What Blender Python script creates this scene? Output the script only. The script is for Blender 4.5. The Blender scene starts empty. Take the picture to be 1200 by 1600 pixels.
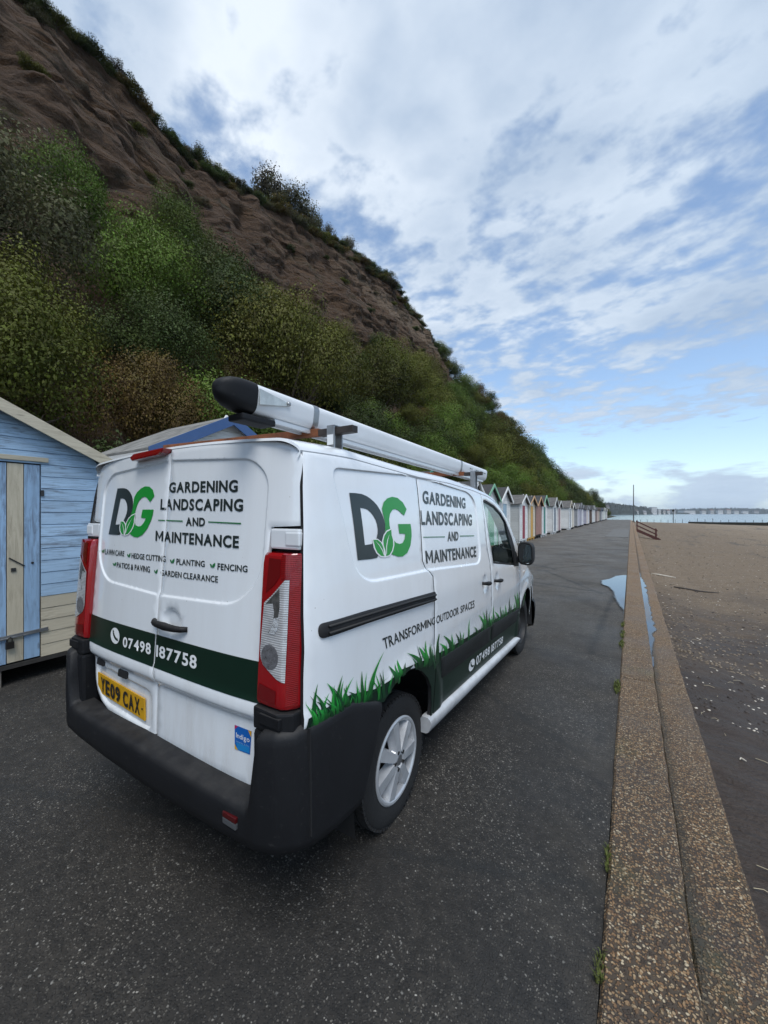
import bpy, bmesh, math, random
import numpy as np
from mathutils import Vector, Matrix, noise
from mathutils.geometry import delaunay_2d_cdt

random.seed(11)
rng = np.random.default_rng(5)
S = bpy.context.scene
COL = S.collection
PI = math.pi

# ------------------------------------------------------------------ camera
cd = bpy.data.cameras.new('camera')
cam = bpy.data.objects.new('camera', cd)
COL.objects.link(cam)
cd.sensor_width = 36.0
cd.lens = 13.77
cd.shift_y = 2.0 / 1600
cd.clip_start = 0.05
cd.clip_end = 20000
cam.location = (0, 0, 1.652)
cam.rotation_euler = (PI / 2, 0, math.radians(32.24))
S.camera = cam

# ------------------------------------------------------------------ light
SUN_EL, SUN_AZ = math.radians(60), math.radians(-136)     # azimuth measured from +Y towards -X: aimed from over the sea to light the van, standing for open sky
sun_dir = Vector((-math.sin(SUN_AZ) * math.cos(SUN_EL), math.cos(SUN_AZ) * math.cos(SUN_EL), math.sin(SUN_EL)))
sl = bpy.data.lights.new('sun', 'SUN')
sl.energy = 1.5
sl.angle = math.radians(34)
sl.color = (1.0, 0.985, 0.96)
so = bpy.data.objects.new('sun', sl)
COL.objects.link(so)
so.rotation_euler = sun_dir.to_track_quat('Z', 'Y').to_euler()

W = bpy.data.worlds.new('World')
S.world = W
W.use_nodes = True


class NT:
    """small helper to write node trees"""

    def __init__(self, tree):
        self.t = tree
        tree.nodes.clear()

    def n(self, typ, **kw):
        nd = self.t.nodes.new(typ)
        ins = kw.pop('ins', {})
        for k, v in kw.items():
            setattr(nd, k, v)
        for k, v in ins.items():
            self.set(nd, k, v)
        return nd

    def set(self, nd, k, v):
        s = nd.inputs[k]
        if isinstance(v, bpy.types.NodeSocket):
            self.t.links.new(v, s)
        elif isinstance(v, bpy.types.Node):
            self.t.links.new(v.outputs[0], s)
        else:
            if isinstance(v, (tuple, list)) and len(v) == 3 and s.type == 'RGBA':
                v = (*v, 1)
            s.default_value = v

    def math(self, op, a, b=None, c=None, clamp=False):
        nd = self.n('ShaderNodeMath', operation=op, use_clamp=clamp)
        for i, v in enumerate((a, b, c)):
            if v is not None:
                self.set(nd, i, v)
        return nd.outputs[0]

    def ramp(self, fac, stops, interp='LINEAR'):
        nd = self.n('ShaderNodeValToRGB')
        nd.color_ramp.interpolation = interp
        el = nd.color_ramp.elements
        while len(el) < len(stops):
            el.new(0.5)
        for e, (p, c) in zip(el, stops):
            e.position = p
            e.color = (c, c, c, 1) if isinstance(c, (int, float)) else (*c, 1)
        self.set(nd, 0, fac)
        return nd.outputs[0]

    def mix(self, f, a, b, blend='MIX'):
        nd = self.n('ShaderNodeMix', data_type='RGBA', blend_type=blend)
        self.set(nd, 0, f)
        self.set(nd, 6, a)
        self.set(nd, 7, b)
        return nd.outputs[2]

    def noise(self, vec, scale, detail=6, rough=0.55, dist=0.0):
        nd = self.n('ShaderNodeTexNoise')
        if vec is not None:
            self.set(nd, 'Vector', vec)
        self.set(nd, 'Scale', scale)
        self.set(nd, 'Detail', detail)
        self.set(nd, 'Roughness', rough)
        self.set(nd, 'Distortion', dist)
        return nd.outputs[0]

    def mapping(self, vec, loc=(0, 0, 0), rot=(0, 0, 0), scale=(1, 1, 1)):
        nd = self.n('ShaderNodeMapping')
        self.set(nd, 0, vec)
        self.set(nd, 1, loc)
        self.set(nd, 2, rot)
        self.set(nd, 3, scale)
        return nd.outputs[0]


def build_sky():
    t = NT(W.node_tree)
    out = t.n('ShaderNodeOutputWorld')
    bg = t.n('ShaderNodeBackground')
    t.t.links.new(bg.outputs[0], out.inputs[0])
    sky = t.n('ShaderNodeTexSky', sky_type='NISHITA', sun_disc=False)
    sky.sun_elevation = SUN_EL
    sky.sun_rotation = -SUN_AZ
    sky.air_density = 1.0
    sky.dust_density = 0.6
    sky.ozone_density = 2.0
    d = t.n('ShaderNodeTexCoord').outputs['Generated']
    sep = t.n('ShaderNodeSeparateXYZ', ins={0: d})
    z = t.math('MAXIMUM', sep.outputs[2], 0.0)
    zc = t.math('ADD', z, 0.07)
    px = t.math('DIVIDE', sep.outputs[0], zc)
    py = t.math('DIVIDE', sep.outputs[1], zc)
    p = t.n('ShaderNodeCombineXYZ', ins={0: px, 1: py, 2: 0.0}).outputs[0]
    # big masses, puffs and wisps of one cloud deck seen from below
    pm = t.mapping(p, loc=(5.3, 1.9, 0), rot=(0, 0, math.radians(25)), scale=(1.0, 1.12, 1))
    big = t.noise(pm, 0.5, 2, 0.5, 0.2)
    puff = t.noise(pm, 2.6, 4, 0.5, 0.15)
    cell = t.noise(pm, 6.6, 8, 0.56, 0.1)
    dens = t.math('ADD', t.math('ADD', t.math('MULTIPLY', big, 0.40), t.math('MULTIPLY', puff, 0.52)), t.math('MULTIPLY', cell, 0.62))
    # towards the horizon the clouds are seen from the side: rounded banks instead of the deck
    bank = t.noise(t.mapping(d, scale=(1.0, 1.0, 3.4)), 5.5, 7, 0.55, 0.2)
    side_f = t.ramp(z, [(0.07, 1.0), (0.17, 0.0)])
    dens = t.math('ADD', t.math('MULTIPLY', dens, t.math('SUBTRACT', 1.0, side_f)), t.math('MULTIPLY', t.math('MULTIPLY', bank, 1.55), side_f))
    # how much cloud at each height above the horizon: low bank, clear band, broken deck, thick deck
    cov = t.ramp(z, [(0.0, 0.52), (0.045, 0.61), (0.085, 0.635), (0.115, 0.36), (0.160, 0.35), (0.200, 0.58), (0.30, 0.565), (0.50, 0.570), (0.66, 0.62), (0.80, 0.71), (1.0, 0.78)])
    edge = t.math('SUBTRACT', t.math('ADD', dens, cov), 1.300)
    mask = t.math('MULTIPLY_ADD', edge, 5.2, 0.30, clamp=True)
    mask = t.ramp(mask, [(0.0, 0.0), (1.0, 1.0)], 'EASE')
    # thick parts are grey underneath, thin parts are bright
    thick = t.math('MULTIPLY_ADD', edge, 3.0, -0.12, clamp=True)
    lump = t.noise(t.mapping(pm, loc=(0.16, 0.1, 0)), 1.5, 4, 0.5, 0.25)
    thin = t.math('MULTIPLY', t.math('SUBTRACT', 0.95, t.math('MULTIPLY', edge, 5.0), clamp=True), 0.55)
    grey = t.math('ADD', t.math('MAXIMUM', thin, t.math('MULTIPLY', thick, 0.45)), t.math('MULTIPLY', t.math('MULTIPLY_ADD', lump, 2.4, -0.95), t.math('MULTIPLY_ADD', z, 1.5, 0.15)), clamp=True)
    dot = t.n('ShaderNodeVectorMath', operation='DOT_PRODUCT', ins={0: d, 1: (-0.62, 0.52, 0.59)}).outputs['Value']
    glow = t.math('POWER', t.math('MAXIMUM', dot, 0.0), 3.0)
    white = t.mix(glow, (0.30, 0.37, 0.46), (0.48, 0.525, 0.58))
    dark = t.mix(glow, (0.185, 0.25, 0.35), (0.24, 0.305, 0.40))
    ccol = t.mix(grey, white, dark)
    low = t.ramp(z, [(0.0, 1.0), (0.12, 0.0)])
    ccol = t.mix(t.math('MULTIPLY', low, 0.35), ccol, (0.40, 0.49, 0.58))
    haze = t.ramp(z, [(0.0, 0.7), (0.09, 0.14), (0.3, 0.10), (1.0, 0.14)])
    up = t.n('ShaderNodeVectorMath', operation='SCALE', ins={0: t.mix(mask, t.mix(haze, (0, 0, 0), (0.36, 0.49, 0.60)), ccol), 'Scale': 1.0 / SKY_STRENGTH}).outputs[0]
    keep = t.math('MULTIPLY', t.math('SUBTRACT', 1.0, mask), t.math('SUBTRACT', 1.0, haze))
    blue = t.n('ShaderNodeVectorMath', operation='SCALE', ins={0: sky.outputs[0], 'Scale': keep}).outputs[0]
    col = t.n('ShaderNodeVectorMath', operation='ADD', ins={0: blue, 1: up}).outputs[0]
    t.set(bg, 0, col)
    bg.inputs[1].default_value = SKY_STRENGTH


SKY_STRENGTH = 0.11
build_sky()
vs = S.view_settings
S.display_settings.display_device = 'sRGB'
vs.view_transform = 'Standard'
vs.look = 'None'
vs.exposure = 0.90
vs.gamma = 1.0
vs.use_curve_mapping = False
S.render.engine = 'CYCLES'
S.cycles.use_denoising = True
S.cycles.max_bounces = 8
S.cycles.transparent_max_bounces = 12
S.cycles.sample_clamp_indirect = 6.0


# ------------------------------------------------------------------ helpers
def tag(o, label=None, cat=None, group=None, kind=None):
    if label:
        o['label'] = label
    if cat:
        o['category'] = cat
    if group:
        o['group'] = group
    if kind:
        o['kind'] = kind
    return o


def thing(name, loc=(0, 0, 0), rz=0.0, label=None, cat=None, group=None):
    o = bpy.data.objects.new(name, None)
    o.empty_display_size = 0.2
    COL.objects.link(o)
    o.location = loc
    o.rotation_euler = (0, 0, rz)
    return tag(o, label, cat, group)


def mesh_obj(name, verts, faces, mats=None, parent=None, smooth=False, mi=None, weld=False):
    me = bpy.data.meshes.new(name)
    me.from_pydata([tuple(v) for v in verts], [], [tuple(f) for f in faces])
    return finish(name, me, mats, parent, smooth, mi)


def finish(name, me, mats=None, parent=None, smooth=False, mi=None):
    if mats is None:
        mats = []
    if not isinstance(mats, (list, tuple)):
        mats = [mats]
    for m in mats:
        me.materials.append(m)
    if mi is not None:
        me.polygons.foreach_set('material_index', mi)
    if smooth:
        me.polygons.foreach_set('use_smooth', [True] * len(me.polygons))
        if smooth != True:
            me.set_sharp_from_angle(angle=math.radians(smooth))
    me.update()
    o = bpy.data.objects.new(name, me)
    COL.objects.link(o)
    if parent is not None:
        o.parent = parent
    return o


class MB:
    """collects simple solids into one mesh"""

    def __init__(self):
        self.v, self.f, self.m = [], [], []

    def add(self, vs_, fs, m=0):
        b = len(self.v)
        self.v += [tuple(p) for p in vs_]
        self.f += [tuple(i + b for i in f) for f in fs]
        self.m += [m] * len(fs)
        return self

    def box(self, x0, x1, y0, y1, z0, z1, m=0, M=None):
        p = [(x, y, z) for x in (x0, x1) for y in (y0, y1) for z in (z0, z1)]
        if M is not None:
            p = [M @ Vector(q) for q in p]
        return self.add(p, [(0, 1, 3, 2), (4, 6, 7, 5), (0, 4, 5, 1), (2, 3, 7, 6), (0, 2, 6, 4), (1, 5, 7, 3)], m)

    def bar(self, a, b, w, h, up=(0, 0, 1), m=0):
        """box of section w x h from a to b"""
        a, b = Vector(a), Vector(b)
        d = b - a
        L = d.length
        d.normalize()
        s = d.cross(Vector(up)).normalized()
        u = s.cross(d)
        p = []
        for q in (a, b):
            for i, j in ((-1, -1), (1, -1), (1, 1), (-1, 1)):
                p.append(q + s * (i * w / 2) + u * (j * h / 2))
        return self.add(p, [(0, 3, 2, 1), (4, 5, 6, 7), (0, 1, 5, 4), (1, 2, 6, 5), (2, 3, 7, 6), (3, 0, 4, 7)], m)

    def tube(self, pts, rad, n=10, m=0, cap=True):
        pts = [Vector(p) for p in pts]
        if not isinstance(rad, (list, tuple)):
            rad = [rad] * len(pts)
        rings, up = [], None
        for i, p in enumerate(pts):
            d = (pts[min(i + 1, len(pts) - 1)] - pts[max(i - 1, 0)]).normalized()
            if up is None:
                up = Vector((0, 0, 1)) if abs(d.z) < 0.9 else Vector((1, 0, 0))
            s = d.cross(up).normalized()
            u = s.cross(d)
            up = u
            rings.append([p + (s * math.cos(k / n * 2 * PI) + u * math.sin(k / n * 2 * PI)) * rad[i] for k in range(n)])
        return self.loft(rings, True, cap, m)

    def loft(self, rings, closed=True, cap=True, m=0):
        n = len(rings[0])
        vs_ = [p for r in rings for p in r]
        fs = []
        for i in range(len(rings) - 1):
            for k in range(n if closed else n - 1):
                k2 = (k + 1) % n
                fs.append((i * n + k, i * n + k2, (i + 1) * n + k2, (i + 1) * n + k))
        if cap:
            fs.append(tuple(range(n - 1, -1, -1)))
            fs.append(tuple(range((len(rings) - 1) * n, len(rings) * n)))
        return self.add(vs_, fs, m)

    def prism(self, poly, M, depth, m=0):
        """poly in local xy, extruded along local z by depth"""
        n = len(poly)
        vs_ = [M @ Vector((x, y, 0)) for x, y in poly] + [M @ Vector((x, y, depth)) for x, y in poly]
        fs = [tuple(range(n - 1, -1, -1)), tuple(range(n, 2 * n))] + [(i, (i + 1) % n, n + (i + 1) % n, n + i) for i in range(n)]
        return self.add(vs_, fs, m)

    def build(self, name, mats, parent=None, smooth=False, bevel=0.0):
        me = bpy.data.meshes.new(name)
        me.from_pydata(self.v, [], self.f)
        bm = bmesh.new()
        bm.from_mesh(me)
        for f, m in zip(bm.faces, self.m):
            f.material_index = m
        bmesh.ops.recalc_face_normals(bm, faces=bm.faces)
        if bevel:
            es = [e for e in bm.edges if len(e.link_faces) == 2 and e.calc_face_angle(0) > 0.6]
            bmesh.ops.bevel(bm, geom=es, offset=bevel, segments=2, profile=0.6, affect='EDGES', clamp_overlap=True)
        bm.to_mesh(me)
        bm.free()
        return finish(name, me, mats, parent, smooth)


def lathe(profile, axis='X', n=48, m=0):
    """rings of a profile [(along axis, radius)]"""
    rings = []
    for a, r in profile:
        ring = []
        for k in range(n):
            t = 2 * PI * k / n
            c, s_ = math.cos(t) * r, math.sin(t) * r
            ring.append((a, c, s_) if axis == 'X' else (c, s_, a))
        rings.append(ring)
    return rings


def smoothstep(a, b, x):
    t = min(1.0, max(0.0, (x - a) / (b - a)))
    return t * t * (3 - 2 * t)


def in_poly(p, poly):
    x, y = p
    c = False
    n = len(poly)
    j = n - 1
    for i in range(n):
        xi, yi = poly[i]
        xj, yj = poly[j]
        if (yi > y) != (yj > y) and x < (xj - xi) * (y - yi) / (yj - yi) + xi:
            c = not c
        j = i
    return c


def seg_dist(p, poly, closed=True):
    best = 1e9
    n = len(poly)
    for i in range(n if closed else n - 1):
        ax, ay = poly[i]
        bx, by = poly[(i + 1) % n]
        dx, dy = bx - ax, by - ay
        l2 = dx * dx + dy * dy or 1e-12
        t = min(1, max(0, ((p[0] - ax) * dx + (p[1] - ay) * dy) / l2))
        best = min(best, math.hypot(p[0] - ax - t * dx, p[1] - ay - t * dy))
    return best


def sdf(p, poly):
    d = seg_dist(p, poly)
    return -d if in_poly(p, poly) else d


def densify(poly, step, closed=True):
    out = []
    n = len(poly)
    for i in range(n if closed else n - 1):
        a, b = poly[i], poly[(i + 1) % n]
        L = math.hypot(b[0] - a[0], b[1] - a[1])
        k = max(1, int(math.ceil(L / step)))
        out += [(a[0] + (b[0] - a[0]) * t / k, a[1] + (b[1] - a[1]) * t / k) for t in range(k)]
    if not closed:
        out.append(tuple(poly[-1]))
    return out


def area2(poly):
    return sum(poly[i][0] * poly[(i + 1) % len(poly)][1] - poly[(i + 1) % len(poly)][0] * poly[i][1] for i in range(len(poly)))


def offset_poly(poly, d):
    """move every vertex of a dense polygon inward by d"""
    sg = 1 if area2(poly) > 0 else -1
    n = len(poly)
    out = []
    for i in range(n):
        a, b, c = Vector(poly[i - 1]), Vector(poly[i]), Vector(poly[(i + 1) % n])
        e1, e2 = (b - a), (c - b)
        n1 = Vector((-e1.y, e1.x)).normalized() if e1.length > 1e-9 else Vector((0, 0))
        n2 = Vector((-e2.y, e2.x)).normalized() if e2.length > 1e-9 else Vector((0, 0))
        nn = n1 + n2
        if nn.length < 1e-6:
            nn = n1
        nn.normalize()
        k = max(0.45, nn.dot(n1))
        q = b + nn * (sg * d / k)
        out.append((q.x, q.y))
    return out


def round_poly(poly, r, k=6):
    """rounds the corners of a polygon; r is one radius or a list"""
    n = len(poly)
    out = []
    for i in range(n):
        rr = r[i] if isinstance(r, (list, tuple)) else r
        a, b, c = Vector(poly[i - 1]), Vector(poly[i]), Vector(poly[(i + 1) % n])
        if rr <= 0:
            out.append((b.x, b.y))
            continue
        d1, d2 = (a - b), (c - b)
        q = min(rr, d1.length * 0.48, d2.length * 0.48)
        p1, p2 = b + d1.normalized() * q, b + d2.normalized() * q
        for t in range(k + 1):
            t /= k
            p = p1 * (1 - t) ** 2 + b * 2 * t * (1 - t) + p2 * t * t
            out.append((p.x, p.y))
    return out


def fill2d(outer, holes=(), extra=(), grid=0.0, margin=0.008):
    """constrained triangulation of a 2-D outline with interior points -> verts, tris, number of outline points"""
    pts, edges = [], []
    loops = [outer] + list(holes)
    for lp in loops:
        b = len(pts)
        pts += [tuple(p) for p in lp]
        edges += [(b + i, b + (i + 1) % len(lp)) for i in range(len(lp))]
    nb = len(pts)

    def inside(p):
        return in_poly(p, outer) and not any(in_poly(p, h) for h in holes)

    for p in extra:
        if inside(p):
            pts.append(tuple(p))
    if grid:
        xs_ = [p[0] for p in outer]
        ys_ = [p[1] for p in outer]
        y = min(ys_) + grid * 0.37
        row = 0
        while y < max(ys_):
            x = min(xs_) + grid * (0.3 + 0.5 * (row % 2))
            while x < max(xs_):
                if inside((x, y)) and min(seg_dist((x, y), lp) for lp in loops) > margin:
                    pts.append((x, y))
                x += grid
            y += grid * 0.87
            row += 1
    v, e, f, ov, oe, of = delaunay_2d_cdt([Vector(p) for p in pts], edges, [], 1, 1e-7)
    if holes:
        f = [t_ for t_ in f if not any(in_poly((sum(v[i].x for i in t_) / len(t_), sum(v[i].y for i in t_) / len(t_)), h) for h in holes)]
    onb = [any(i < nb for i in o) for o in ov]
    return [(p.x, p.y) for p in v], [tuple(t) for t in f], onb


# ------------------------------------------------------------------ materials
MATS = {}


def principled(name, col, rough=0.5, metal=0.0, coat=0.0, spec=0.5, noise_amt=0.0, noise_scale=8.0, bump=0.0, bump_scale=60.0, obj_space=True):
    if name in MATS:
        return MATS[name]
    m = bpy.data.materials.new(name)
    m.use_nodes = True
    t = NT(m.node_tree)
    out = t.n('ShaderNodeOutputMaterial')
    b = t.n('ShaderNodeBsdfPrincipled')
    t.t.links.new(b.outputs[0], out.inputs[0])
    b.inputs['Roughness'].default_value = rough
    b.inputs['Metallic'].default_value = metal
    b.inputs['Coat Weight'].default_value = coat
    b.inputs['Coat Roughness'].default_value = 0.04
    b.inputs['Specular IOR Level'].default_value = spec
    b.inputs['Base Color'].default_value = (*col, 1)
    vec = t.n('ShaderNodeTexCoord').outputs['Object']
    if noise_amt:
        nz = t.noise(vec, noise_scale, 8, 0.6)
        f = t.ramp(nz, [(0.3, 0.0), (0.7, 1.0)])
        lo = tuple(c * (1 - noise_amt) for c in col)
        hi = tuple(min(1, c * (1 + noise_amt * 0.6)) for c in col)
        t.set(b, 'Base Color', t.mix(f, lo, hi))
        t.set(b, 'Roughness', t.math('MULTIPLY_ADD', nz, 0.25, rough - 0.12, clamp=True))
    if bump:
        bn = t.n('ShaderNodeBump', ins={'Strength': bump, 'Distance': 0.01, 'Height': t.noise(vec, bump_scale, 5, 0.6)})
        t.set(b, 'Normal', bn.outputs[0])
    MATS[name] = m
    return m


def mat(name):
    m = bpy.data.materials.new(name)
    m.use_nodes = True
    t = NT(m.node_tree)
    out = t.n('ShaderNodeOutputMaterial')
    b = t.n('ShaderNodeBsdfPrincipled')
    t.t.links.new(b.outputs[0], out.inputs[0])
    MATS[name] = m
    return m, t, b, out


def geo_pos(t):
    return t.n('ShaderNodeNewGeometry').outputs['Position']
# ================================================================== SETTING
def m_asphalt():
    m, t, b, out = mat('asphalt')
    P = geo_pos(t)
    Pw = t.n('ShaderNodeVectorMath', operation='ADD', ins={0: P, 1: t.n('ShaderNodeVectorMath', operation='SCALE', ins={0: t.n('ShaderNodeTexNoise', ins={'Vector': P, 'Scale': 55.0, 'Detail': 2.0}).outputs['Color'], 'Scale': 0.014}).outputs[0]}).outputs[0]
    chip = t.n('ShaderNodeTexVoronoi', ins={'Vector': Pw, 'Scale': 115.0, 'Randomness': 1.0})
    chip2 = t.n('ShaderNodeTexVoronoi', ins={'Vector': Pw, 'Scale': 60.0, 'Randomness': 1.0})
    csep = t.n('ShaderNodeSeparateColor', ins={0: chip.outputs['Color']})
    csep2 = t.n('ShaderNodeSeparateColor', ins={0: chip2.outputs['Color']})
    big = t.noise(P, 0.55, 5, 0.55)
    mid = t.noise(P, 3.0, 6, 0.6)
    base = t.mix(t.ramp(big, [(0.3, 0.0), (0.7, 1.0)]), (0.0155, 0.0135, 0.0112), (0.031, 0.027, 0.0225))
    base = t.mix(t.math('MULTIPLY', t.ramp(mid, [(0.45, 0.0), (0.75, 1.0)]), 0.5), base, (0.038, 0.033, 0.026))
    # single stones of the surfacing: most dark, some pale or brown
    stone = t.ramp(csep.outputs[0], [(0.0, (0.016, 0.0148, 0.0135)), (0.50, (0.048, 0.043, 0.037)), (0.70, (0.098, 0.089, 0.075)), (0.86, (0.175, 0.161, 0.136)), (0.955, (0.30, 0.28, 0.245))], 'CONSTANT')
    inside = t.ramp(chip.outputs['Distance'], [(0.36, 1.0), (0.52, 0.0)])
    bare = t.ramp(t.noise(t.mapping(P, loc=(2, 7, 1)), 1.6, 6, 0.6), [(0.36, 0.25), (0.60, 1.0)])
    c = t.mix(t.math('MULTIPLY', t.math('MULTIPLY', inside, bare), 0.9), base, stone)
    rare = t.math('MULTIPLY', t.ramp(csep2.outputs[1], [(0.955, 0.0), (0.965, 1.0)]), t.ramp(chip2.outputs['Distance'], [(0.22, 1.0), (0.36, 0.0)]))
    c = t.mix(t.math('MULTIPLY', rare, 0.8), c, (0.26, 0.25, 0.225))
    coarse = t.noise(P, 17.0, 4, 0.7)
    c = t.n('ShaderNodeVectorMath', operation='SCALE', ins={0: c, 'Scale': t.ramp(coarse, [(0.30, 0.55), (0.50, 0.95), (0.70, 1.5)])}).outputs[0]
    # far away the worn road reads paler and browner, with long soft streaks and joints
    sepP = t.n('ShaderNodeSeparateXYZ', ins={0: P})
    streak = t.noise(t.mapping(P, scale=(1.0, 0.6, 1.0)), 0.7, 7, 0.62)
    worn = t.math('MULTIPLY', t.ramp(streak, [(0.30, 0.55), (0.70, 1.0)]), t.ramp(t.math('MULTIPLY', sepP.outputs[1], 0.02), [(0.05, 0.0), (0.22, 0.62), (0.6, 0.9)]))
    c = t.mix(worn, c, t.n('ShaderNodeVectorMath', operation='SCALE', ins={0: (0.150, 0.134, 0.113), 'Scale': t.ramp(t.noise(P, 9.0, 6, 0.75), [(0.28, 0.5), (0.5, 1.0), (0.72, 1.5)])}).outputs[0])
    crk = t.n('ShaderNodeTexVoronoi', feature='DISTANCE_TO_EDGE', ins={'Vector': t.mapping(P, scale=(0.16, 0.33, 0.3)), 'Scale': 1.0})
    crk_f = t.ramp(t.math('ADD', crk.outputs[0], t.math('MULTIPLY', t.math('SUBTRACT', mid, 0.5), 0.03)), [(0.0, 1.0), (0.010, 0.0)])
    c = t.mix(t.math('MULTIPLY', crk_f, 0.65), c, (0.015, 0.015, 0.014))
    stain = t.ramp(t.noise(t.mapping(P, loc=(9, 2, 0)), 1.1, 7, 0.62), [(0.52, 0.0), (0.64, 1.0)])
    c = t.mix(t.math('MULTIPLY', stain, 0.45), c, (0.016, 0.015, 0.014))
    drift = t.math('MULTIPLY', t.ramp(sepP.outputs[0], [(0.0, 0.0), (1.0, 1.0)]), 1.0)
    edge_s = t.math('MULTIPLY', t.ramp(t.math('ADD', sepP.outputs[0], 0.9), [(0.35, 0.0), (0.85, 1.0)]), t.ramp(t.noise(P, 2.3, 7, 0.65), [(0.46, 0.0), (0.66, 1.0)]))
    c = t.mix(t.math('MULTIPLY', edge_s, 0.4), c, (0.075, 0.062, 0.045))
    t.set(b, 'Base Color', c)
    wet = t.ramp(t.noise(P, 0.9, 4, 0.5), [(0.40, 0.62), (0.62, 0.85)])
    t.set(b, 'Roughness', wet)
    h = t.math('ADD', t.math('MULTIPLY', inside, 0.6), t.math('MULTIPLY', t.noise(P, 30.0, 4, 0.6), 0.8))
    bp = t.n('ShaderNodeBump', ins={'Strength': 0.85, 'Distance': 0.006, 'Height': h})
    t.set(b, 'Normal', bp.outputs[0])
    return m


def m_aggregate():
    m, t, b, out = mat('exposed_aggregate')
    P = geo_pos(t)
    Pw = t.n('ShaderNodeVectorMath', operation='ADD', ins={0: P, 1: t.n('ShaderNodeVectorMath', operation='SCALE', ins={0: t.n('ShaderNodeTexNoise', ins={'Vector': P, 'Scale': 40.0, 'Detail': 2.0}).outputs['Color'], 'Scale': 0.016}).outputs[0]}).outputs[0]
    v1 = t.n('ShaderNodeTexVoronoi', ins={'Vector': Pw, 'Scale': 98.0})
    v2 = t.n('ShaderNodeTexVoronoi', ins={'Vector': t.mapping(Pw, loc=(3, 1, 2)), 'Scale': 62.0})
    r1 = t.n('ShaderNodeSeparateColor', ins={0: v1.outputs['Color']}).outputs[0]
    r2 = t.n('ShaderNodeSeparateColor', ins={0: v2.outputs['Color']}).outputs[0]
    st = [(0.0, (0.048, 0.029, 0.016)), (0.20, (0.120, 0.065, 0.030)), (0.40, (0.20, 0.110, 0.047)), (0.58, (0.26, 0.160, 0.078)), (0.80, (0.33, 0.235, 0.135)), (0.94, (0.46, 0.37, 0.245))]
    c1 = t.ramp(r1, st, 'CONSTANT')
    c2 = t.ramp(r2, st, 'CONSTANT')
    mortar = t.mix(t.noise(P, 9.0, 5, 0.6), (0.036, 0.025, 0.016), (0.080, 0.056, 0.034))
    in1 = t.ramp(v1.outputs['Distance'], [(0.44, 1.0), (0.60, 0.0)])
    in2 = t.math('MULTIPLY', t.ramp(v2.outputs['Distance'], [(0.36, 1.0), (0.48, 0.0)]), t.ramp(r2, [(0.70, 0.0), (0.71, 1.0)]))
    c = t.mix(in1, mortar, c1)
    c = t.mix(in2, c, c2)
    # damp dark patches, green algae, worn paler places further along
    dmp = t.ramp(t.noise(P, 1.3, 6, 0.6), [(0.42, 0.0), (0.68, 1.0)])
    c = t.mix(t.math('MULTIPLY', dmp, 0.45), c, (0.040, 0.032, 0.026))
    alg = t.ramp(t.noise(t.mapping(P, loc=(4, 4, 4)), 2.2, 6, 0.65), [(0.56, 0.0), (0.72, 1.0)])
    c = t.mix(t.math('MULTIPLY', alg, 0.35), c, (0.070, 0.085, 0.020))
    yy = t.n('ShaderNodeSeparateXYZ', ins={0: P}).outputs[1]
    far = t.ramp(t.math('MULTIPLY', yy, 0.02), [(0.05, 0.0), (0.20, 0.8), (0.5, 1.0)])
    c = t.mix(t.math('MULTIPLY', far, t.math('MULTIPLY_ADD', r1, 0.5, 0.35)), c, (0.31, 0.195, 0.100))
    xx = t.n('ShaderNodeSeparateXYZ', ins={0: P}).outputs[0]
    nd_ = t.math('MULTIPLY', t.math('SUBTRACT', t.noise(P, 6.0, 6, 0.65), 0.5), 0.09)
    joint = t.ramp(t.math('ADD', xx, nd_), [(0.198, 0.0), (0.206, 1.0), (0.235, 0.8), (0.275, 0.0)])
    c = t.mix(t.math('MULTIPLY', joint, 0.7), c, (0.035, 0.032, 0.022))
    t.set(b, 'Base Color', c)
    t.set(b, 'Roughness', t.ramp(dmp, [(0.0, 0.75), (1.0, 0.5)]))
    h = t.math('ADD', t.math('MULTIPLY', in1, 0.7), t.math('MULTIPLY', in2, 0.8))
    bp = t.n('ShaderNodeBump', ins={'Strength': 1.0, 'Distance': 0.008, 'Height': h})
    t.set(b, 'Normal', bp.outputs[0])
    return m


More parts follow.
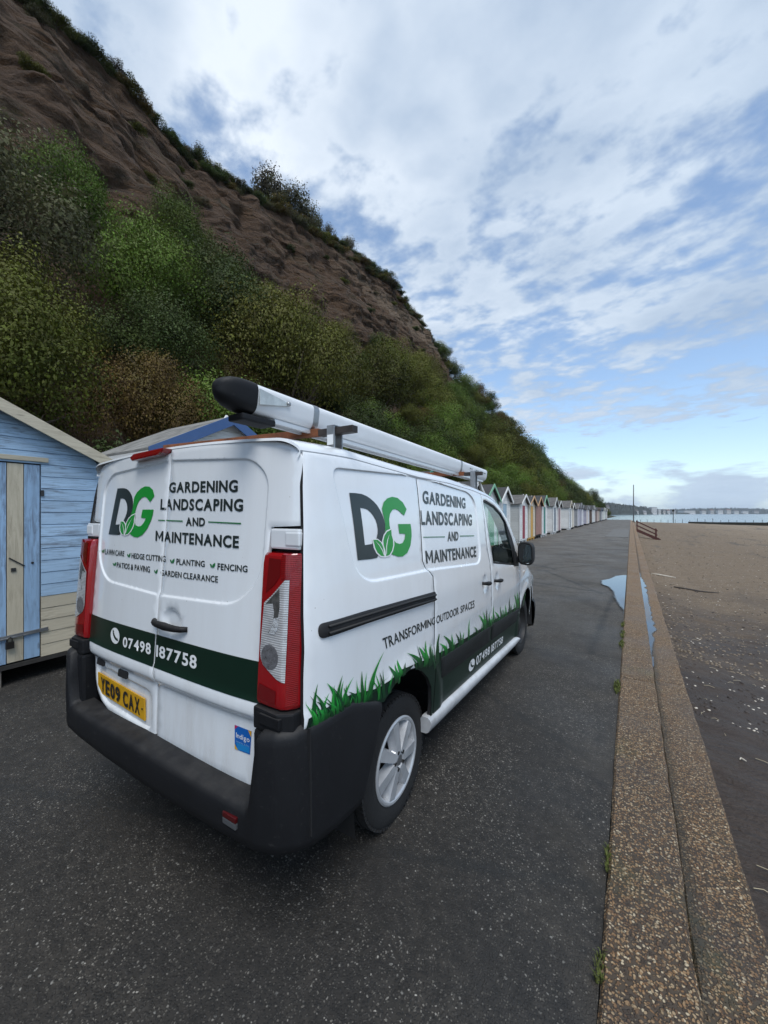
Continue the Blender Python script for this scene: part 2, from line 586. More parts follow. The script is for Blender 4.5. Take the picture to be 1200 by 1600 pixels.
def m_sand():
    m, t, b, out = mat('beach_sand')
    P = geo_pos(t)
    s = t.n('ShaderNodeSeparateXYZ', ins={0: P})
    n1 = t.noise(P, 0.35, 6, 0.6)
    n2 = t.noise(P, 2.6, 8, 0.65)
    n3 = t.noise(P, 26.0, 6, 0.6)
    dry = t.mix(n2, (0.120, 0.083, 0.050), (0.265, 0.195, 0.125))
    dry = t.mix(t.ramp(n3, [(0.35, 0.0), (0.7, 0.5)]), dry, (0.12, 0.095, 0.070))
    # damp dark sand lies close to the wall at the near end
    wetf = t.math('ADD', t.math('MULTIPLY', t.math('SUBTRACT', s.outputs[1], t.math('MULTIPLY', s.outputs[0], 0.5)), 0.055), t.math('MULTIPLY', t.math('SUBTRACT', n1, 0.5), 1.1))
    wet = t.ramp(wetf, [(0.40, 1.0), (1.0, 0.0)])
    shingle = t.n('ShaderNodeTexVoronoi', ins={'Vector': P, 'Scale': 22.0})
    sc = t.n('ShaderNodeSeparateColor', ins={0: shingle.outputs['Color']})
    pebc = t.ramp(sc.outputs[0], [(0.0, (0.10, 0.08, 0.06)), (0.35, (0.20, 0.15, 0.10)), (0.65, (0.30, 0.24, 0.17)), (0.88, (0.46, 0.42, 0.36))], 'CONSTANT')
    pebf = t.math('MULTIPLY', t.ramp(shingle.outputs['Distance'], [(0.25, 1.0), (0.45, 0.0)]), t.ramp(t.math('ADD', t.math('MULTIPLY', n1, 0.7), t.math('MULTIPLY', sc.outputs[1], 0.5)), [(0.55, 0.0), (0.62, 0.8)]))
    dry = t.mix(pebf, dry, pebc)
    wetc = t.mix(n2, (0.024, 0.0145, 0.0095), (0.052, 0.033, 0.021))
    c = t.mix(wet, dry, wetc)
    pale = t.math('MULTIPLY', t.ramp(t.math('MULTIPLY', s.outputs[0], 0.02), [(0.16, 0.0), (0.42, 1.0)]), t.ramp(n1, [(0.3, 0.3), (0.6, 1.0)]))
    c = t.mix(t.math('MULTIPLY', pale, 0.7), c, (0.30, 0.235, 0.16))
    weed = t.math('MULTIPLY', t.ramp(t.noise(t.mapping(P, rot=(0, 0, 0.25), scale=(0.6, 0.12, 1)), 1.0, 7, 0.65), [(0.56, 0.0), (0.66, 1.0)]), t.ramp(t.math('MULTIPLY', s.outputs[1], 0.01), [(0.1, 0.0), (0.4, 0.8)]))
    c = t.mix(weed, c, (0.085, 0.075, 0.062))
    t.set(b, 'Base Color', c)
    t.set(b, 'Roughness', t.ramp(wet, [(0.0, 0.95), (1.0, 0.62)]))
    marks = t.ramp(t.noise(t.mapping(P, rot=(0, 0, 0.3), scale=(0.8, 2.6, 1.0)), 3.2, 7, 0.7), [(0.54, 0.0), (0.64, 1.0)])
    fleck = t.ramp(t.noise(t.mapping(P, rot=(0, 0, 0.2), scale=(1.0, 1.8, 1.0)), 11.0, 5, 0.7), [(0.56, 0.0), (0.66, 1.0)])
    c = t.mix(t.math('MULTIPLY', fleck, 0.55), c, (0.050, 0.036, 0.024))
    c = t.mix(t.math('MULTIPLY', marks, 0.5), c, (0.060, 0.047, 0.035))
    t.set(b, 'Base Color', c)
    rip = t.noise(t.mapping(P, rot=(0, 0, 0.5), scale=(1.0, 2.6, 1.0)), 5.0, 6, 0.6, 0.6)
    h = t.math('ADD', t.math('MULTIPLY', rip, 1.0), t.math('MULTIPLY', n3, 0.35))
    bp = t.n('ShaderNodeBump', ins={'Strength': 1.0, 'Distance': 0.07, 'Height': h})
    t.set(b, 'Normal', bp.outputs[0])
    return m


def m_sea():
    m, t, b, out = mat('sea_water')
    P = geo_pos(t)
    t.set(b, 'Base Color', (0.05, 0.105, 0.135))
    b.inputs['Roughness'].default_value = 0.12
    b.inputs['IOR'].default_value = 1.33
    w1 = t.noise(t.mapping(P, rot=(0, 0, 0.4), scale=(0.5, 1.6, 1)), 0.35, 6, 0.65)
    w2 = t.noise(P, 2.0, 4, 0.6)
    bp = t.n('ShaderNodeBump', ins={'Strength': 0.5, 'Distance': 0.12, 'Height': t.math('ADD', w1, t.math('MULTIPLY', w2, 0.25))})
    t.set(b, 'Normal', bp.outputs[0])
    return m


def m_cliff():
    m, t, b, out = mat('cliff_earth')
    P = geo_pos(t)
    s = t.n('ShaderNodeSeparateXYZ', ins={0: P})
    n = t.noise(P, 0.30, 8, 0.62)
    n2 = t.noise(P, 1.6, 8, 0.65)
    n3 = t.noise(t.mapping(P, scale=(0.35, 0.35, 2.2)), 1.3, 7, 0.62)
    c = t.mix(t.ramp(n3, [(0.3, 0.0), (0.7, 1.0)]), (0.074, 0.037, 0.017), (0.165, 0.092, 0.044))
    c = t.mix(t.math('MULTIPLY', t.ramp(n, [(0.38, 0.0), (0.70, 1.0)]), 0.55), c, (0.105, 0.070, 0.048))
    c = t.mix(t.math('MULTIPLY', t.ramp(n2, [(0.52, 0.0), (0.72, 1.0)]), 0.6), c, (0.026, 0.017, 0.012))
    # paler sandy bed just under the cliff top, further along
    zz = t.math('ADD', s.outputs[2], t.math('MULTIPLY', t.math('SUBTRACT', n, 0.5), 3.0))
    bed = t.math('MULTIPLY', t.ramp(t.math('MULTIPLY', zz, 0.02), [(0.505, 0.0), (0.535, 1.0), (0.575, 1.0), (0.60, 0.0)]), t.ramp(t.math('MULTIPLY', s.outputs[1], 0.01), [(0.30, 0.0), (0.42, 0.8)]))
    c = t.mix(bed, c, (0.23, 0.165, 0.11))
    # thin grass and moss that has taken hold
    g = t.ramp(t.noise(t.mapping(P, scale=(0.8, 0.5, 1.6)), 0.55, 9, 0.7), [(0.54, 0.0), (0.66, 1.0)])
    geo = t.n('ShaderNodeNewGeometry')
    nz = t.n('ShaderNodeSeparateXYZ', ins={0: geo.outputs['Normal']}).outputs[2]
    flat = t.ramp(nz, [(0.62, 0.0), (0.85, 1.0)])
    gcol = t.mix(t.noise(P, 3.0, 6, 0.6), (0.020, 0.024, 0.010), (0.070, 0.066, 0.026))
    c = t.mix(t.math('MAXIMUM', t.math('MULTIPLY', g, 0.6), flat), c, gcol)
    t.set(b, 'Base Color', c)
    b.inputs['Roughness'].default_value = 0.95
    beds = t.n('ShaderNodeTexVoronoi', feature='DISTANCE_TO_EDGE', ins={'Vector': t.n('ShaderNodeVectorMath', operation='ADD', ins={0: t.mapping(P, scale=(0.12, 0.16, 1.05)), 1: t.n('ShaderNodeVectorMath', operation='SCALE', ins={0: t.n('ShaderNodeTexNoise', ins={'Vector': P, 'Scale': 0.8, 'Detail': 6.0}).outputs['Color'], 'Scale': 0.7}).outputs[0]}).outputs[0], 'Scale': 1.0}).outputs[0]
    crumb = t.noise(P, 5.5, 8, 0.7)
    h = t.math('ADD', t.math('ADD', t.math('MULTIPLY', n3, 0.35), t.math('MULTIPLY', n2, 0.7)), t.math('ADD', t.math('MULTIPLY', t.ramp(beds, [(0.0, 0.0), (0.16, 1.0)]), 0.35), t.math('MULTIPLY', crumb, 1.0)))
    bp = t.n('ShaderNodeBump', ins={'Strength': 1.0, 'Distance': 0.8, 'Height': h})
    t.set(b, 'Normal', bp.outputs[0])
    return m


def grid_mesh(name, xs_, ys_, fn, material, smooth=True, kind='structure'):
    nx, ny = len(xs_), len(ys_)
    v = [fn(x, y) for y in ys_ for x in xs_]
    f = [(j * nx + i, j * nx + i + 1, (j + 1) * nx + i + 1, (j + 1) * nx + i) for j in range(ny - 1) for i in range(nx - 1)]
    o = mesh_obj(name, v, f, material, smooth=smooth)
    return tag(o, kind=kind)


ASPHALT = m_asphalt()
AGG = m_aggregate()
SAND = m_sand()


def fbm(x, y, z=0.0, o=4, H=0.9, lac=2.1):
    return noise.fractal(Vector((x, y, z)), H, lac, o)


# ---- the ground everything stands on, out to the horizon
g = mesh_obj('ground', [(-3000, -3000, -6.5), (3000, -3000, -6.5), (3000, 6000, -6.5), (-3000, 6000, -6.5)], [(0, 1, 2, 3)], SAND)
tag(g, 'sandy sea bed and land lying under everything', kind='structure')

PROM_END = 118.0


def prom_z(x, y):
    return 0.004 * fbm(x * 0.5, y * 0.35, 3.3, 3) - 0.006 * smoothstep(-0.6, -0.09, x) * 1.0


pxs = [-14, -12, -10] + list(np.linspace(-9, -0.095, 46))
pys = list(np.linspace(-60, 30, 181)) + list(np.linspace(31, PROM_END, 60))
o = grid_mesh('promenade', pxs, pys, lambda x, y: (x, y, prom_z(x, y) if x > -9.2 else 0.0), ASPHALT)
o['label'] = 'dark worn asphalt promenade between the beach huts and the kerb'

# square repair of paler surfacing near the far end
MB().box(-1.55, -0.16, 31.5, 47.0, -0.02, 0.016).build('repair_patch', principled('patch_asphalt', (0.135, 0.13, 0.12), 0.8, noise_amt=0.25, noise_scale=3), None)['kind'] = 'structure'

# ---- sea wall coping: two courses of exposed-aggregate blocks
kerb = thing('kerb', (0, 0, 0), 0, 'two stepped courses of exposed aggregate concrete along the promenade edge')
kerb['kind'] = 'structure'


def kerb_block(x0, x1, y0, y1, ztop, zbot, seed, bev=0.012):
    nx, ny = 9, max(4, int((y1 - y0) / (0.06 if y0 < 8 else 0.25)))
    b = MB()
    vs_, fs = [], []
    prof = [(x0, zbot), (x0, ztop - bev)] + [(x0 + bev + (x1 - x0 - 2 * bev) * i / (nx - 1), ztop) for i in range(nx)] + [(x1, ztop - bev), (x1, zbot)]
    n = len(prof)
    for j in range(ny + 1):
        y = y0 + (y1 - y0) * j / ny
        e = 0.010 if j in (0, ny) else 0.0
        for i, (x, z) in enumerate(prof):
            dx = 0.007 * fbm(x * 3 + seed, y * 4.0, 1.7, 3) if i in (1, 2, n - 3, n - 2) else 0
            dz = 0.004 * fbm(x * 9, y * 9, 7.7, 3) if 0 < i < n - 1 else 0
            vs_.append((x + dx, y, z + dz - (e if 0 < i < n - 1 else 0)))
    for j in range(ny):
        for i in range(n - 1):
            fs.append((j * n + i, j * n + i + 1, (j + 1) * n + i + 1, (j + 1) * n + i))
    fs.append(tuple(range(n)))
    fs.append(tuple(ny * n + i for i in range(n - 1, -1, -1)))
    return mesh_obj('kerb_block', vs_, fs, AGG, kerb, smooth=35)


def courses(x0, x1, zt, zb, cuts, seed):
    for i in range(len(cuts) - 1):
        kerb_block(x0, x1, cuts[i] + 0.004, cuts[i + 1] - 0.004, zt + random.uniform(-0.003, 0.003), zb, seed + i * 3.1)


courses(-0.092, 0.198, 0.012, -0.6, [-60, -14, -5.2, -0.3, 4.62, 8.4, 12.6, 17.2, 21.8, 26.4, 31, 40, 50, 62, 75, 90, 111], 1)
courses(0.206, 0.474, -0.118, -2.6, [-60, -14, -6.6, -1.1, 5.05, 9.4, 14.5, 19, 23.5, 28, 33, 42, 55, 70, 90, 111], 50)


# ---- beach
def beach_z(x, y):
    z = -1.02 - 0.022 * x
    z -= 0.18 * smoothstep(0.0, 1.8, x - 0.5) * (0.6 + 0.4 * math.sin(y * 0.13))
    z += 0.05 * fbm(x * 0.55, y * 0.55, 0.4, 4) + 0.16 * fbm(x * 0.09, y * 0.07, 4.0, 3)
    if x < 9 and y < 16:
        z += 0.035 * fbm(x * 1.4 + y * 0.5, y * 3.2, 2.0, 4)
    z -= 2.2 * smoothstep(153, 172, y)
    z -= 3.5 * smoothstep(48, 110, x)
    return z


bx = [0.3, 0.47] + [0.5 + 0.085 * i for i in range(70)] + list(6.5 + 53 * (np.linspace(0, 1, 60) ** 1.5)) + [70, 85, 100, 130]
by = [-60, -40, -25, -18] + list(np.linspace(-14, 0, 50)) + list(np.linspace(0.1, 14, 140)) + list(14.2 + 160 * (np.linspace(0, 1, 130) ** 1.6))
o = grid_mesh('beach', bx, by, lambda x, y: (x, y, beach_z(x, y)), SAND)
o['label'] = 'brown sand beach, dark and damp near the wall'

# ---- sea
o = mesh_obj('sea', [(-900, 118.5, -2.2), (-900, 9000, -2.2), (9000, 9000, -2.2), (9000, -3000, -2.2), (30, -3000, -2.2), (30, 118.5, -2.2)], [(0, 5, 4, 3, 2, 1)], m_sea())
tag(o, 'calm pale blue sea of the bay', kind='structure')
# ---- cliff
PROFILE = [(-6.6, -0.05), (-7.2, 0.0), (-8.4, 0.5), (-10.5, 2.0), (-13.5, 5.0), (-17, 8.8), (-20, 12.6), (-21.6, 15.5), (-23.4, 20.0), (-25.2, 24.6), (-26.7, 28.0), (-27.8, 29.6), (-30, 30.9), (-35, 32.4), (-46, 34.0), (-70, 36.0)]
_pl = [0.0]
for i in range(1, len(PROFILE)):
    _pl.append(_pl[-1] + math.dist(PROFILE[i - 1], PROFILE[i]))


def prof_at(s):
    return float(np.interp(s, _pl, [p[0] for p in PROFILE])), float(np.interp(s, _pl, [p[1] for p in PROFILE]))


def cliff_scale(y):
    """height of the cliff along the shore: highest past the van, lower and wooded further on"""
    return float(np.interp(y, [-70, 8, 12, 16, 23, 29, 35, 44, 54, 60, 66, 73, 90, 112, 130, 155, 200, 260], [1.0, 1.0, 1.0, .955, 1.0, 1.04, 1.09, 1.11, 1.07, .98, .88, .80, .82, .80, .70, .56, .42, .30]))


def cliff_pt(s, y):
    x, z = prof_at(s)
    k = cliff_scale(y)
    z *= k
    face = smoothstep(12, 17, z) * (1 - smoothstep(30.5, 33, z))
    push = (1.3 - 0.7 * smoothstep(24, 29, z / k)) * fbm(y * 0.07, z * 0.05, 0.0, 4) + 0.55 * fbm(y * 0.35, z * 0.30, 5.0, 4)
    led = 0.34 * fbm(y * 0.045, (z + 0.06 * y) * 0.8, 9.0, 5) + 0.30 * fbm(y * 1.1, z * 1.3, 3.0, 5) - 0.3 * max(0.0, 0.30 - abs(fbm(y * 0.06, (z + 0.05 * y) * 0.55, 21.0, 3))) * 2.0
    gully = 0.5 * abs(fbm(y * 0.5, z * 0.06, 12.0, 3))
    x += push * smoothstep(2, 9, z) + face * (led - gully)
    z += 0.5 * fbm(y * 0.22, s * 0.3, 2.0, 3) * smoothstep(1, 8, z)
    x = min(x, -6.6)
    return Vector((x, y, z))


ss = [0, 0.6, 1.6] + list(np.linspace(2.5, 18, 26)) + list(np.linspace(18.4, 38, 120)) + list(np.linspace(39, _pl[-1], 16))
ys_ = list(np.concatenate([np.arange(-70, -16, 2.0), np.arange(-16, 70, 0.33)])) + list(np.arange(70, 260, 1.1))
nv = len(ss)
cv = [cliff_pt(s, y) for y in ys_ for s in ss]
cf = [(j * nv + i, (j + 1) * nv + i, (j + 1) * nv + i + 1, j * nv + i + 1) for j in range(len(ys_) - 1) for i in range(nv - 1)]
o = mesh_obj('cliff', cv, cf, m_cliff(), smooth=True)
tag(o, 'steep bare red-brown earth cliff above the wooded slope', kind='structure')


# ---- plants on the cliff
def m_leaf():
    m, t, b, out = mat('foliage')
    oi = t.n('ShaderNodeObjectInfo')
    geo = t.n('ShaderNodeNewGeometry')
    r = geo.outputs['Random Per Island']
    tint = oi.outputs['Color']
    hsv = t.n('ShaderNodeHueSaturation', ins={'Hue': t.math('MULTIPLY_ADD', r, 0.035, 0.470), 'Saturation': t.math('MULTIPLY_ADD', r, 0.2, 0.95), 'Value': t.math('MULTIPLY', t.math('MULTIPLY_ADD', r, 0.45, 0.78), t.ramp(t.noise(geo.outputs['Position'], 1.7, 4, 0.55), [(0.32, 0.72), (0.68, 1.35)])), 'Color': tint})
    # patches of turning leaves on some plants
    pn = t.noise(geo.outputs['Position'], 0.55, 4, 0.5)
    c = t.mix(t.math('MULTIPLY', t.ramp(pn, [(0.52, 0.0), (0.70, 1.0)]), 0.22), hsv.outputs[0], (0.125, 0.080, 0.024))
    c = t.mix(t.math('MULTIPLY', t.ramp(t.noise(geo.outputs['Position'], 1.1, 3, 0.5), [(0.50, 0.0), (0.72, 1.0)]), 0.40), c, (0.105, 0.140, 0.026))
    t.set(b, 'Base Color', c)
    b.inputs['Roughness'].default_value = 0.6
    b.inputs['Specular IOR Level'].default_value = 0.15
    tr = t.n('ShaderNodeBsdfTranslucent')
    t.set(tr, 0, c)
    mx = t.n('ShaderNodeMixShader', ins={0: 0.22})
    t.t.links.new(b.outputs[0], mx.inputs[1])
    t.t.links.new(tr.outputs[0], mx.inputs[2])
    t.t.links.new(mx.outputs[0], out.inputs[0])
    return m


LEAF = m_leaf()
BARK = principled('bark', (0.075, 0.055, 0.040), 0.9, noise_amt=0.4, noise_scale=9, bump=0.6, bump_scale=20)


def crown_mesh(name, r, leaf, n_clump, per_clump, seed, flat=1.0, stalk=0.0):
    """leaf-sized faces gathered in clumps through a crown about 1 unit in radius, standing on z = 0"""
    g_ = np.random.default_rng(seed)
    V, F, NR = [], [], []
    cl = []
    for i in range(n_clump):
        d = g_.normal(size=3)
        d /= np.linalg.norm(d)
        d[2] = abs(d[2]) * 0.95 - 0.18
        rad = g_.uniform(0.62, 0.95) if i > n_clump * 0.25 else g_.uniform(0.15, 0.55)
        c = d * rad * np.array([1.0, 1.0, 1.05 * flat]) * r
        c[2] += 0.85 * r * flat
        cl.append((c, g_.uniform(0.20, 0.36) * r))
    for c, cr in cl:
        k = int(per_clump * g_.uniform(0.7, 1.3))
        d = g_.normal(size=(k, 3))
        d /= np.linalg.norm(d, axis=1)[:, None]
        rr = cr * (0.45 + 0.62 * g_.random(k) ** 0.6)
        p = c + d * rr[:, None] * np.array([1.1, 1.1, 0.85])
        if stalk:
            p[:, 2] += stalk * (g_.random(k) ** 2) * r
        nrm = d + g_.normal(size=(k, 3)) * 0.5 + np.array([0, 0, 0.6])
        nrm /= np.linalg.norm(nrm, axis=1)[:, None]
        a = np.cross(nrm, g_.normal(size=(k, 3)))
        a /= np.linalg.norm(a, axis=1)[:, None]
        b_ = np.cross(nrm, a)
        L = leaf * g_.uniform(0.7, 1.35, size=(k, 1))
        wv = L * g_.uniform(0.24, 0.38, size=(k, 1))
        tip = p + a * L
        s1 = p + a * L * 0.42 + b_ * wv + nrm * L * 0.10
        s2 = p + a * L * 0.42 - b_ * wv + nrm * L * 0.10
        cd_ = p - np.array([0, 0, 0.55 * r * flat])
        cd_ /= np.linalg.norm(cd_, axis=1)[:, None]
        sn = cd_ * 0.55 + d * 0.60 + nrm * 0.35
        sn /= np.linalg.norm(sn, axis=1)[:, None]
        gn = np.cross(s1 - p, tip - p)
        flip = (gn * sn).sum(axis=1) < 0
        s1[flip], s2[flip] = s2[flip].copy(), s1[flip].copy()
        NR.append(np.repeat(sn, 4, axis=0))
        base = len(V) and sum(len(x) for x in V)
        V.append(np.stack([p, s1, tip, s2], axis=1).reshape(-1, 3))
        idx = base + np.arange(k)[:, None] * 4
        F.append(np.concatenate([idx + 0, idx + 1, idx + 2, idx + 3], axis=1))
    V = np.concatenate(V)
    F = np.concatenate(F)
    me = bpy.data.meshes.new(name)
    me.vertices.add(len(V))
    me.vertices.foreach_set('co', V.astype(np.float32).ravel())
    me.loops.add(len(F) * 4)
    me.loops.foreach_set('vertex_index', F.astype(np.int32).ravel())
    me.polygons.add(len(F))
    me.polygons.foreach_set('loop_start', (np.arange(len(F)) * 4).astype(np.int32))
    me.update(calc_edges=True)
    me.polygons.foreach_set('use_smooth', [True] * len(F))
    me.normals_split_custom_set_from_vertices(np.concatenate(NR).astype(np.float32).tolist())
    me.materials.append(LEAF)
    return me


def trunk_mesh(name, seed, h=1.0):
    r_ = random.Random(seed)
    b = MB()
    b.tube([(0, 0, -0.25), (0.02, 0.03, 0.3 * h), (0.05, -0.03, 0.5 * h), (0.03, 0.04, 0.7 * h)], [0.045, 0.035, 0.02, 0.005], 7)
    for k in range(6):
        a = k * 1.05 + r_.uniform(-0.3, 0.3)
        z0 = r_.uniform(0.1, 0.4) * h
        l = r_.uniform(0.4, 0.7)
        b.tube([(0.02, 0, z0), (math.cos(a) * l * 0.5, math.sin(a) * l * 0.5, z0 + 0.28), (math.cos(a) * l, math.sin(a) * l, z0 + 0.4 + r_.uniform(0, 0.3))], [0.025, 0.016, 0.004], 5)
    me = b.build('trunk_src', BARK, None, True)
    d = me.data
    bpy.data.objects.remove(me)
    d.name = name
    return d


BUSH = [crown_mesh('bush_crown_%d' % i, 1.0, lf, nc, pc, 100 + i, fl, 0.10) for i, (lf, nc, pc, fl) in enumerate([(0.034, 46, 520, 1.0), (0.037, 42, 500, 0.85), (0.031, 50, 520, 1.1), (0.035, 46, 480, 0.95)])]
TREE = [crown_mesh('tree_crown_%d' % i, 1.0, lf, nc, pc, 200 + i, fl) for i, (lf, nc, pc, fl) in enumerate([(0.040, 46, 420, 1.15), (0.037, 50, 400, 1.3), (0.042, 44, 400, 1.0)])]
REED = [crown_mesh('reed_crown_%d' % i, 1.0, 0.085, 24, 110, 300 + i, 0.7, 0.55) for i in range(2)]
SCRUB = [crown_mesh('scrub_crown_%d' % i, 1.0, 0.075, 26, 170, 400 + i, 0.62) for i in range(2)]
TRUNKS = [trunk_mesh('trunk_%d' % i, i) for i in range(3)]

PAL = {
    'olive': ((0.092, 0.104, 0.026), 'olive green'),
    'dark': ((0.046, 0.070, 0.024), 'dark green'),
    'fresh': ((0.082, 0.132, 0.030), 'fresh green'),
    'rust': ((0.100, 0.080, 0.028), 'rusty brown'),
    'grey': ((0.098, 0.096, 0.056), 'grey-green'),
    'yellow': ((0.125, 0.112, 0.028), 'yellowing'),
}
n_plants = 0


def plant(name, meshes, pos, scale, pal, label, group, cat='bush', sz=1.0, rz=None, trunk=True, tilt=0.0):
    global n_plants
    n_plants += 1
    rz = random.uniform(0, 6.28) if rz is None else rz
    t = thing(name, pos, rz, label, cat, group)
    c = bpy.data.objects.new('crown', random.choice(meshes))
    COL.objects.link(c)
    c.parent = t
    c.scale = (scale, scale, scale * sz)
    c.rotation_euler = (tilt, 0, 0)
    k = random.uniform(0.6, 1.3)
    col = PAL[pal][0]
    c.color = (col[0] * k, col[1] * k * random.uniform(0.93, 1.07), col[2] * k, 1)
    if trunk:
        q = bpy.data.objects.new('trunk', random.choice(TRUNKS))
        COL.objects.link(q)
        q.parent = t
        q.scale = (scale, scale, scale * sz)
    return t


BACKS = [(2.4, 'the pale blue hut'), (4.9, 'the blue gabled hut'), (7.3, 'the rear of the van'), (9.5, 'the middle of the van'), (11.7, 'the van cab'), (13.9, 'the front of the van'), (16, 'the green gable\'s neighbour'), (18, 'the green gabled hut'), (21, 'the tall white hut'), (24.2, 'the red door hut'), (26.4, 'the yellow door hut'), (28.5, 'the brownish pink hut'), (31.5, 'the teal door hut'), (35, 'the navy cornered hut'), (39, 'the maroon door hut'), (44.4, 'the long white hut'), (48, 'the cream fronted hut'), (51.7, 'the first lilac hut'), (54, 'the middle lilac hut'), (58, 'the last lilac hut'), (62.4, 'the first pale pink hut'), (67, 'the lilac and white hut'), (71.5, 'the brown sided hut'), (77, 'the brown sided trio'), (83, 'the far pale pink huts'), (88, 'the brown door hut'), (96, 'the grey and sky huts'), (103, 'the last block of huts'), (109, 'the end of the last block'), (117, 'the very last huts'), (125, '*level with the promenade end'), (137, '*just past the promenade end'), (155, '*well past the promenade end'), (900, '*farthest along the slope')]
LEVELS_ = ['at the slope foot', 'low on the slope', 'below halfway up', 'halfway up', 'above halfway up', 'high on the slope', 'under the cliff face']


def where(y):
    for lim, nm in BACKS:
        if y < lim:
            return nm[1:] if nm[0] == '*' else 'behind ' + nm
    return ''


def slope_plants():
    rows = [(2.2, 1.4), (5.2, 1.9), (9.0, 2.2), (12.8, 2.3), (16.6, 2.2), (19.8, 1.9), (22.2, 1.4)]
    for ri, (s0, sc0) in enumerate(rows):
        y = -3.0 + (ri % 2) * 1.1
        # the wood thins out where the bare face reaches down
        while y < 175:
            far = smoothstep(40, 120, y)
            sc = sc0 * random.choice([0.62, 0.8, 1.0, 1.15, 1.4]) * (1 + 0.6 * far)
            sc = min(sc, 3.3 if y < 110 else 2.5 if y < 140 else 1.8)
            s = s0 + random.uniform(-0.7, 0.7)
            skip = (y < 15 and s > 16.5 + 0.12 * max(0, y)) or (y < 9 and s > 14.5)
            if ri >= 5:
                skip = fbm(y * 0.12, ri, 8.0, 3) < (-0.30 if ri == 5 else -0.02) or (34 < y < 56 and ri == 6)
                if y > 58:
                    skip = random.random() < 0.2
            if y > 60 and ri in (1, 3) and random.random() < 0.45:
                skip = True
            if not skip:
                p = cliff_pt(s, y)
                p.z -= 0.35 * sc
                u = random.random()
                if y < 12 and ri in (2, 3) and u < 0.30:
                    pal = 'rust'
                elif ri >= 4:
                    pal = 'fresh' if u < 0.45 else 'olive' if u < 0.8 else 'dark'
                elif y > 70:
                    pal = 'dark' if u < 0.66 else 'fresh' if u < 0.80 else 'olive' if u < 0.95 else 'yellow'
                else:
                    pal = 'olive' if u < 0.46 else 'dark' if u < 0.72 else 'fresh' if u < 0.88 else 'grey' if u < 0.92 else 'rust' if u < 0.97 else 'yellow'
                tree = y > 45 and ri < 5
                lvl = 'low on' if ri < 2 else 'halfway up' if ri < 4 else 'high on'
                nm = 'slope_tree' if tree else 'slope_bush'
                lab = '%s %s %s, %s' % (PAL[pal][1], 'tree' if tree else 'bush', LEVELS_[ri], where(y))
                pass
                plant(nm, TREE if tree else BUSH, p, sc, pal, lab, '%s %s the slope' % ('trees' if tree else 'bushes', lvl), 'tree' if tree else 'bush', random.uniform(1.0, 1.6))
            y += sc * random.uniform(1.35, 2.0)


def crest_plants():
    for row, (s_off, y) in enumerate(((-1.3, 2.0), (0.1, 1.6), (1.3, 2.3))):
        while y < 60:
            p = cliff_pt(_pl[11] + s_off + random.uniform(-0.5, 0.5), y)
            reed = row == 2 and (25.5 < y < 33 or random.random() < 0.12)
            sc = random.uniform(0.4, 0.85) * (1.5 if 25 < y < 31 or 40 < y < 46 else 1.0)
            p.z -= 0.40 * sc
            if reed:
                plant('reed_clump', REED, p, sc * 1.5, 'grey', 'tall dry reeds on the cliff top edge, %s' % where(y), 'dry reeds on the cliff top', 'reeds', 1.3, trunk=False)
            else:
                pal = random.choice(['dark', 'grey', 'olive', 'dark', 'rust'])
                plant('crest_bush', SCRUB, p, sc * 1.15, pal, '%s scrub bush on the cliff top %s, %s' % (PAL[pal][1], ('brow', 'edge', 'rim')[row], where(y)), 'scrub along the cliff top', 'bush', random.uniform(0.7, 1.0))
            y += sc * random.uniform(0.9, 1.5)
    # trees along the lower crest further off
    while y < 185:
        p = cliff_pt(_pl[10] + random.uniform(-1.0, 1.5), y)
        sc = random.choice([1.3, 1.7, 2.2, 2.8]) if y < 105 else random.uniform(1.0, 1.5)
        p.z -= 0.8
        pal = random.choice(['dark', 'olive', 'rust', 'fresh', 'dark'])
        plant('crest_tree', TREE, p, sc, pal, '%s tree on the crest, %s' % (PAL[pal][1], where(y)), 'trees on the crest', 'tree', 1.15)
        y += sc * random.uniform(0.9, 1.3)
    # ivy and scrub hanging on ledges of the bare face
    for k in range(26):
        y = random.uniform(4, 60)
        s = random.uniform(_pl[8], _pl[10])
        p = cliff_pt(s, y)
        plant('ledge_scrub', SCRUB, p, random.uniform(0.35, 0.75), random.choice(['dark', 'grey', 'olive']), 'small scrub tuft on a cliff ledge, %s' % where(y), 'scrub on ledges of the cliff face', 'bush', 0.8, trunk=False)


slope_plants()
crest_plants()

# plants that would share a label: tell two by their size
_by = {}
for o_ in bpy.data.objects:
    if o_.parent is None and o_.get('group') and o_.get('label'):
        _by.setdefault(o_['label'], []).append(o_)
for lab_, os_ in _by.items():
    if len(os_) in (2, 3):
        os_.sort(key=lambda q: q.children[0].scale[0] if q.children else 0)
        for o_, w_ in zip(os_, ('smaller', 'larger') if len(os_) == 2 else ('smallest', 'middling', 'largest')):
            o_['label'] = '%s %s' % (w_, lab_)
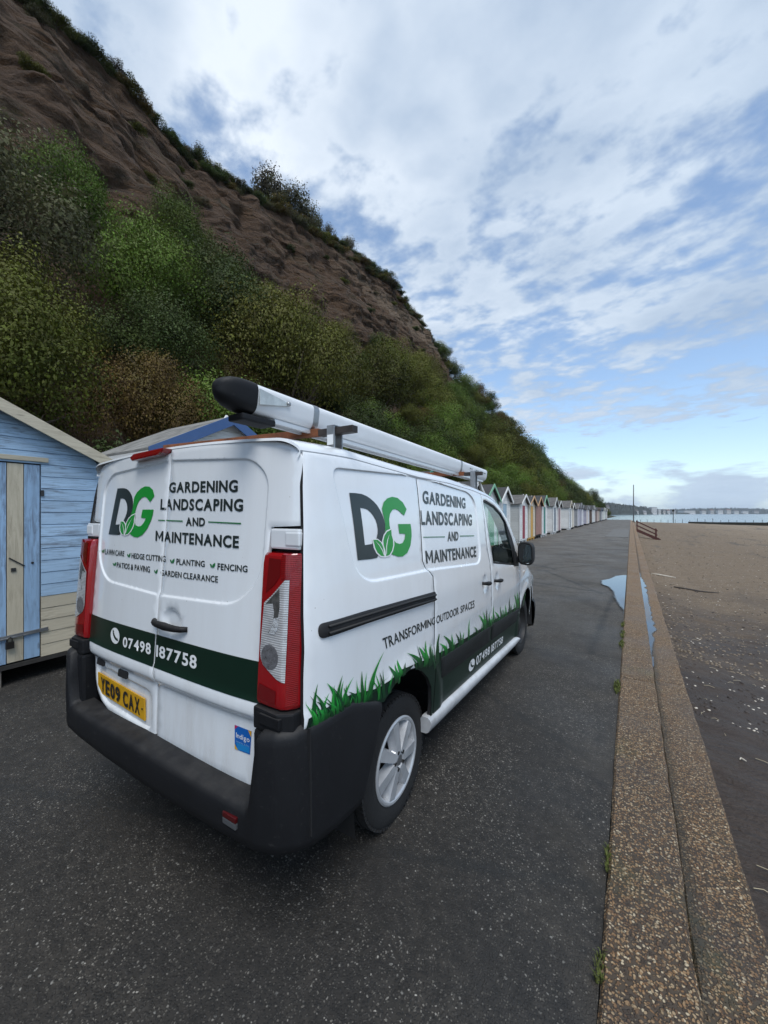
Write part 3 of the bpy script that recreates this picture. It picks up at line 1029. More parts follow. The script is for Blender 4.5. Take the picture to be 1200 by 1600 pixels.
# ================================================================== BEACH HUTS
def m_wood(name, col, wear=0.35, wearcol=(0.16, 0.15, 0.13), vertical=False):
    """painted, weathered timber: grain along the board, worn streaks, a little tone change from board to board"""
    if name in MATS:
        return MATS[name]
    m, t, b, out = mat(name)
    P = geo_pos(t)
    oi = t.n('ShaderNodeObjectInfo').outputs['Random']
    isl = t.n('ShaderNodeNewGeometry').outputs['Random Per Island']
    off = t.n('ShaderNodeCombineXYZ', ins={0: t.math('MULTIPLY', oi, 40.0), 1: t.math('MULTIPLY', isl, 17.0), 2: t.math('MULTIPLY', oi, 23.0)}).outputs[0]
    Q = t.n('ShaderNodeVectorMath', operation='ADD', ins={0: P, 1: off}).outputs[0]
    sc = (9.0, 9.0, 0.9) if vertical else (1.1, 1.1, 14.0)
    grain = t.noise(t.mapping(Q, scale=sc), 3.2, 8, 0.7, 0.8)
    patch = t.noise(Q, 2.4, 5, 0.6)
    f = t.math('MULTIPLY', t.ramp(grain, [(0.44, 0.0), (0.62, 1.0)]), t.ramp(patch, [(0.34, 0.15), (0.58, 1.0)]))
    tone = t.math('MULTIPLY_ADD', t.math('ADD', oi, isl), 0.18, 0.82)
    base = t.n('ShaderNodeVectorMath', operation='SCALE', ins={0: t.mix(patch, tuple(c * 0.86 for c in col), tuple(min(1, c * 1.12) for c in col)), 'Scale': tone}).outputs[0]
    c = t.mix(t.math('MULTIPLY', f, wear), base, wearcol)
    knots = t.ramp(t.n('ShaderNodeTexVoronoi', ins={'Vector': t.mapping(Q, scale=(2.2, 2.2, 7.5) if not vertical else (8, 8, 2.0)), 'Scale': 1.0}).outputs['Distance'], [(0.04, 1.0), (0.09, 0.0)])
    c = t.mix(t.math('MULTIPLY', knots, 0.5 * wear + 0.1), c, (0.07, 0.055, 0.04))
    t.set(b, 'Base Color', c)
    t.set(b, 'Roughness', t.math('MULTIPLY_ADD', f, 0.25, 0.55))
    bp = t.n('ShaderNodeBump', ins={'Strength': 0.35, 'Distance': 0.004, 'Height': grain})
    t.set(b, 'Normal', bp.outputs[0])
    return m


FELT = principled('roof_felt', (0.060, 0.060, 0.062), 0.9, noise_amt=0.35, noise_scale=5, bump=0.5, bump_scale=90)
DARKWOOD = principled('dark_timber', (0.030, 0.027, 0.024), 0.85, noise_amt=0.4, noise_scale=6)
IRON = principled('old_iron', (0.055, 0.055, 0.055), 0.55, 0.7, noise_amt=0.4, noise_scale=20)
GALV = principled('galvanised_steel', (0.36, 0.37, 0.38), 0.42, 0.85, noise_amt=0.2, noise_scale=20)
BLOCK = principled('old_concrete_block', (0.17, 0.15, 0.12), 0.9, noise_amt=0.35, noise_scale=8, bump=0.5)

HUT_BOARD = 0.1215


def shiplap(y0, y1, z0, z1, x=0.0, t=0.016):
    """one tapered overlapping board seen from +x; y0/y1 may be (bottom, top) pairs"""
    ya0, ya1 = y0 if isinstance(y0, tuple) else (y0, y0)
    yb0, yb1 = y1 if isinstance(y1, tuple) else (y1, y1)
    g_ = 0.007
    zt = z1 - g_
    v = [(x + t, ya0, z0), (x + t, yb0, z0), (x + t * 0.75, yb1, zt), (x + t * 0.75, ya1, zt), (x, ya1, z1), (x, yb1, z1), (x - 0.012, ya0, z0), (x - 0.012, yb0, z0), (x - 0.012, yb1, z1), (x - 0.012, ya1, z1)]
    f = [(0, 1, 2, 3), (3, 2, 5, 4), (6, 9, 8, 7), (0, 6, 7, 1), (4, 5, 8, 9), (0, 3, 4, 9, 6), (1, 7, 8, 5, 2)]
    return v, f


def near_hut(name, loc, hw, z_floor, z_eave, slope, depth, label, plank_col, door_spec, trim, board_from=0, low_cols=None, lintel=True, hasp=True, over=0.09, roof_mat=None, fascia_h=0.075, barge_mat=None, barge_w=0.10, corner_mat=None, door_w=0.74, door_h=1.96):
    """hut built board by board; local x points out of the front, y along the row"""
    h = thing(name, loc, 0, label, 'beach hut', 'beach huts along the promenade')
    zr = z_eave + slope * hw
    # inner carcass keeps daylight out between boards
    b = MB()
    b.add([(x, y, z) for x in (-0.014, -depth + 0.02) for (y, z) in ((-hw + 0.02, z_floor + 0.02), (hw - 0.02, z_floor + 0.02), (hw - 0.02, z_eave - 0.02), (0, zr - 0.03), (-hw + 0.02, z_eave - 0.02))],
          [(0, 1, 2, 3, 4), (9, 8, 7, 6, 5), (0, 5, 6, 1), (1, 6, 7, 2), (2, 7, 8, 3), (3, 8, 9, 4), (4, 9, 5, 0)])
    b.build('wall_frame', DARKWOOD, h)
    d0, d1 = -door_w / 2, door_w / 2
    z = z_floor
    k = 0
    zdoor = z_floor + door_h

    def half(zz):
        return hw - 0.004 if zz <= z_eave else max(0.0, hw - 0.004 - (zz - z_eave) / slope)

    while z < zr - 0.03:
        z1 = z + HUT_BOARD
        ha, hb = half(z), half(min(z1, zr))
        m_ = plank_col(k)
        spans = [(-1, None), (1, None)] if z < zdoor - 0.02 else [(0, None)]
        if z < zdoor - 0.02 and z1 > zdoor + 0.01:
            pass
        for sd, _ in spans:
            if sd == 0:
                v, f = shiplap((-ha, -max(hb, 0.01)), (ha, max(hb, 0.01)), z, z1)
            elif sd < 0:
                v, f = shiplap((-ha, -hb), d0 - 0.008, z, z1)
            else:
                v, f = shiplap(d1 + 0.008, (ha, hb), z, z1)
            mesh_obj('plank', v, f, m_, h)
        z = z1
        k += 1
    # side boards
    for sd in (-1, 1):
        z = z_floor
        k = 0
        while z < z_eave - 0.02:
            z1 = min(z + HUT_BOARD, z_eave)
            v, f = shiplap(0.0, depth, z, z1)
            v = [(-y, sd * (hw + x - 0.008), zz) for x, y, zz in v]
            mesh_obj('plank', v, f, plank_col(k), h)
            z = z1
            k += 1
    # door of upright boards
    dr = thing('door')
    dr.parent = h
    n = len(door_spec)
    w = (d1 - d0) / n
    for i, m_ in enumerate(door_spec):
        b = MB().box(-0.008, 0.012, d0 + i * w + 0.003, d0 + (i + 1) * w - 0.003, z_floor + 0.012 - random.uniform(0, 0.006), zdoor - 0.03)
        b.build('plank', m_, dr, bevel=0.003)
    if hasp:
        zz = z_floor + 0.27
        MB().bar((0.024, d1 - 0.36, zz - 0.01), (0.024, d1 + 0.06, zz + 0.004), 0.012, 0.034).bar((0.03, d1 - 0.33, zz - 0.02), (0.03, d1 - 0.1, zz - 0.012), 0.01, 0.012).build('bolt', GALV, dr, bevel=0.002)
        b = MB().box(0.03, 0.055, d1 - 0.265, d1 - 0.205, zz - 0.115, zz - 0.05)
        b.tube([(0.042, d1 - 0.252, zz - 0.055), (0.042, d1 - 0.252, zz - 0.02), (0.042, d1 - 0.235, zz - 0.005), (0.042, d1 - 0.218, zz - 0.02), (0.042, d1 - 0.218, zz - 0.055)], 0.006, 7)
        b.build('padlock', principled('padlock_brass', (0.06, 0.055, 0.05), 0.4, 0.8), dr, bevel=0.003)
        MB().bar((0.018, d1 - 0.235, z_floor + 1.02), (0.018, d1 - 0.12, z_floor + 0.93), 0.006, 0.01).box(0.012, 0.022, d1 - 0.22, d1 - 0.185, z_floor + 0.885, z_floor + 0.92).tube([(0.012, d1 - 0.06, z_floor + 0.955), (0.018, d1 - 0.06, z_floor + 0.955)], 0.011, 10).build('latch', IRON, dr)
        MB().box(0.012, 0.026, d1 + 0.004, d1 + 0.028, z_floor + 1.62, z_floor + 1.68).build('hinge', IRON, dr)
    if lintel:
        MB().box(0.016, 0.036, d0 - 0.06, d1 + 0.062, zdoor + 0.002, zdoor + 0.048).build('lintel', trim, h, bevel=0.004)
    cm = corner_mat or trim
    for sd in (-1, 1):
        MB().box(0.002, 0.030, sd * hw - (0.006 if sd > 0 else 0.024), sd * hw + (0.024 if sd > 0 else 0.006), z_floor - 0.01, z_eave - 0.02).build('corner_post', cm, h, bevel=0.004)
    # roof slopes and bargeboards
    L = math.hypot(1, slope)
    ov = 0.11
    for sd in (-1, 1):
        ye = sd * (hw + over)
        ze = z_eave - slope * over
        th = 0.03
        b = MB()
        b.add([(x, y, zz) for x in (over + 0.05, -depth - 0.08) for (y, zz) in ((0, zr + 0.012), (ye, ze + 0.012), (ye, ze + 0.012 + th), (0, zr + 0.012 + th * 1.1))], [(0, 1, 2, 3), (7, 6, 5, 4), (0, 4, 5, 1), (1, 5, 6, 2), (2, 6, 7, 3), (3, 7, 4, 0)])
        b.build('roof', roof_mat or FELT, h)
        bm_ = barge_mat or trim
        yo = sd * (hw + over + 0.02)
        zo = z_eave - slope * (over + 0.02)
        x0, x1 = over + 0.052, over + 0.074
        b = MB()
        e = 0.002 * sd
        b.add([(x, y, zz) for x in (x0, x1) for (y, zz) in ((e, zr + 0.055), (yo, zo + 0.055), (yo, zo + 0.055 - barge_w * L), (e, zr + 0.055 - barge_w * L))], [(0, 1, 2, 3), (7, 6, 5, 4), (0, 4, 5, 1), (1, 5, 6, 2), (2, 6, 7, 3), (3, 7, 4, 0)])
        b.build('bargeboard', bm_, h, bevel=0.003)
        # eaves fascia along the side
        MB().box(-depth - 0.06, over + 0.050, min(ye, ye - sd * 0.02), max(ye, ye - sd * 0.02), ze - fascia_h, ze + 0.008).build('fascia', MATS['hut_white'] if 'hut_white' in MATS else trim, h, bevel=0.003)
    # base rail on blocks
    MB().box(-depth, 0.02, -hw, hw, z_floor - 0.045, z_floor - 0.006).build('base_rail', DARKWOOD, h)
    for x in (-0.02, -depth + 0.25):
        for y in (-hw + 0.06, -0.1, hw - 0.20):
            MB().box(x - 0.22, x + 0.03, y - 0.02, y + 0.19, -0.02, z_floor - 0.048).build('support_block', BLOCK, h, bevel=0.01)
    return h


WHITE = m_wood('hut_white', (0.76, 0.76, 0.74), 0.35, (0.26, 0.24, 0.20))
BLUE_A = m_wood('hut_blue', (0.35, 0.50, 0.66), 0.85, (0.13, 0.155, 0.19))
CREAM_A = m_wood('hut_cream', (0.50, 0.445, 0.335), 0.6, (0.21, 0.175, 0.125))
BLUE_V = m_wood('hut_door_blue', (0.30, 0.455, 0.64), 0.8, (0.11, 0.14, 0.19), True)
CREAM_V = m_wood('hut_door_cream', (0.49, 0.435, 0.325), 0.55, (0.24, 0.20, 0.14), True)
NAVY = m_wood('hut_barge_blue', (0.04, 0.095, 0.235), 0.3, (0.12, 0.14, 0.18))

HX = -5.05
near_hut('beach_hut', (HX, 1.115, 0), 0.905, 0.205, 2.235, 0.50, 1.9,
         'pale blue weathered hut with cream lower boards and striped door, leftmost in the row',
         lambda k: CREAM_A if k < 5 else BLUE_A, [BLUE_V, CREAM_V, BLUE_V, CREAM_V, BLUE_V, CREAM_V, BLUE_V][1:] , CREAM_A, over=0.075, barge_w=0.105, door_w=0.75)
near_hut('beach_hut', (HX - 0.05, 3.69, 0), 1.08, 0.20, 2.47, 0.53, 1.5,
         'white beach hut with deep blue bargeboards showing above the van roof',
         lambda k: WHITE, [m_wood('hut_door_white', (0.6, 0.6, 0.58), 0.3, (0.3, 0.28, 0.24), True)] * 6, WHITE, barge_mat=NAVY, over=0.10, barge_w=0.135, hasp=False, fascia_h=0.17, roof_mat=principled('grey_boarding', (0.22, 0.215, 0.20), 0.85, noise_amt=0.5, noise_scale=5))


# ---- the rest of the row: shared meshes, each hut with its own colours
def hut_meshes(hw, z_floor, z_eave, slope, depth, door_w, barge_w):
    zr = z_eave + slope * hw
    out = {}
    b = MB()

    def half(zz):
        return hw - 0.004 if zz <= z_eave else max(0.01, hw - 0.004 - (zz - z_eave) / slope)

    d1 = door_w / 2
    zdoor = z_floor + 1.9
    z = z_floor
    while z < zr - 0.03:
        z1 = z + HUT_BOARD
        ha, hb = half(z), half(min(z1, zr))
        if z < zdoor - 0.02:
            b.add(*shiplap((-ha, -hb), -d1, z, z1))
            b.add(*shiplap(d1, (ha, hb), z, z1))
        else:
            b.add(*shiplap((-ha, -hb), (ha, hb), z, z1))
        z = z1
    out['front_cladding'] = b
    b = MB()
    for sd in (-1, 1):
        z = z_floor
        while z < z_eave - 0.02:
            z1 = min(z + HUT_BOARD, z_eave)
            v, f = shiplap(0.0, depth, z, z1, t=0.02)
            b.add([(-y, sd * (hw + x - 0.008), zz) for x, y, zz in v], f)
            z = z1
    b.add([(-depth, -hw, z_floor), (-depth, hw, z_floor), (-depth, hw, z_eave), (-depth, 0, zr), (-depth, -hw, z_eave)], [(0, 1, 2, 3, 4)])
    out['side_cladding'] = b
    b = MB()
    n = 6
    w = door_w / n
    for i in range(n):
        b.box(-0.01, 0.012, -d1 + i * w + 0.004, -d1 + (i + 1) * w - 0.004, z_floor + 0.01, zdoor - 0.02)
    for zz in (0.35, 1.5):
        b.box(0.0122, 0.02, -d1 + 0.03, d1 * 0.75, z_floor + zz, z_floor + zz + 0.03)
    out['door'] = b
    b = MB()
    for sd in (-1, 1):
        b.box(0.002, 0.034, sd * hw - 0.045, sd * hw + 0.03, z_floor - 0.03, z_eave - 0.02)
        b.box(0.017, 0.03, sd * d1 - 0.025, sd * d1 + 0.025, z_floor, zdoor + 0.04)
    b.box(0.017, 0.0305, -d1 + 0.026, d1 - 0.026, zdoor - 0.015, zdoor + 0.045)
    out['trim'] = b
    over = 0.16
    bb = MB()
    rf = MB()
    for sd in (-1, 1):
        ye, ze = sd * (hw + 0.12), z_eave - slope * 0.12
        rf.add([(x, y, zz) for x in (over, -depth - 0.1) for (y, zz) in ((0.001 * sd, zr + 0.01), (ye, ze + 0.01), (ye, ze + 0.045), (0.001 * sd, zr + 0.045))], [(0, 1, 2, 3), (7, 6, 5, 4), (0, 4, 5, 1), (1, 5, 6, 2), (2, 6, 7, 3), (3, 7, 4, 0)])
        yo, zo = sd * (hw + 0.14), z_eave - slope * 0.14
        e = 0.002 * sd
        bb.add([(x, y, zz) for x in (over + 0.002, over + 0.03) for (y, zz) in ((e, zr + 0.07), (yo, zo + 0.07), (yo, zo + 0.07 - barge_w), (e, zr + 0.07 - barge_w))], [(0, 1, 2, 3), (7, 6, 5, 4), (0, 4, 5, 1), (1, 5, 6, 2), (2, 6, 7, 3), (3, 7, 4, 0)])
    out['roof'] = rf
    out['bargeboard'] = bb
    b = MB()
    b.box(-depth, 0.0, -hw + 0.01, hw - 0.01, z_floor - 0.09, z_floor - 0.004)
    for x in (-0.1, -depth + 0.2):
        for y in (-hw + 0.05, hw - 0.2, -0.08):
            b.box(x - 0.1, x + 0.08, y, y + 0.15, -0.02, z_floor - 0.092)
    out['base'] = b
    res = {}
    for k, mb in out.items():
        o_ = mb.build('hut_' + k, [WHITE], None)
        res[k] = o_.data
        bpy.data.objects.remove(o_)
        res[k].name = 'hut_' + k
    return res


HUT_M = [hut_meshes(0.93, 0.22, 2.26, 0.66, 2.1, 0.74, 0.13), hut_meshes(0.93, 0.20, 2.20, 0.50, 2.0, 0.70, 0.12), hut_meshes(0.84, 0.26, 2.18, 0.60, 2.0, 0.62, 0.10)]


def wood(name, col):
    return m_wood('hut_' + name, col, 0.3, tuple(c * 0.55 + 0.03 for c in col))


WC = {
    'white': WHITE,
    'green': wood('trim_green', (0.20, 0.42, 0.27)),
    'sage': wood('side_grey', (0.52, 0.53, 0.51)),
    'sky': wood('door_sky', (0.33, 0.46, 0.55)),
    'red': wood('door_red', (0.28, 0.035, 0.055)),
    'yellow': wood('door_yellow', (0.62, 0.34, 0.06)),
    'pink': wood('pink_brown', (0.36, 0.20, 0.165)),
    'orange': wood('trim_orange', (0.55, 0.33, 0.16)),
    'teal': wood('door_teal', (0.04, 0.20, 0.16)),
    'navy': wood('trim_navy', (0.03, 0.075, 0.14)),
    'lilac': wood('lilac_grey', (0.42, 0.41, 0.50)),
    'cream': wood('cream_paint', (0.56, 0.50, 0.40)),
    'maroon': wood('door_maroon', (0.20, 0.06, 0.09)),
    'brown': wood('brown_stain', (0.13, 0.09, 0.07)),
    'mint': wood('mint_paint', (0.42, 0.56, 0.50)),
    'pale': wood('pale_pink', (0.52, 0.42, 0.39)),
    'slate': wood('grey_boards', (0.30, 0.31, 0.33)),
    'dark': DARKWOOD,
    'felt': FELT,
    'felt2': principled('roof_felt_pale', (0.13, 0.125, 0.12), 0.9, noise_amt=0.4, noise_scale=4),
}
used_first = {}


def row_hut(y, v, front, side, door, trim, barge, label, x=-5.2, base='dark', roof='felt', rz=0.0):
    h = thing('beach_hut', (x, y, 0), rz, label, 'beach hut', 'beach huts along the promenade')
    for part, col in (('front_cladding', front), ('side_cladding', side), ('door', door), ('trim', trim), ('bargeboard', barge), ('roof', roof), ('base', base)):
        o_ = bpy.data.objects.new(part, HUT_M[v][part])
        COL.objects.link(o_)
        o_.parent = h
        o_.material_slots[0].link = 'OBJECT'
        o_.material_slots[0].material = WC[col]
    return h


ROW = [
    (6.15, 0, 'mint', 'mint', 'white', 'white', 'white', 'mint green beach hut hidden behind the middle of the van'),
    (8.40, 1, 'cream', 'cream', 'navy', 'white', 'cream', 'cream beach hut with navy door behind the van'),
    (10.65, 0, 'white', 'sage', 'teal', 'white', 'teal', 'white beach hut with teal door seen through the cab window'),
    (12.80, 1, 'sky', 'sky', 'white', 'white', 'white', 'sky blue beach hut with white door behind the cab'),
    (14.95, 0, 'white', 'white', 'red', 'white', 'white', 'white beach hut with dark red door just before the green trimmed one'),
    (17.00, 0, 'white', 'sage', 'green', 'green', 'green', 'beach hut with green bargeboards, its gable just above the cab roof'),
    (19.20, 0, 'white', 'white', 'sky', 'white', 'white', 'white beach hut with pale blue door and tall dark roof'),
    (23.15, 1, 'white', 'sage', 'red', 'white', 'white', 'white beach hut with deep red door and grey boarded side'),
    (25.32, 1, 'cream', 'white', 'yellow', 'cream', 'orange', 'beach hut with bright yellow door and orange trim'),
    (27.50, 2, 'pink', 'brown', 'pink', 'pink', 'orange', 'brownish pink beach hut standing on blocks'),
    (29.50, 0, 'white', 'sage', 'teal', 'white', 'green', 'white beach hut with dark teal door at the end of its block'),
    (34.00, 0, 'white', 'white', 'navy', 'white', 'sage', 'white beach hut with navy corner, first after the first gap'),
    (36.20, 1, 'pale', 'white', 'maroon', 'white', 'sage', 'beach hut with pale pink boards and maroon door'),
    (43.30, 0, 'white', 'white', 'navy', 'white', 'cream', 'white beach hut with long clean white side and navy trim'),
    (45.50, 1, 'cream', 'white', 'cream', 'white', 'white', 'cream fronted beach hut beside the long white one'),
    (50.6, 1, 'lilac', 'slate', 'lilac', 'white', 'slate', 'lilac grey beach hut with grey boarded side'),
    (52.9, 0, 'lilac', 'lilac', 'slate', 'lilac', 'slate', 'lilac beach hut with grey door, middle of the lilac three'),
    (55.2, 1, 'lilac', 'white', 'white', 'white', 'slate', 'lilac beach hut with white door, last of the lilac three'),
    (61.3, 1, 'pale', 'lilac', 'pale', 'white', 'slate', 'pale pink beach hut first in the far block'),
    (63.6, 1, 'lilac', 'white', 'white', 'white', 'slate', 'lilac and white beach hut in the far block'),
    (70.4, 0, 'white', 'brown', 'slate', 'white', 'slate', 'white beach hut with a dark brown side'),
    (72.7, 0, 'white', 'white', 'sky', 'white', 'sage', 'white beach hut with light blue door beside the brown sided one'),
    (75.0, 1, 'white', 'white', 'maroon', 'white', 'slate', 'white beach hut with maroon door beyond the brown sided one'),
    (80.2, 1, 'pale', 'brown', 'pale', 'pale', 'brown', 'pale pink beach hut far along the row'),
    (82.6, 1, 'pale', 'pale', 'cream', 'pale', 'brown', 'pale pink beach hut with cream door far along the row'),
    (85.0, 1, 'cream', 'brown', 'brown', 'cream', 'brown', 'cream beach hut with brown door far along the row'),
    (91.5, 1, 'slate', 'slate', 'navy', 'slate', 'navy', 'grey beach hut with navy door near the far end'),
    (93.9, 1, 'sky', 'slate', 'navy', 'white', 'navy', 'sky blue beach hut near the far end'),
    (99.5, 0, 'mint', 'white', 'white', 'white', 'sage', 'mint beach hut in the last block'),
    (101.9, 0, 'white', 'white', 'teal', 'white', 'sage', 'white beach hut with teal door in the last block'),
    (104.3, 0, 'mint', 'mint', 'green', 'white', 'sage', 'mint beach hut with green door in the last block'),
    (106.7, 0, 'white', 'white', 'sky', 'white', 'white', 'white beach hut with sky blue door in the last block'),
    (112.0, 1, 'slate', 'slate', 'white', 'white', 'sage', 'grey beach hut second from the far end'),
    (114.4, 1, 'white', 'sage', 'white', 'white', 'sage', 'white beach hut at the very far end of the row'),
]
for r_ in ROW:
    row_hut(*r_, roof='felt2' if r_[0] in (23.15, 34.0, 43.3, 50.6) else 'felt', base='yellow' if r_[0] == 25.32 else 'white' if r_[0] in (23.15, 29.5, 34.0, 43.3) else 'dark')

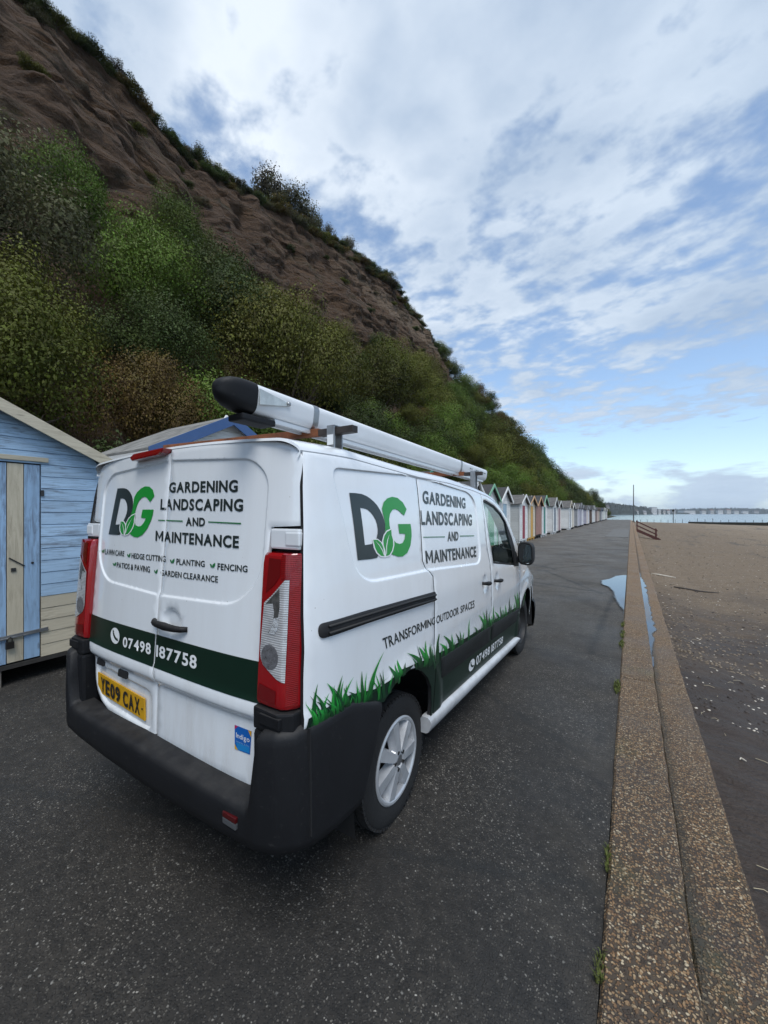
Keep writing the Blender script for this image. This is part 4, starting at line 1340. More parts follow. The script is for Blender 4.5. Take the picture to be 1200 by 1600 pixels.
GRAPHICS = {
 'side_text': {
  'GARDENING': [[0.322,1.793],[1.066,1.77],[1.04,1.686],[0.306,1.711]],
  'LANDSCAPING': [[0.254,1.671],[1.168,1.643],[1.138,1.554],[0.248,1.583]],
  'AND': [[0.638,1.529],[0.838,1.521],[0.822,1.458],[0.625,1.463]],
  'MAINTENANCE': [[0.271,1.43],[1.188,1.392],[1.173,1.308],[0.271,1.35]],
  'line1': [[0.263,1.513],[0.587,1.499],[0.585,1.493],[0.262,1.508]],
  'line2': [[0.861,1.491],[1.168,1.478],[1.166,1.471],[0.859,1.484]],
  'TRANSFORMING': [[-0.268,1.065],[0.336,1.033],[0.336,0.986],[-0.248,1.004]],
  'OUTDOOR': [[0.353,1.03],[0.727,1.011],[0.727,0.958],[0.353,0.982]],
  'SPACES': [[0.762,1.008],[1.056,0.995],[1.056,0.937],[0.762,0.957]],
 },
 'side_phone': [[1.158,0.522],[1.972,0.466],[1.973,0.394],[1.199,0.44]],
 'side_phone_icon': [[0.993,0.545],[1.148,0.527],[1.171,0.44],[1.025,0.44]],
 'side_logo': {
  'D': [[-0.43,1.743],[-0.385,1.744],[-0.337,1.742],[-0.3,1.735],[-0.268,1.724],[-0.236,1.708],[-0.21,1.69],[-0.188,1.667],[-0.173,1.644],[-0.162,1.618],[-0.158,1.594],[-0.16,1.574],[-0.168,1.551],[-0.182,1.525],[-0.202,1.5],[-0.222,1.476],[-0.24,1.455],[-0.254,1.439],[-0.301,1.438],[-0.414,1.443]],
  'Dh': [[-0.358,1.677],[-0.323,1.675],[-0.297,1.669],[-0.274,1.656],[-0.254,1.639],[-0.239,1.62],[-0.231,1.599],[-0.228,1.576],[-0.233,1.554],[-0.245,1.532],[-0.264,1.517],[-0.291,1.507],[-0.349,1.506]],
  'G': [[0.089,1.674],[0.054,1.712],[-0.0,1.735],[-0.056,1.739],[-0.106,1.729],[-0.146,1.708],[-0.17,1.676],[-0.166,1.65],[-0.159,1.62],[-0.157,1.594],[-0.162,1.564],[-0.179,1.525],[-0.178,1.492],[-0.151,1.464],[-0.127,1.448],[-0.102,1.439],[-0.056,1.426],[-0.006,1.422],[0.049,1.437],[0.092,1.473],[0.116,1.523],[0.12,1.561],[0.115,1.592],[-0.024,1.595],[-0.021,1.544],[0.045,1.54],[0.033,1.513],[0.007,1.493],[-0.026,1.49],[-0.064,1.498],[-0.092,1.52],[-0.107,1.555],[-0.114,1.589],[-0.113,1.62],[-0.097,1.65],[-0.068,1.67],[-0.036,1.675],[-0.002,1.666],[0.024,1.652],[0.051,1.639]],
  'L1o': [[-0.287,1.531],[-0.24,1.529],[-0.204,1.511],[-0.186,1.486],[-0.182,1.433],[-0.228,1.44],[-0.26,1.461],[-0.279,1.488]],
  'L2o': [[-0.099,1.575],[-0.15,1.565],[-0.182,1.545],[-0.201,1.516],[-0.2,1.49],[-0.189,1.467],[-0.184,1.434],[-0.137,1.436],[-0.104,1.459],[-0.086,1.486],[-0.082,1.514],[-0.097,1.548]],
  'L1': [[-0.278,1.526],[-0.241,1.524],[-0.212,1.509],[-0.196,1.486],[-0.192,1.44],[-0.222,1.446],[-0.251,1.464],[-0.268,1.489]],
  'L2': [[-0.104,1.568],[-0.146,1.559],[-0.174,1.541],[-0.19,1.516],[-0.19,1.493],[-0.178,1.469],[-0.174,1.439],[-0.142,1.443],[-0.114,1.462],[-0.098,1.487],[-0.095,1.514],[-0.105,1.541]],
  'V1': [[-0.265,1.52],[-0.235,1.499],[-0.211,1.472],[-0.196,1.445],[-0.192,1.446],[-0.205,1.473],[-0.232,1.501]],
  'V2': [[-0.127,1.546],[-0.153,1.517],[-0.168,1.488],[-0.173,1.449],[-0.168,1.449],[-0.161,1.487],[-0.146,1.516]],
 },
 'rear_logo': {
  'D': [[-0.524,1.792],[-0.484,1.792],[-0.444,1.791],[-0.414,1.786],[-0.39,1.777],[-0.368,1.764],[-0.35,1.748],[-0.337,1.729],[-0.33,1.71],[-0.326,1.688],[-0.328,1.667],[-0.335,1.65],[-0.347,1.631],[-0.365,1.609],[-0.387,1.587],[-0.41,1.566],[-0.43,1.548],[-0.446,1.534],[-0.486,1.532],[-0.584,1.532]],
  'Dh': [[-0.475,1.735],[-0.446,1.734],[-0.425,1.729],[-0.409,1.718],[-0.396,1.704],[-0.388,1.688],[-0.385,1.67],[-0.389,1.651],[-0.399,1.632],[-0.414,1.613],[-0.433,1.6],[-0.458,1.591],[-0.509,1.588]],
  'G': [[-0.121,1.74],[-0.14,1.772],[-0.177,1.79],[-0.219,1.793],[-0.26,1.783],[-0.296,1.764],[-0.321,1.737],[-0.323,1.716],[-0.323,1.69],[-0.327,1.667],[-0.339,1.642],[-0.363,1.609],[-0.37,1.581],[-0.356,1.557],[-0.341,1.545],[-0.323,1.538],[-0.29,1.528],[-0.252,1.526],[-0.206,1.54],[-0.164,1.572],[-0.134,1.614],[-0.121,1.645],[-0.118,1.671],[-0.223,1.671],[-0.233,1.629],[-0.183,1.626],[-0.2,1.604],[-0.225,1.586],[-0.251,1.583],[-0.279,1.589],[-0.295,1.607],[-0.297,1.636],[-0.295,1.665],[-0.287,1.69],[-0.269,1.717],[-0.242,1.734],[-0.216,1.739],[-0.192,1.732],[-0.175,1.721],[-0.157,1.709]],
  'L1o': [[-0.449,1.611],[-0.411,1.611],[-0.386,1.597],[-0.378,1.576],[-0.388,1.531],[-0.424,1.536],[-0.446,1.552],[-0.454,1.575]],
  'L2o': [[-0.287,1.653],[-0.329,1.643],[-0.36,1.626],[-0.382,1.601],[-0.388,1.579],[-0.385,1.559],[-0.39,1.531],[-0.352,1.534],[-0.32,1.554],[-0.299,1.578],[-0.289,1.602],[-0.292,1.63]],
  'L1': [[-0.443,1.607],[-0.413,1.606],[-0.393,1.594],[-0.386,1.575],[-0.395,1.536],[-0.418,1.54],[-0.436,1.555],[-0.444,1.576]],
  'L2': [[-0.292,1.647],[-0.327,1.638],[-0.355,1.622],[-0.373,1.601],[-0.379,1.581],[-0.376,1.561],[-0.381,1.536],[-0.353,1.54],[-0.327,1.557],[-0.308,1.578],[-0.298,1.601],[-0.299,1.624]],
  'V1': [[-0.434,1.603],[-0.415,1.586],[-0.402,1.563],[-0.397,1.54],[-0.394,1.541],[-0.397,1.564],[-0.411,1.587]],
  'V2': [[-0.316,1.627],[-0.343,1.602],[-0.363,1.578],[-0.377,1.544],[-0.373,1.544],[-0.358,1.577],[-0.339,1.602]],
 },
 'rear_text': {
  'GARDENING': [[0.004,1.805],[0.515,1.795],[0.519,1.741],[0.008,1.753]],
  'LANDSCAPING': [[-0.059,1.724],[0.556,1.713],[0.559,1.659],[-0.056,1.669]],
  'AND': [[0.167,1.633],[0.314,1.632],[0.316,1.593],[0.172,1.593]],
  'MAINTENANCE': [[-0.081,1.565],[0.546,1.558],[0.549,1.505],[-0.077,1.512]],
  'line1': [[-0.068,1.62],[0.143,1.618],[0.144,1.612],[-0.067,1.615]],
  'line2': [[0.338,1.616],[0.552,1.612],[0.553,1.606],[0.338,1.611]],
  'LAWN CARE': [[-0.611,1.45],[-0.376,1.449],[-0.376,1.42],[-0.61,1.417]],
  'HEDGE CUTTING': [[-0.297,1.443],[0.026,1.445],[0.028,1.415],[-0.295,1.415]],
  'PLANTING': [[0.117,1.439],[0.334,1.441],[0.336,1.414],[0.119,1.41]],
  'FENCING': [[0.423,1.437],[0.607,1.438],[0.608,1.411],[0.424,1.408]],
  'PATIOS & PAVING': [[-0.448,1.385],[-0.108,1.386],[-0.105,1.355],[-0.448,1.355]],
  'GARDEN CLEARANCE': [[-0.023,1.377],[0.431,1.382],[0.433,1.354],[-0.021,1.349]],
  '07498': [[-0.303,1.011],[-0.036,1.022],[-0.031,0.967],[-0.301,0.958]],
  '187758': [[0.002,1.024],[0.321,1.031],[0.323,0.973],[0.004,0.968]],
  'icon': [[-0.442,1.039],[-0.344,1.045],[-0.337,0.96],[-0.436,0.959]],
  'tick1': [[-0.664,1.446],[-0.623,1.448],[-0.621,1.424],[-0.659,1.423]],
  'tick2': [[-0.345,1.441],[-0.308,1.443],[-0.307,1.418],[-0.343,1.418]],
  'tick3': [[0.063,1.436],[0.101,1.438],[0.102,1.413],[0.065,1.413]],
  'tick4': [[0.371,1.436],[0.407,1.438],[0.408,1.414],[0.371,1.414]],
  'tick5': [[-0.499,1.382],[-0.458,1.385],[-0.456,1.362],[-0.498,1.361]],
  'tick6': [[-0.067,1.376],[-0.036,1.378],[-0.035,1.354],[-0.066,1.354]],
 },
}
BLADES = [[-0.708,1.013,-0.739,0.878,0.024],[-0.665,0.999,-0.628,0.892,0.027],[-0.65,0.956,-0.699,0.856,0.027],[-0.72,0.948,-0.696,0.905,0.016],[-0.571,0.999,-0.626,0.871,0.031],[-0.566,0.974,-0.594,0.889,0.021],[-0.496,0.965,-0.584,0.874,0.034],[-0.536,0.917,-0.481,0.841,0.029],[-0.437,0.969,-0.447,0.833,0.03],[-0.252,0.999,-0.402,0.819,0.048],[-0.317,0.933,-0.367,0.875,0.03],[-0.204,0.867,-0.363,0.839,0.042],[-0.214,0.917,-0.173,0.814,0.04],[-0.153,0.909,-0.15,0.831,0.024],[-0.131,0.922,-0.125,0.835,0.034],[-0.052,0.884,-0.098,0.825,0.035],[-0.033,0.924,0.083,0.807,0.057],[0.108,0.913,0.157,0.785,0.056],[0.2,0.923,0.172,0.795,0.044],[0.278,0.882,0.218,0.764,0.059],[0.396,0.916,0.339,0.731,0.07],[0.469,0.88,0.568,0.739,0.071],[0.404,0.85,0.493,0.746,0.056],[0.261,0.818,0.304,0.72,0.035],[0.109,0.916,0.185,0.772,0.045],[0.203,0.926,0.183,0.786,0.035],[0.281,0.884,0.233,0.763,0.047],[0.403,0.914,0.342,0.748,0.047],[0.461,0.882,0.572,0.75,0.056],[0.606,0.861,0.604,0.74,0.039],[0.402,0.852,0.495,0.742,0.041],[0.674,0.843,0.733,0.734,0.038],[0.756,0.842,0.756,0.727,0.034],[0.832,0.81,0.791,0.725,0.039],[0.952,0.879,0.917,0.714,0.037],[1.081,0.75,0.962,0.715,0.049],[1.049,0.794,1.122,0.711,0.042],[1.16,0.859,1.3,0.703,0.068],[1.278,0.862,1.331,0.704,0.047],[1.371,0.866,1.362,0.706,0.055],[1.464,0.822,1.428,0.7,0.051],[1.578,0.849,1.565,0.697,0.054],[1.612,0.79,1.741,0.665,0.06],[1.74,0.73,1.7,0.675,0.05],[1.799,0.799,1.818,0.668,0.053],[1.893,0.752,1.882,0.659,0.054],[1.992,0.777,1.99,0.651,0.057],[2.136,0.818,2.125,0.644,0.061],[2.209,0.733,2.202,0.627,0.052],[2.329,0.82,2.452,0.622,0.084],[2.457,0.822,2.505,0.623,0.075],[2.574,0.809,2.561,0.624,0.077],[2.888,0.748,2.756,0.597,0.09]]
# ================================================================== VAN
VAN = thing('van', (-1.94, 1.813, 0), math.radians(0.606), 'white panel van with green gardening lettering, parked on the promenade', 'van')


def m_paint():
    m, t, b, out = mat('white_van_paint')
    P = t.n('ShaderNodeTexCoord').outputs['Object']
    n1 = t.noise(P, 1.6, 6, 0.6)
    sp = t.n('ShaderNodeTexVoronoi', ins={'Vector': P, 'Scale': 26.0})
    s_ = t.n('ShaderNodeSeparateColor', ins={0: sp.outputs['Color']})
    speck = t.math('MULTIPLY', t.ramp(sp.outputs['Distance'], [(0.04, 1.0), (0.085, 0.0)]), t.ramp(s_.outputs[0], [(0.90, 0.0), (0.92, 1.0)]))
    z = t.n('ShaderNodeSeparateXYZ', ins={0: P}).outputs[2]
    grime = t.math('MULTIPLY', t.ramp(t.noise(t.mapping(P, scale=(3, 3, 0.5)), 3.0, 6, 0.65), [(0.42, 0.0), (0.75, 1.0)]), t.ramp(z, [(0.25, 0.9), (0.62, 0.55), (1.0, 0.12)]))
    c = t.mix(n1, (0.755, 0.785, 0.81), (0.79, 0.815, 0.835))
    c = t.mix(grime, c, (0.50, 0.47, 0.43))
    c = t.mix(t.math('MULTIPLY', speck, 0.55), c, (0.16, 0.13, 0.10))
    t.set(b, 'Base Color', c)
    t.set(b, 'Roughness', t.math('MULTIPLY_ADD', grime, 0.3, 0.22))
    b.inputs['Coat Weight'].default_value = 1.0
    b.inputs['Coat Roughness'].default_value = 0.03
    orange = t.n('ShaderNodeBump', ins={'Strength': 0.03, 'Distance': 0.004, 'Height': t.noise(P, 1.8, 3, 0.5)})
    t.set(b, 'Normal', orange.outputs[0])
    return m


def m_plastic(name='grey_plastic', lo=(0.0055, 0.006, 0.0075), hi=(0.010, 0.0105, 0.0125)):
    m, t, b, out = mat(name)
    P = t.n('ShaderNodeTexCoord').outputs['Object']
    sc = t.noise(t.mapping(P, rot=(0, 0, 0.5), scale=(2.2, 9, 9)), 6.0, 8, 0.72)
    scr = t.ramp(sc, [(0.60, 0.0), (0.72, 1.0)])
    n1 = t.noise(P, 5.0, 6, 0.6)
    geo = t.n('ShaderNodeNewGeometry')
    up = t.ramp(t.n('ShaderNodeSeparateXYZ', ins={0: geo.outputs['Normal']}).outputs[2], [(0.3, 0.0), (0.8, 1.0)])
    c = t.mix(n1, lo, hi)
    c = t.mix(t.math('MULTIPLY', scr, 0.55), c, (0.05, 0.048, 0.047))
    dust = t.math('MULTIPLY', up, t.ramp(t.noise(P, 11.0, 6, 0.65), [(0.40, 0.15), (0.70, 0.75)]))
    c = t.mix(dust, c, (0.040, 0.038, 0.036))
    t.set(b, 'Base Color', c)
    t.set(b, 'Roughness', t.math('MULTIPLY_ADD', n1, 0.2, 0.5))
    b.inputs['Specular IOR Level'].default_value = 0.3
    bp = t.n('ShaderNodeBump', ins={'Strength': 0.25, 'Distance': 0.002, 'Height': t.noise(P, 260.0, 3, 0.5)})
    t.set(b, 'Normal', bp.outputs[0])
    return m


PAINT = m_paint()
PLASTIC = m_plastic()
BLACK = principled('matt_black', (0.010, 0.010, 0.011), 0.7)
SHELL = principled('dark_interior', (0.012, 0.012, 0.013), 0.9)
RUBBER = principled('tyre_rubber', (0.009, 0.009, 0.0095), 0.85, noise_amt=0.3, noise_scale=14, bump=0.3, bump_scale=120)
CHARCOAL_FILM = principled('film_charcoal', (0.020, 0.030, 0.031), 0.28)
GREEN_FILM = principled('film_green', (0.012, 0.270, 0.036), 0.28)
DEEP_FILM = principled('film_deep_green', (0.0045, 0.019, 0.0115), 0.38, spec=0.35)
MIDGREEN_FILM = principled('film_rule_green', (0.018, 0.155, 0.05), 0.3)
WHITE_FILM = principled('film_white', (0.78, 0.79, 0.79), 0.3)


def XS(y, z):
    """half width of the body side at a distance forward of the rear axle and a height"""
    x = float(np.interp(z, [.25, .5, .7, .9, 1.15, 1.3, 1.6, 1.8, 1.9], [.89, .91, .93, .945, .945, .932, .902, .875, .855]))
    if y < -.55:
        x -= .03 * ((-.55 - y) / .25) ** 2
    if y > 2.4:
        x -= .03 * (y - 2.4) ** 2
    if y > 3.35:
        x -= 1.1 * (y - 3.35) ** 2
    return x


def YR(x, z):
    """rear face"""
    return -.825 + .085 * max(0, (z - .6) / 1.3) ** 1.4 + .03 * (abs(x) / .8) ** 4


PANEL_SIDE = [(-.545, 1.845), (.27, 1.872), (1.13, 1.815), (1.27, 1.75), (1.265, 1.25), (.30, 1.315), (-.44, 1.342)]
PANEL_REAR = [(-.60, 1.875), (0, 1.912), (.60, 1.878), (.695, 1.80), (.69, 1.40), (.56, 1.275), (0, 1.256), (-.56, 1.278), (-.69, 1.40), (-.695, 1.80)]
RECESS = [(-.655, .800), (-.055, .775), (-.045, .592), (-.535, .608), (-.635, .69)]


PS_R = round_poly(PANEL_SIDE, [.06, 0, .10, .14, .13, 0, .16], 6)
PR_R = round_poly(PANEL_REAR, [.10, 0, .10, .12, .12, .14, 0, .14, .12, .12], 5)
RC_R = round_poly(RECESS, .05, 4)


def side_surf(p):
    y, z = p
    x = XS(y, z)
    d = sdf(p, PS_R) if -.7 < y < 1.4 and z > 1.15 else 1
    x -= 0.010 * smoothstep(0.005, -0.005, d)
    # wheel arch flares
    r = math.hypot((y - .02) / 1.0, (z - .36) / 1.12)
    x += 0.012 * smoothstep(.52, .44, r)
    r = math.hypot(y - 3.0, z - .36)
    x += 0.012 * smoothstep(.52, .43, r)
    # door skin crease low down
    if y < 2.6:
        x += 0.006 * smoothstep(0.02, -0.02, z - (0.86 - 0.065 * y))
    # handle scoops
    for hy, hz in ((1.33, 1.075), (1.68, 1.045)):
        q = math.hypot((y - hy) / .055, (z - hz) / .085)
        x -= 0.016 * smoothstep(1.0, 0.55, q)
    return Vector((x, y, z))


def rear_surf(p):
    x, z = p
    y = YR(x, z)
    d = sdf(p, PR_R) if z > 1.15 else 1
    y += 0.008 * smoothstep(0.005, -0.005, d)
    y += 0.020 * smoothstep(.868, .822, z)
    y -= 0.008 * smoothstep(.94, .905, z) * smoothstep(.83, .87, z)
    if x < 0.05 and z < .9:
        d = sdf(p, RC_R)
        y += 0.012 * smoothstep(0.008, -0.006, d)
    q = math.hypot((x - .115) / .085, (z - 1.15) / .065)
    y += 0.018 * smoothstep(1.0, 0.6, q)
    if abs(x) > .80:
        y += 0.35 * (abs(x) - .80) ** 2 * 6
    return Vector((x, y, z))


def normal_of(surf, p, out):
    e = 0.004
    a = surf((p[0] + e, p[1])) - surf((p[0] - e, p[1]))
    b = surf((p[0], p[1] + e)) - surf((p[0], p[1] - e))
    n = a.cross(b).normalized()
    return n if n.dot(out) > 0 else -n


def panel(name, outline, surf, out, parent, material, holes=(), rings=(), grid=0.05, depth=0.022, edge=0.0035, step=0.02, mirror=False, dark=None, film=None):
    """sheet metal pressed to a surface, with a rolled edge turned inward all round"""
    outer = densify(outline, step)
    hs = [densify(h_, step) for h_ in holes]
    extra = offset_poly(outer, 0.007)
    for h_ in hs:
        extra += offset_poly(h_, -0.007)
    for rg in rings:
        extra += [q for q in rg if seg_dist(q, outer) > 0.012 and all(seg_dist(q, h_) > 0.012 for h_ in hs)]
    v, f, onb = fill2d(outer, hs, extra, grid, 0.016)
    out = Vector(out)
    P, N = [], []
    for q in v:
        P.append(surf(q))
        N.append(normal_of(surf, q, out))
    V = [P[i] - N[i] * (edge if onb[i] else 0) for i in range(len(v))]
    cnt = {}
    for t_ in f:
        for a, b in ((t_[0], t_[1]), (t_[1], t_[2]), (t_[2], t_[0])):
            cnt[(min(a, b), max(a, b))] = cnt.get((min(a, b), max(a, b)), 0) + 1
    F = list(f)
    nskin = len(F)
    low = {}
    for (a, b), c in cnt.items():
        if c == 1:
            for k in (a, b):
                if k not in low:
                    low[k] = len(V)
                    V.append(P[k] - N[k] * depth)
            F.append((a, b, low[b], low[a]))
    if mirror:
        V = [Vector((-p.x, p.y, p.z)) for p in V]
    me = bpy.data.meshes.new(name)
    me.from_pydata([tuple(p) for p in V], [], F)
    bm = bmesh.new()
    bm.from_mesh(me)
    bm.faces.ensure_lookup_table()
    if film is not None:
        for k, t_ in enumerate(f):
            if any(onb[i] for i in t_) and all(film(v[i][0], v[i][1]) for i in t_):
                bm.faces[k].material_index = 1
    bmesh.ops.recalc_face_normals(bm, faces=bm.faces)
    # make the big skin face outward
    s_ = sum(fc.normal.dot(Vector((-out.x, out.y, out.z)) if mirror else out) * fc.calc_area() for fc in bm.faces)
    if s_ < 0:
        bmesh.ops.reverse_faces(bm, faces=bm.faces)
    if dark is not None:
        bm.faces.ensure_lookup_table()
        for fc in bm.faces[nskin:]:
            c_ = fc.calc_center_median()
            if dark(c_.y, c_.z):
                fc.material_index = 1
                for e_ in ():
                    pass
    bm.to_mesh(me)
    bm.free()
    return finish(name, me, [material, BLACK, DEEP_FILM] if dark else material, parent, 40)


def emboss_rings(poly, ds=(-.012, -.006, -.0035, 0.0, .0035, .006, .012), step=0.016):
    """contours along a pressed edge so that it gets enough vertices"""
    core = densify(poly, step)
    return [offset_poly(core, d) for d in ds]


GAP1 = [(.272, 1.90), (.236, 1.372), (.262, 1.33), (.338, 1.272), (.338, 1.04), (.338, .70), (.350, .50), (.350, .41)]
GAP2 = [(1.448, 1.86), (1.462, 1.364), (1.503, 1.197), (1.530, .90), (1.557, .553), (1.560, .36)]
GAP3 = [(2.615, 1.20), (2.545, 1.10), (2.592, .93), (2.648, .746), (2.650, .60), (2.615, .32)]
G = 0.0045


def shift(pl, d):
    return [(a + d, b) for a, b in pl]


TOP = [(-.690, 1.895), (-.40, 1.902), (.272, 1.868), (.76, 1.862), (1.25, 1.835), (1.448, 1.815), (1.62, 1.80), (1.80, 1.768), (2.0, 1.70), (2.17, 1.612), (2.33, 1.485), (2.46, 1.370), (2.615, 1.20), (3.0, 1.03), (3.35, .89), (3.60, .80)]


def top_z(y):
    return float(np.interp(y, [p[0] for p in TOP], [p[1] for p in TOP]))


def top_between(a, b, n=10):
    return [(y, top_z(y)) for y in np.linspace(a, b, n)]


ARCH = [(.318, .41), (.320, .50), (.290, .621), (.228, .701), (.143, .768), (.059, .811), (-.023, .829), (-.118, .826), (-.213, .79), (-.262, .76)]
REAR_EDGE = [(-.770, .862), (-.769, 1.049), (-.759, 1.28), (-.739, 1.513), (-.715, 1.755), (-.694, 1.895)]
quarter = [(-.694, 1.895)] + top_between(-.60, .26, 8) + [(.272 - G, top_z(.272))] + shift(GAP1[1:], -G)[:-1] + [(.350 - G, .41)] + ARCH + [(-.30, .775), (-.454, .845), (-.547, .866), (-.70, .858)] + REAR_EDGE[:-1]
RG = emboss_rings(PS_R)
scoop = [[(hy + .055 * k * math.cos(a), hz + .085 * k * math.sin(a)) for a in np.linspace(0, 6.1, 18)] for hy, hz in ((1.33, 1.075), (1.68, 1.045)) for k in (1.05, .85, .65, .4)]
arch_r = [[(.02 + r * math.cos(a), .36 + 1.12 * r * math.sin(a)) for a in np.linspace(0, PI, 40)] for r in (.53, .50, .47, .44)]
arch_f = [[(3.0 + r * math.cos(a), .36 + r * math.sin(a)) for a in np.linspace(0, PI, 40)] for r in (.53, .50, .47, .44)]
sliding = [(.272 + G, top_z(.272))] + top_between(.35, 1.40, 10) + [(1.448 - G, top_z(1.448))] + shift(GAP2[1:-1], -G) + [(1.560 - G, .355), (.350 + G, .41)] + shift(GAP1[1:-1], G)[::-1]
WIN = round_poly([(1.475, 1.765), (1.56, 1.768), (1.80, 1.725), (2.0, 1.655), (2.15, 1.565), (2.33, 1.395), (2.41, 1.27), (2.42, 1.10), (1.585, 1.212)], [.03, .03, 0, 0, 0, 0, .02, .02, .03], 4)
front_door = [(1.448 + G, top_z(1.448))] + top_between(1.55, 2.60, 14) + [(2.615 - G, 1.20)] + shift(GAP3[1:-1], -G) + [(2.615, .305), (1.560 + G, .355)] + shift(GAP2[1:-1], G)[::-1]
farch = [(3.0 + .425 * math.cos(a), .33 + .435 * math.sin(a)) for a in np.linspace(PI - .15, .05, 18)]
fender = [(2.615 + G, 1.20)] + top_between(2.70, 3.55, 9) + [(3.55, .58), (3.44, .50)] + farch[::-1] + [(2.60, .32)] + shift(GAP3[1:-1], G)[::-1]

def on_film(y, z):
    return z < float(np.interp(y, [-.78, -.55, -.45, -.28, -.10, .02, .2, .5, 1.5, 2.6], [.875, .882, .86, .80, .845, .83, .79, .745, .69, .60])) and -.76 < y < 2.64


for mir in (False, True):
    gr = 0.045 if not mir else 0.12
    st = 0.02 if not mir else 0.05
    rg = RG if not mir else []
    panel('side_panel', quarter, side_surf, (1, 0, 0), VAN, PAINT, rings=rg + arch_r, grid=gr, step=st, mirror=mir, dark=lambda y, z: True, film=on_film)
    sd_ = panel('sliding_door', sliding, side_surf, (1, 0, 0), VAN, PAINT, rings=rg + scoop, grid=gr, step=st, mirror=mir, dark=lambda y, z: True, film=on_film)
    fd_ = panel('front_door', front_door, side_surf, (1, 0, 0), VAN, PAINT, holes=[WIN], rings=scoop, grid=gr, step=st, mirror=mir, dark=lambda y, z: True, film=on_film)
    panel('front_wing', fender, side_surf, (1, 0, 0), VAN, PAINT, rings=arch_f, grid=0.05, step=st, mirror=mir, dark=lambda y, z: True)
    if not mir:
        SLIDE_DOOR, FRONT_DOOR = sd_, fd_
    else:
        LEFT_FRONT = fd_


# window glass and its rubber
def m_glass(name, tint, ior=1.5):
    m = bpy.data.materials.new(name)
    m.use_nodes = True
    t = NT(m.node_tree)
    out = t.n('ShaderNodeOutputMaterial')
    g_ = t.n('ShaderNodeNewGeometry')
    cs = t.math('ABSOLUTE', t.n('ShaderNodeVectorMath', operation='DOT_PRODUCT', ins={0: g_.outputs['Incoming'], 1: g_.outputs['Normal']}).outputs['Value'])
    fr = t.math('MULTIPLY_ADD', t.math('POWER', t.math('SUBTRACT', 1.0, cs, clamp=True), 4.0), 0.9, 0.06)
    tr = t.n('ShaderNodeBsdfTransparent')
    tr.inputs[0].default_value = (*tint, 1)
    gl = t.n('ShaderNodeBsdfGlossy')
    gl.inputs['Roughness'].default_value = 0.02
    mx = t.n('ShaderNodeMixShader', ins={0: fr})
    t.t.links.new(tr.outputs[0], mx.inputs[1])
    t.t.links.new(gl.outputs[0], mx.inputs[2])
    t.t.links.new(mx.outputs[0], out.inputs[0])
    return m


GLASS = m_glass('tinted_glass', (0.78, 0.93, 0.88))


def sheet(name, outline, surf, out, off, material, parent, holes=(), grid=0.05, step=0.03, mirror=False, smooth=True, gaps=None, gapw=0.0036):
    """thin film or pane laid parallel to a surface"""
    outer = densify(outline, step)
    hs = [densify(h_, step) for h_ in holes]
    v, f, _ = fill2d(outer, hs, (), grid, step * 0.4)
    if gaps:
        f = [t_ for t_ in f if min(seg_dist(((v[t_[0]][0] + v[t_[1]][0] + v[t_[2]][0]) / 3, (v[t_[0]][1] + v[t_[1]][1] + v[t_[2]][1]) / 3), g_, False) for g_ in gaps) > gapw]
    out = Vector(out)
    V = []
    for q in v:
        V.append(surf(q) + normal_of(surf, q, out) * off)
    if mirror:
        V = [Vector((-p.x, p.y, p.z)) for p in V]
    return mesh_obj(name, V, f, material, parent, smooth=smooth)


def plain_side(p):
    return Vector((XS(*p), p[0], p[1]))


for mir, door in ((False, FRONT_DOOR), (True, LEFT_FRONT)):
    sheet('window_glass', offset_poly(densify(WIN, .03), -0.012), plain_side, (1, 0, 0), -0.014, GLASS, door, mirror=mir)
    sheet('window_seal', offset_poly(densify(WIN, .03), -0.004), plain_side, (1, 0, 0), -0.006, BLACK, door, holes=[offset_poly(densify(WIN, .03), 0.017)], mirror=mir)
# black triangle by the mirror and the thick black front edge of the window
sheet('window_pillar', [(2.12, 1.585), (2.33, 1.395), (2.41, 1.27), (2.42, 1.115), (2.30, 1.128), (2.27, 1.26), (2.16, 1.47)], plain_side, (1, 0, 0), -0.004, BLACK, FRONT_DOOR)
sheet('mirror_base', [(2.31, 1.30), (2.43, 1.23), (2.50, 1.085), (1.59, 1.195), (1.59, 1.165), (2.30, 1.08), (2.52, 1.055)][:3] + [(2.30, 1.108)], plain_side, (1, 0, 0), 0.004, BLACK, FRONT_DOOR)

# ---- rear doors
TOPR = [(-.83, 1.895), (-.70, 1.925), (-.45, 1.945), (0, 1.955), (.45, 1.945), (.70, 1.925), (.83, 1.895)]
half_r = [(G, 1.972), (.25, 1.970), (.45, 1.964), (.62, 1.955), (.72, 1.944), (.79, 1.925), (.832, 1.902), (.855, 1.865), (.866, 1.75), (.873, 1.605), (.722, 1.598), (.716, 1.50), (.722, .96), (.700, .86), (.690, .80), (.672, .62), (.655, .565), (G, .553)]
half_l = [(-a, b) for a, b in half_r[:-4]] + [(-.688, .80), (-.668, .70), (-.635, .645), (-.575, .60), (-.48, .570), (-G, .553)]
half_l = half_l[::-1]
rr = emboss_rings(PR_R)
ledge = [[(x, z) for x in np.linspace(-.72, .72, 60)] for z in (.945, .925, .905, .885, .87, .858, .846, .834, .822, .812)]
recr = [offset_poly(densify(RC_R, .02), -d) for d in (-.012, -.004, .004, .012)]
sc2 = [[(.115 + .085 * k * math.cos(a), 1.15 + .065 * k * math.sin(a)) for a in np.linspace(0, 6.1, 20)] for k in (1.05, .85, .65, .4)]
DOOR_R = panel('rear_door', half_r, rear_surf, (0, -1, 0), VAN, PAINT, rings=rr + ledge + sc2, grid=0.045, step=0.02)
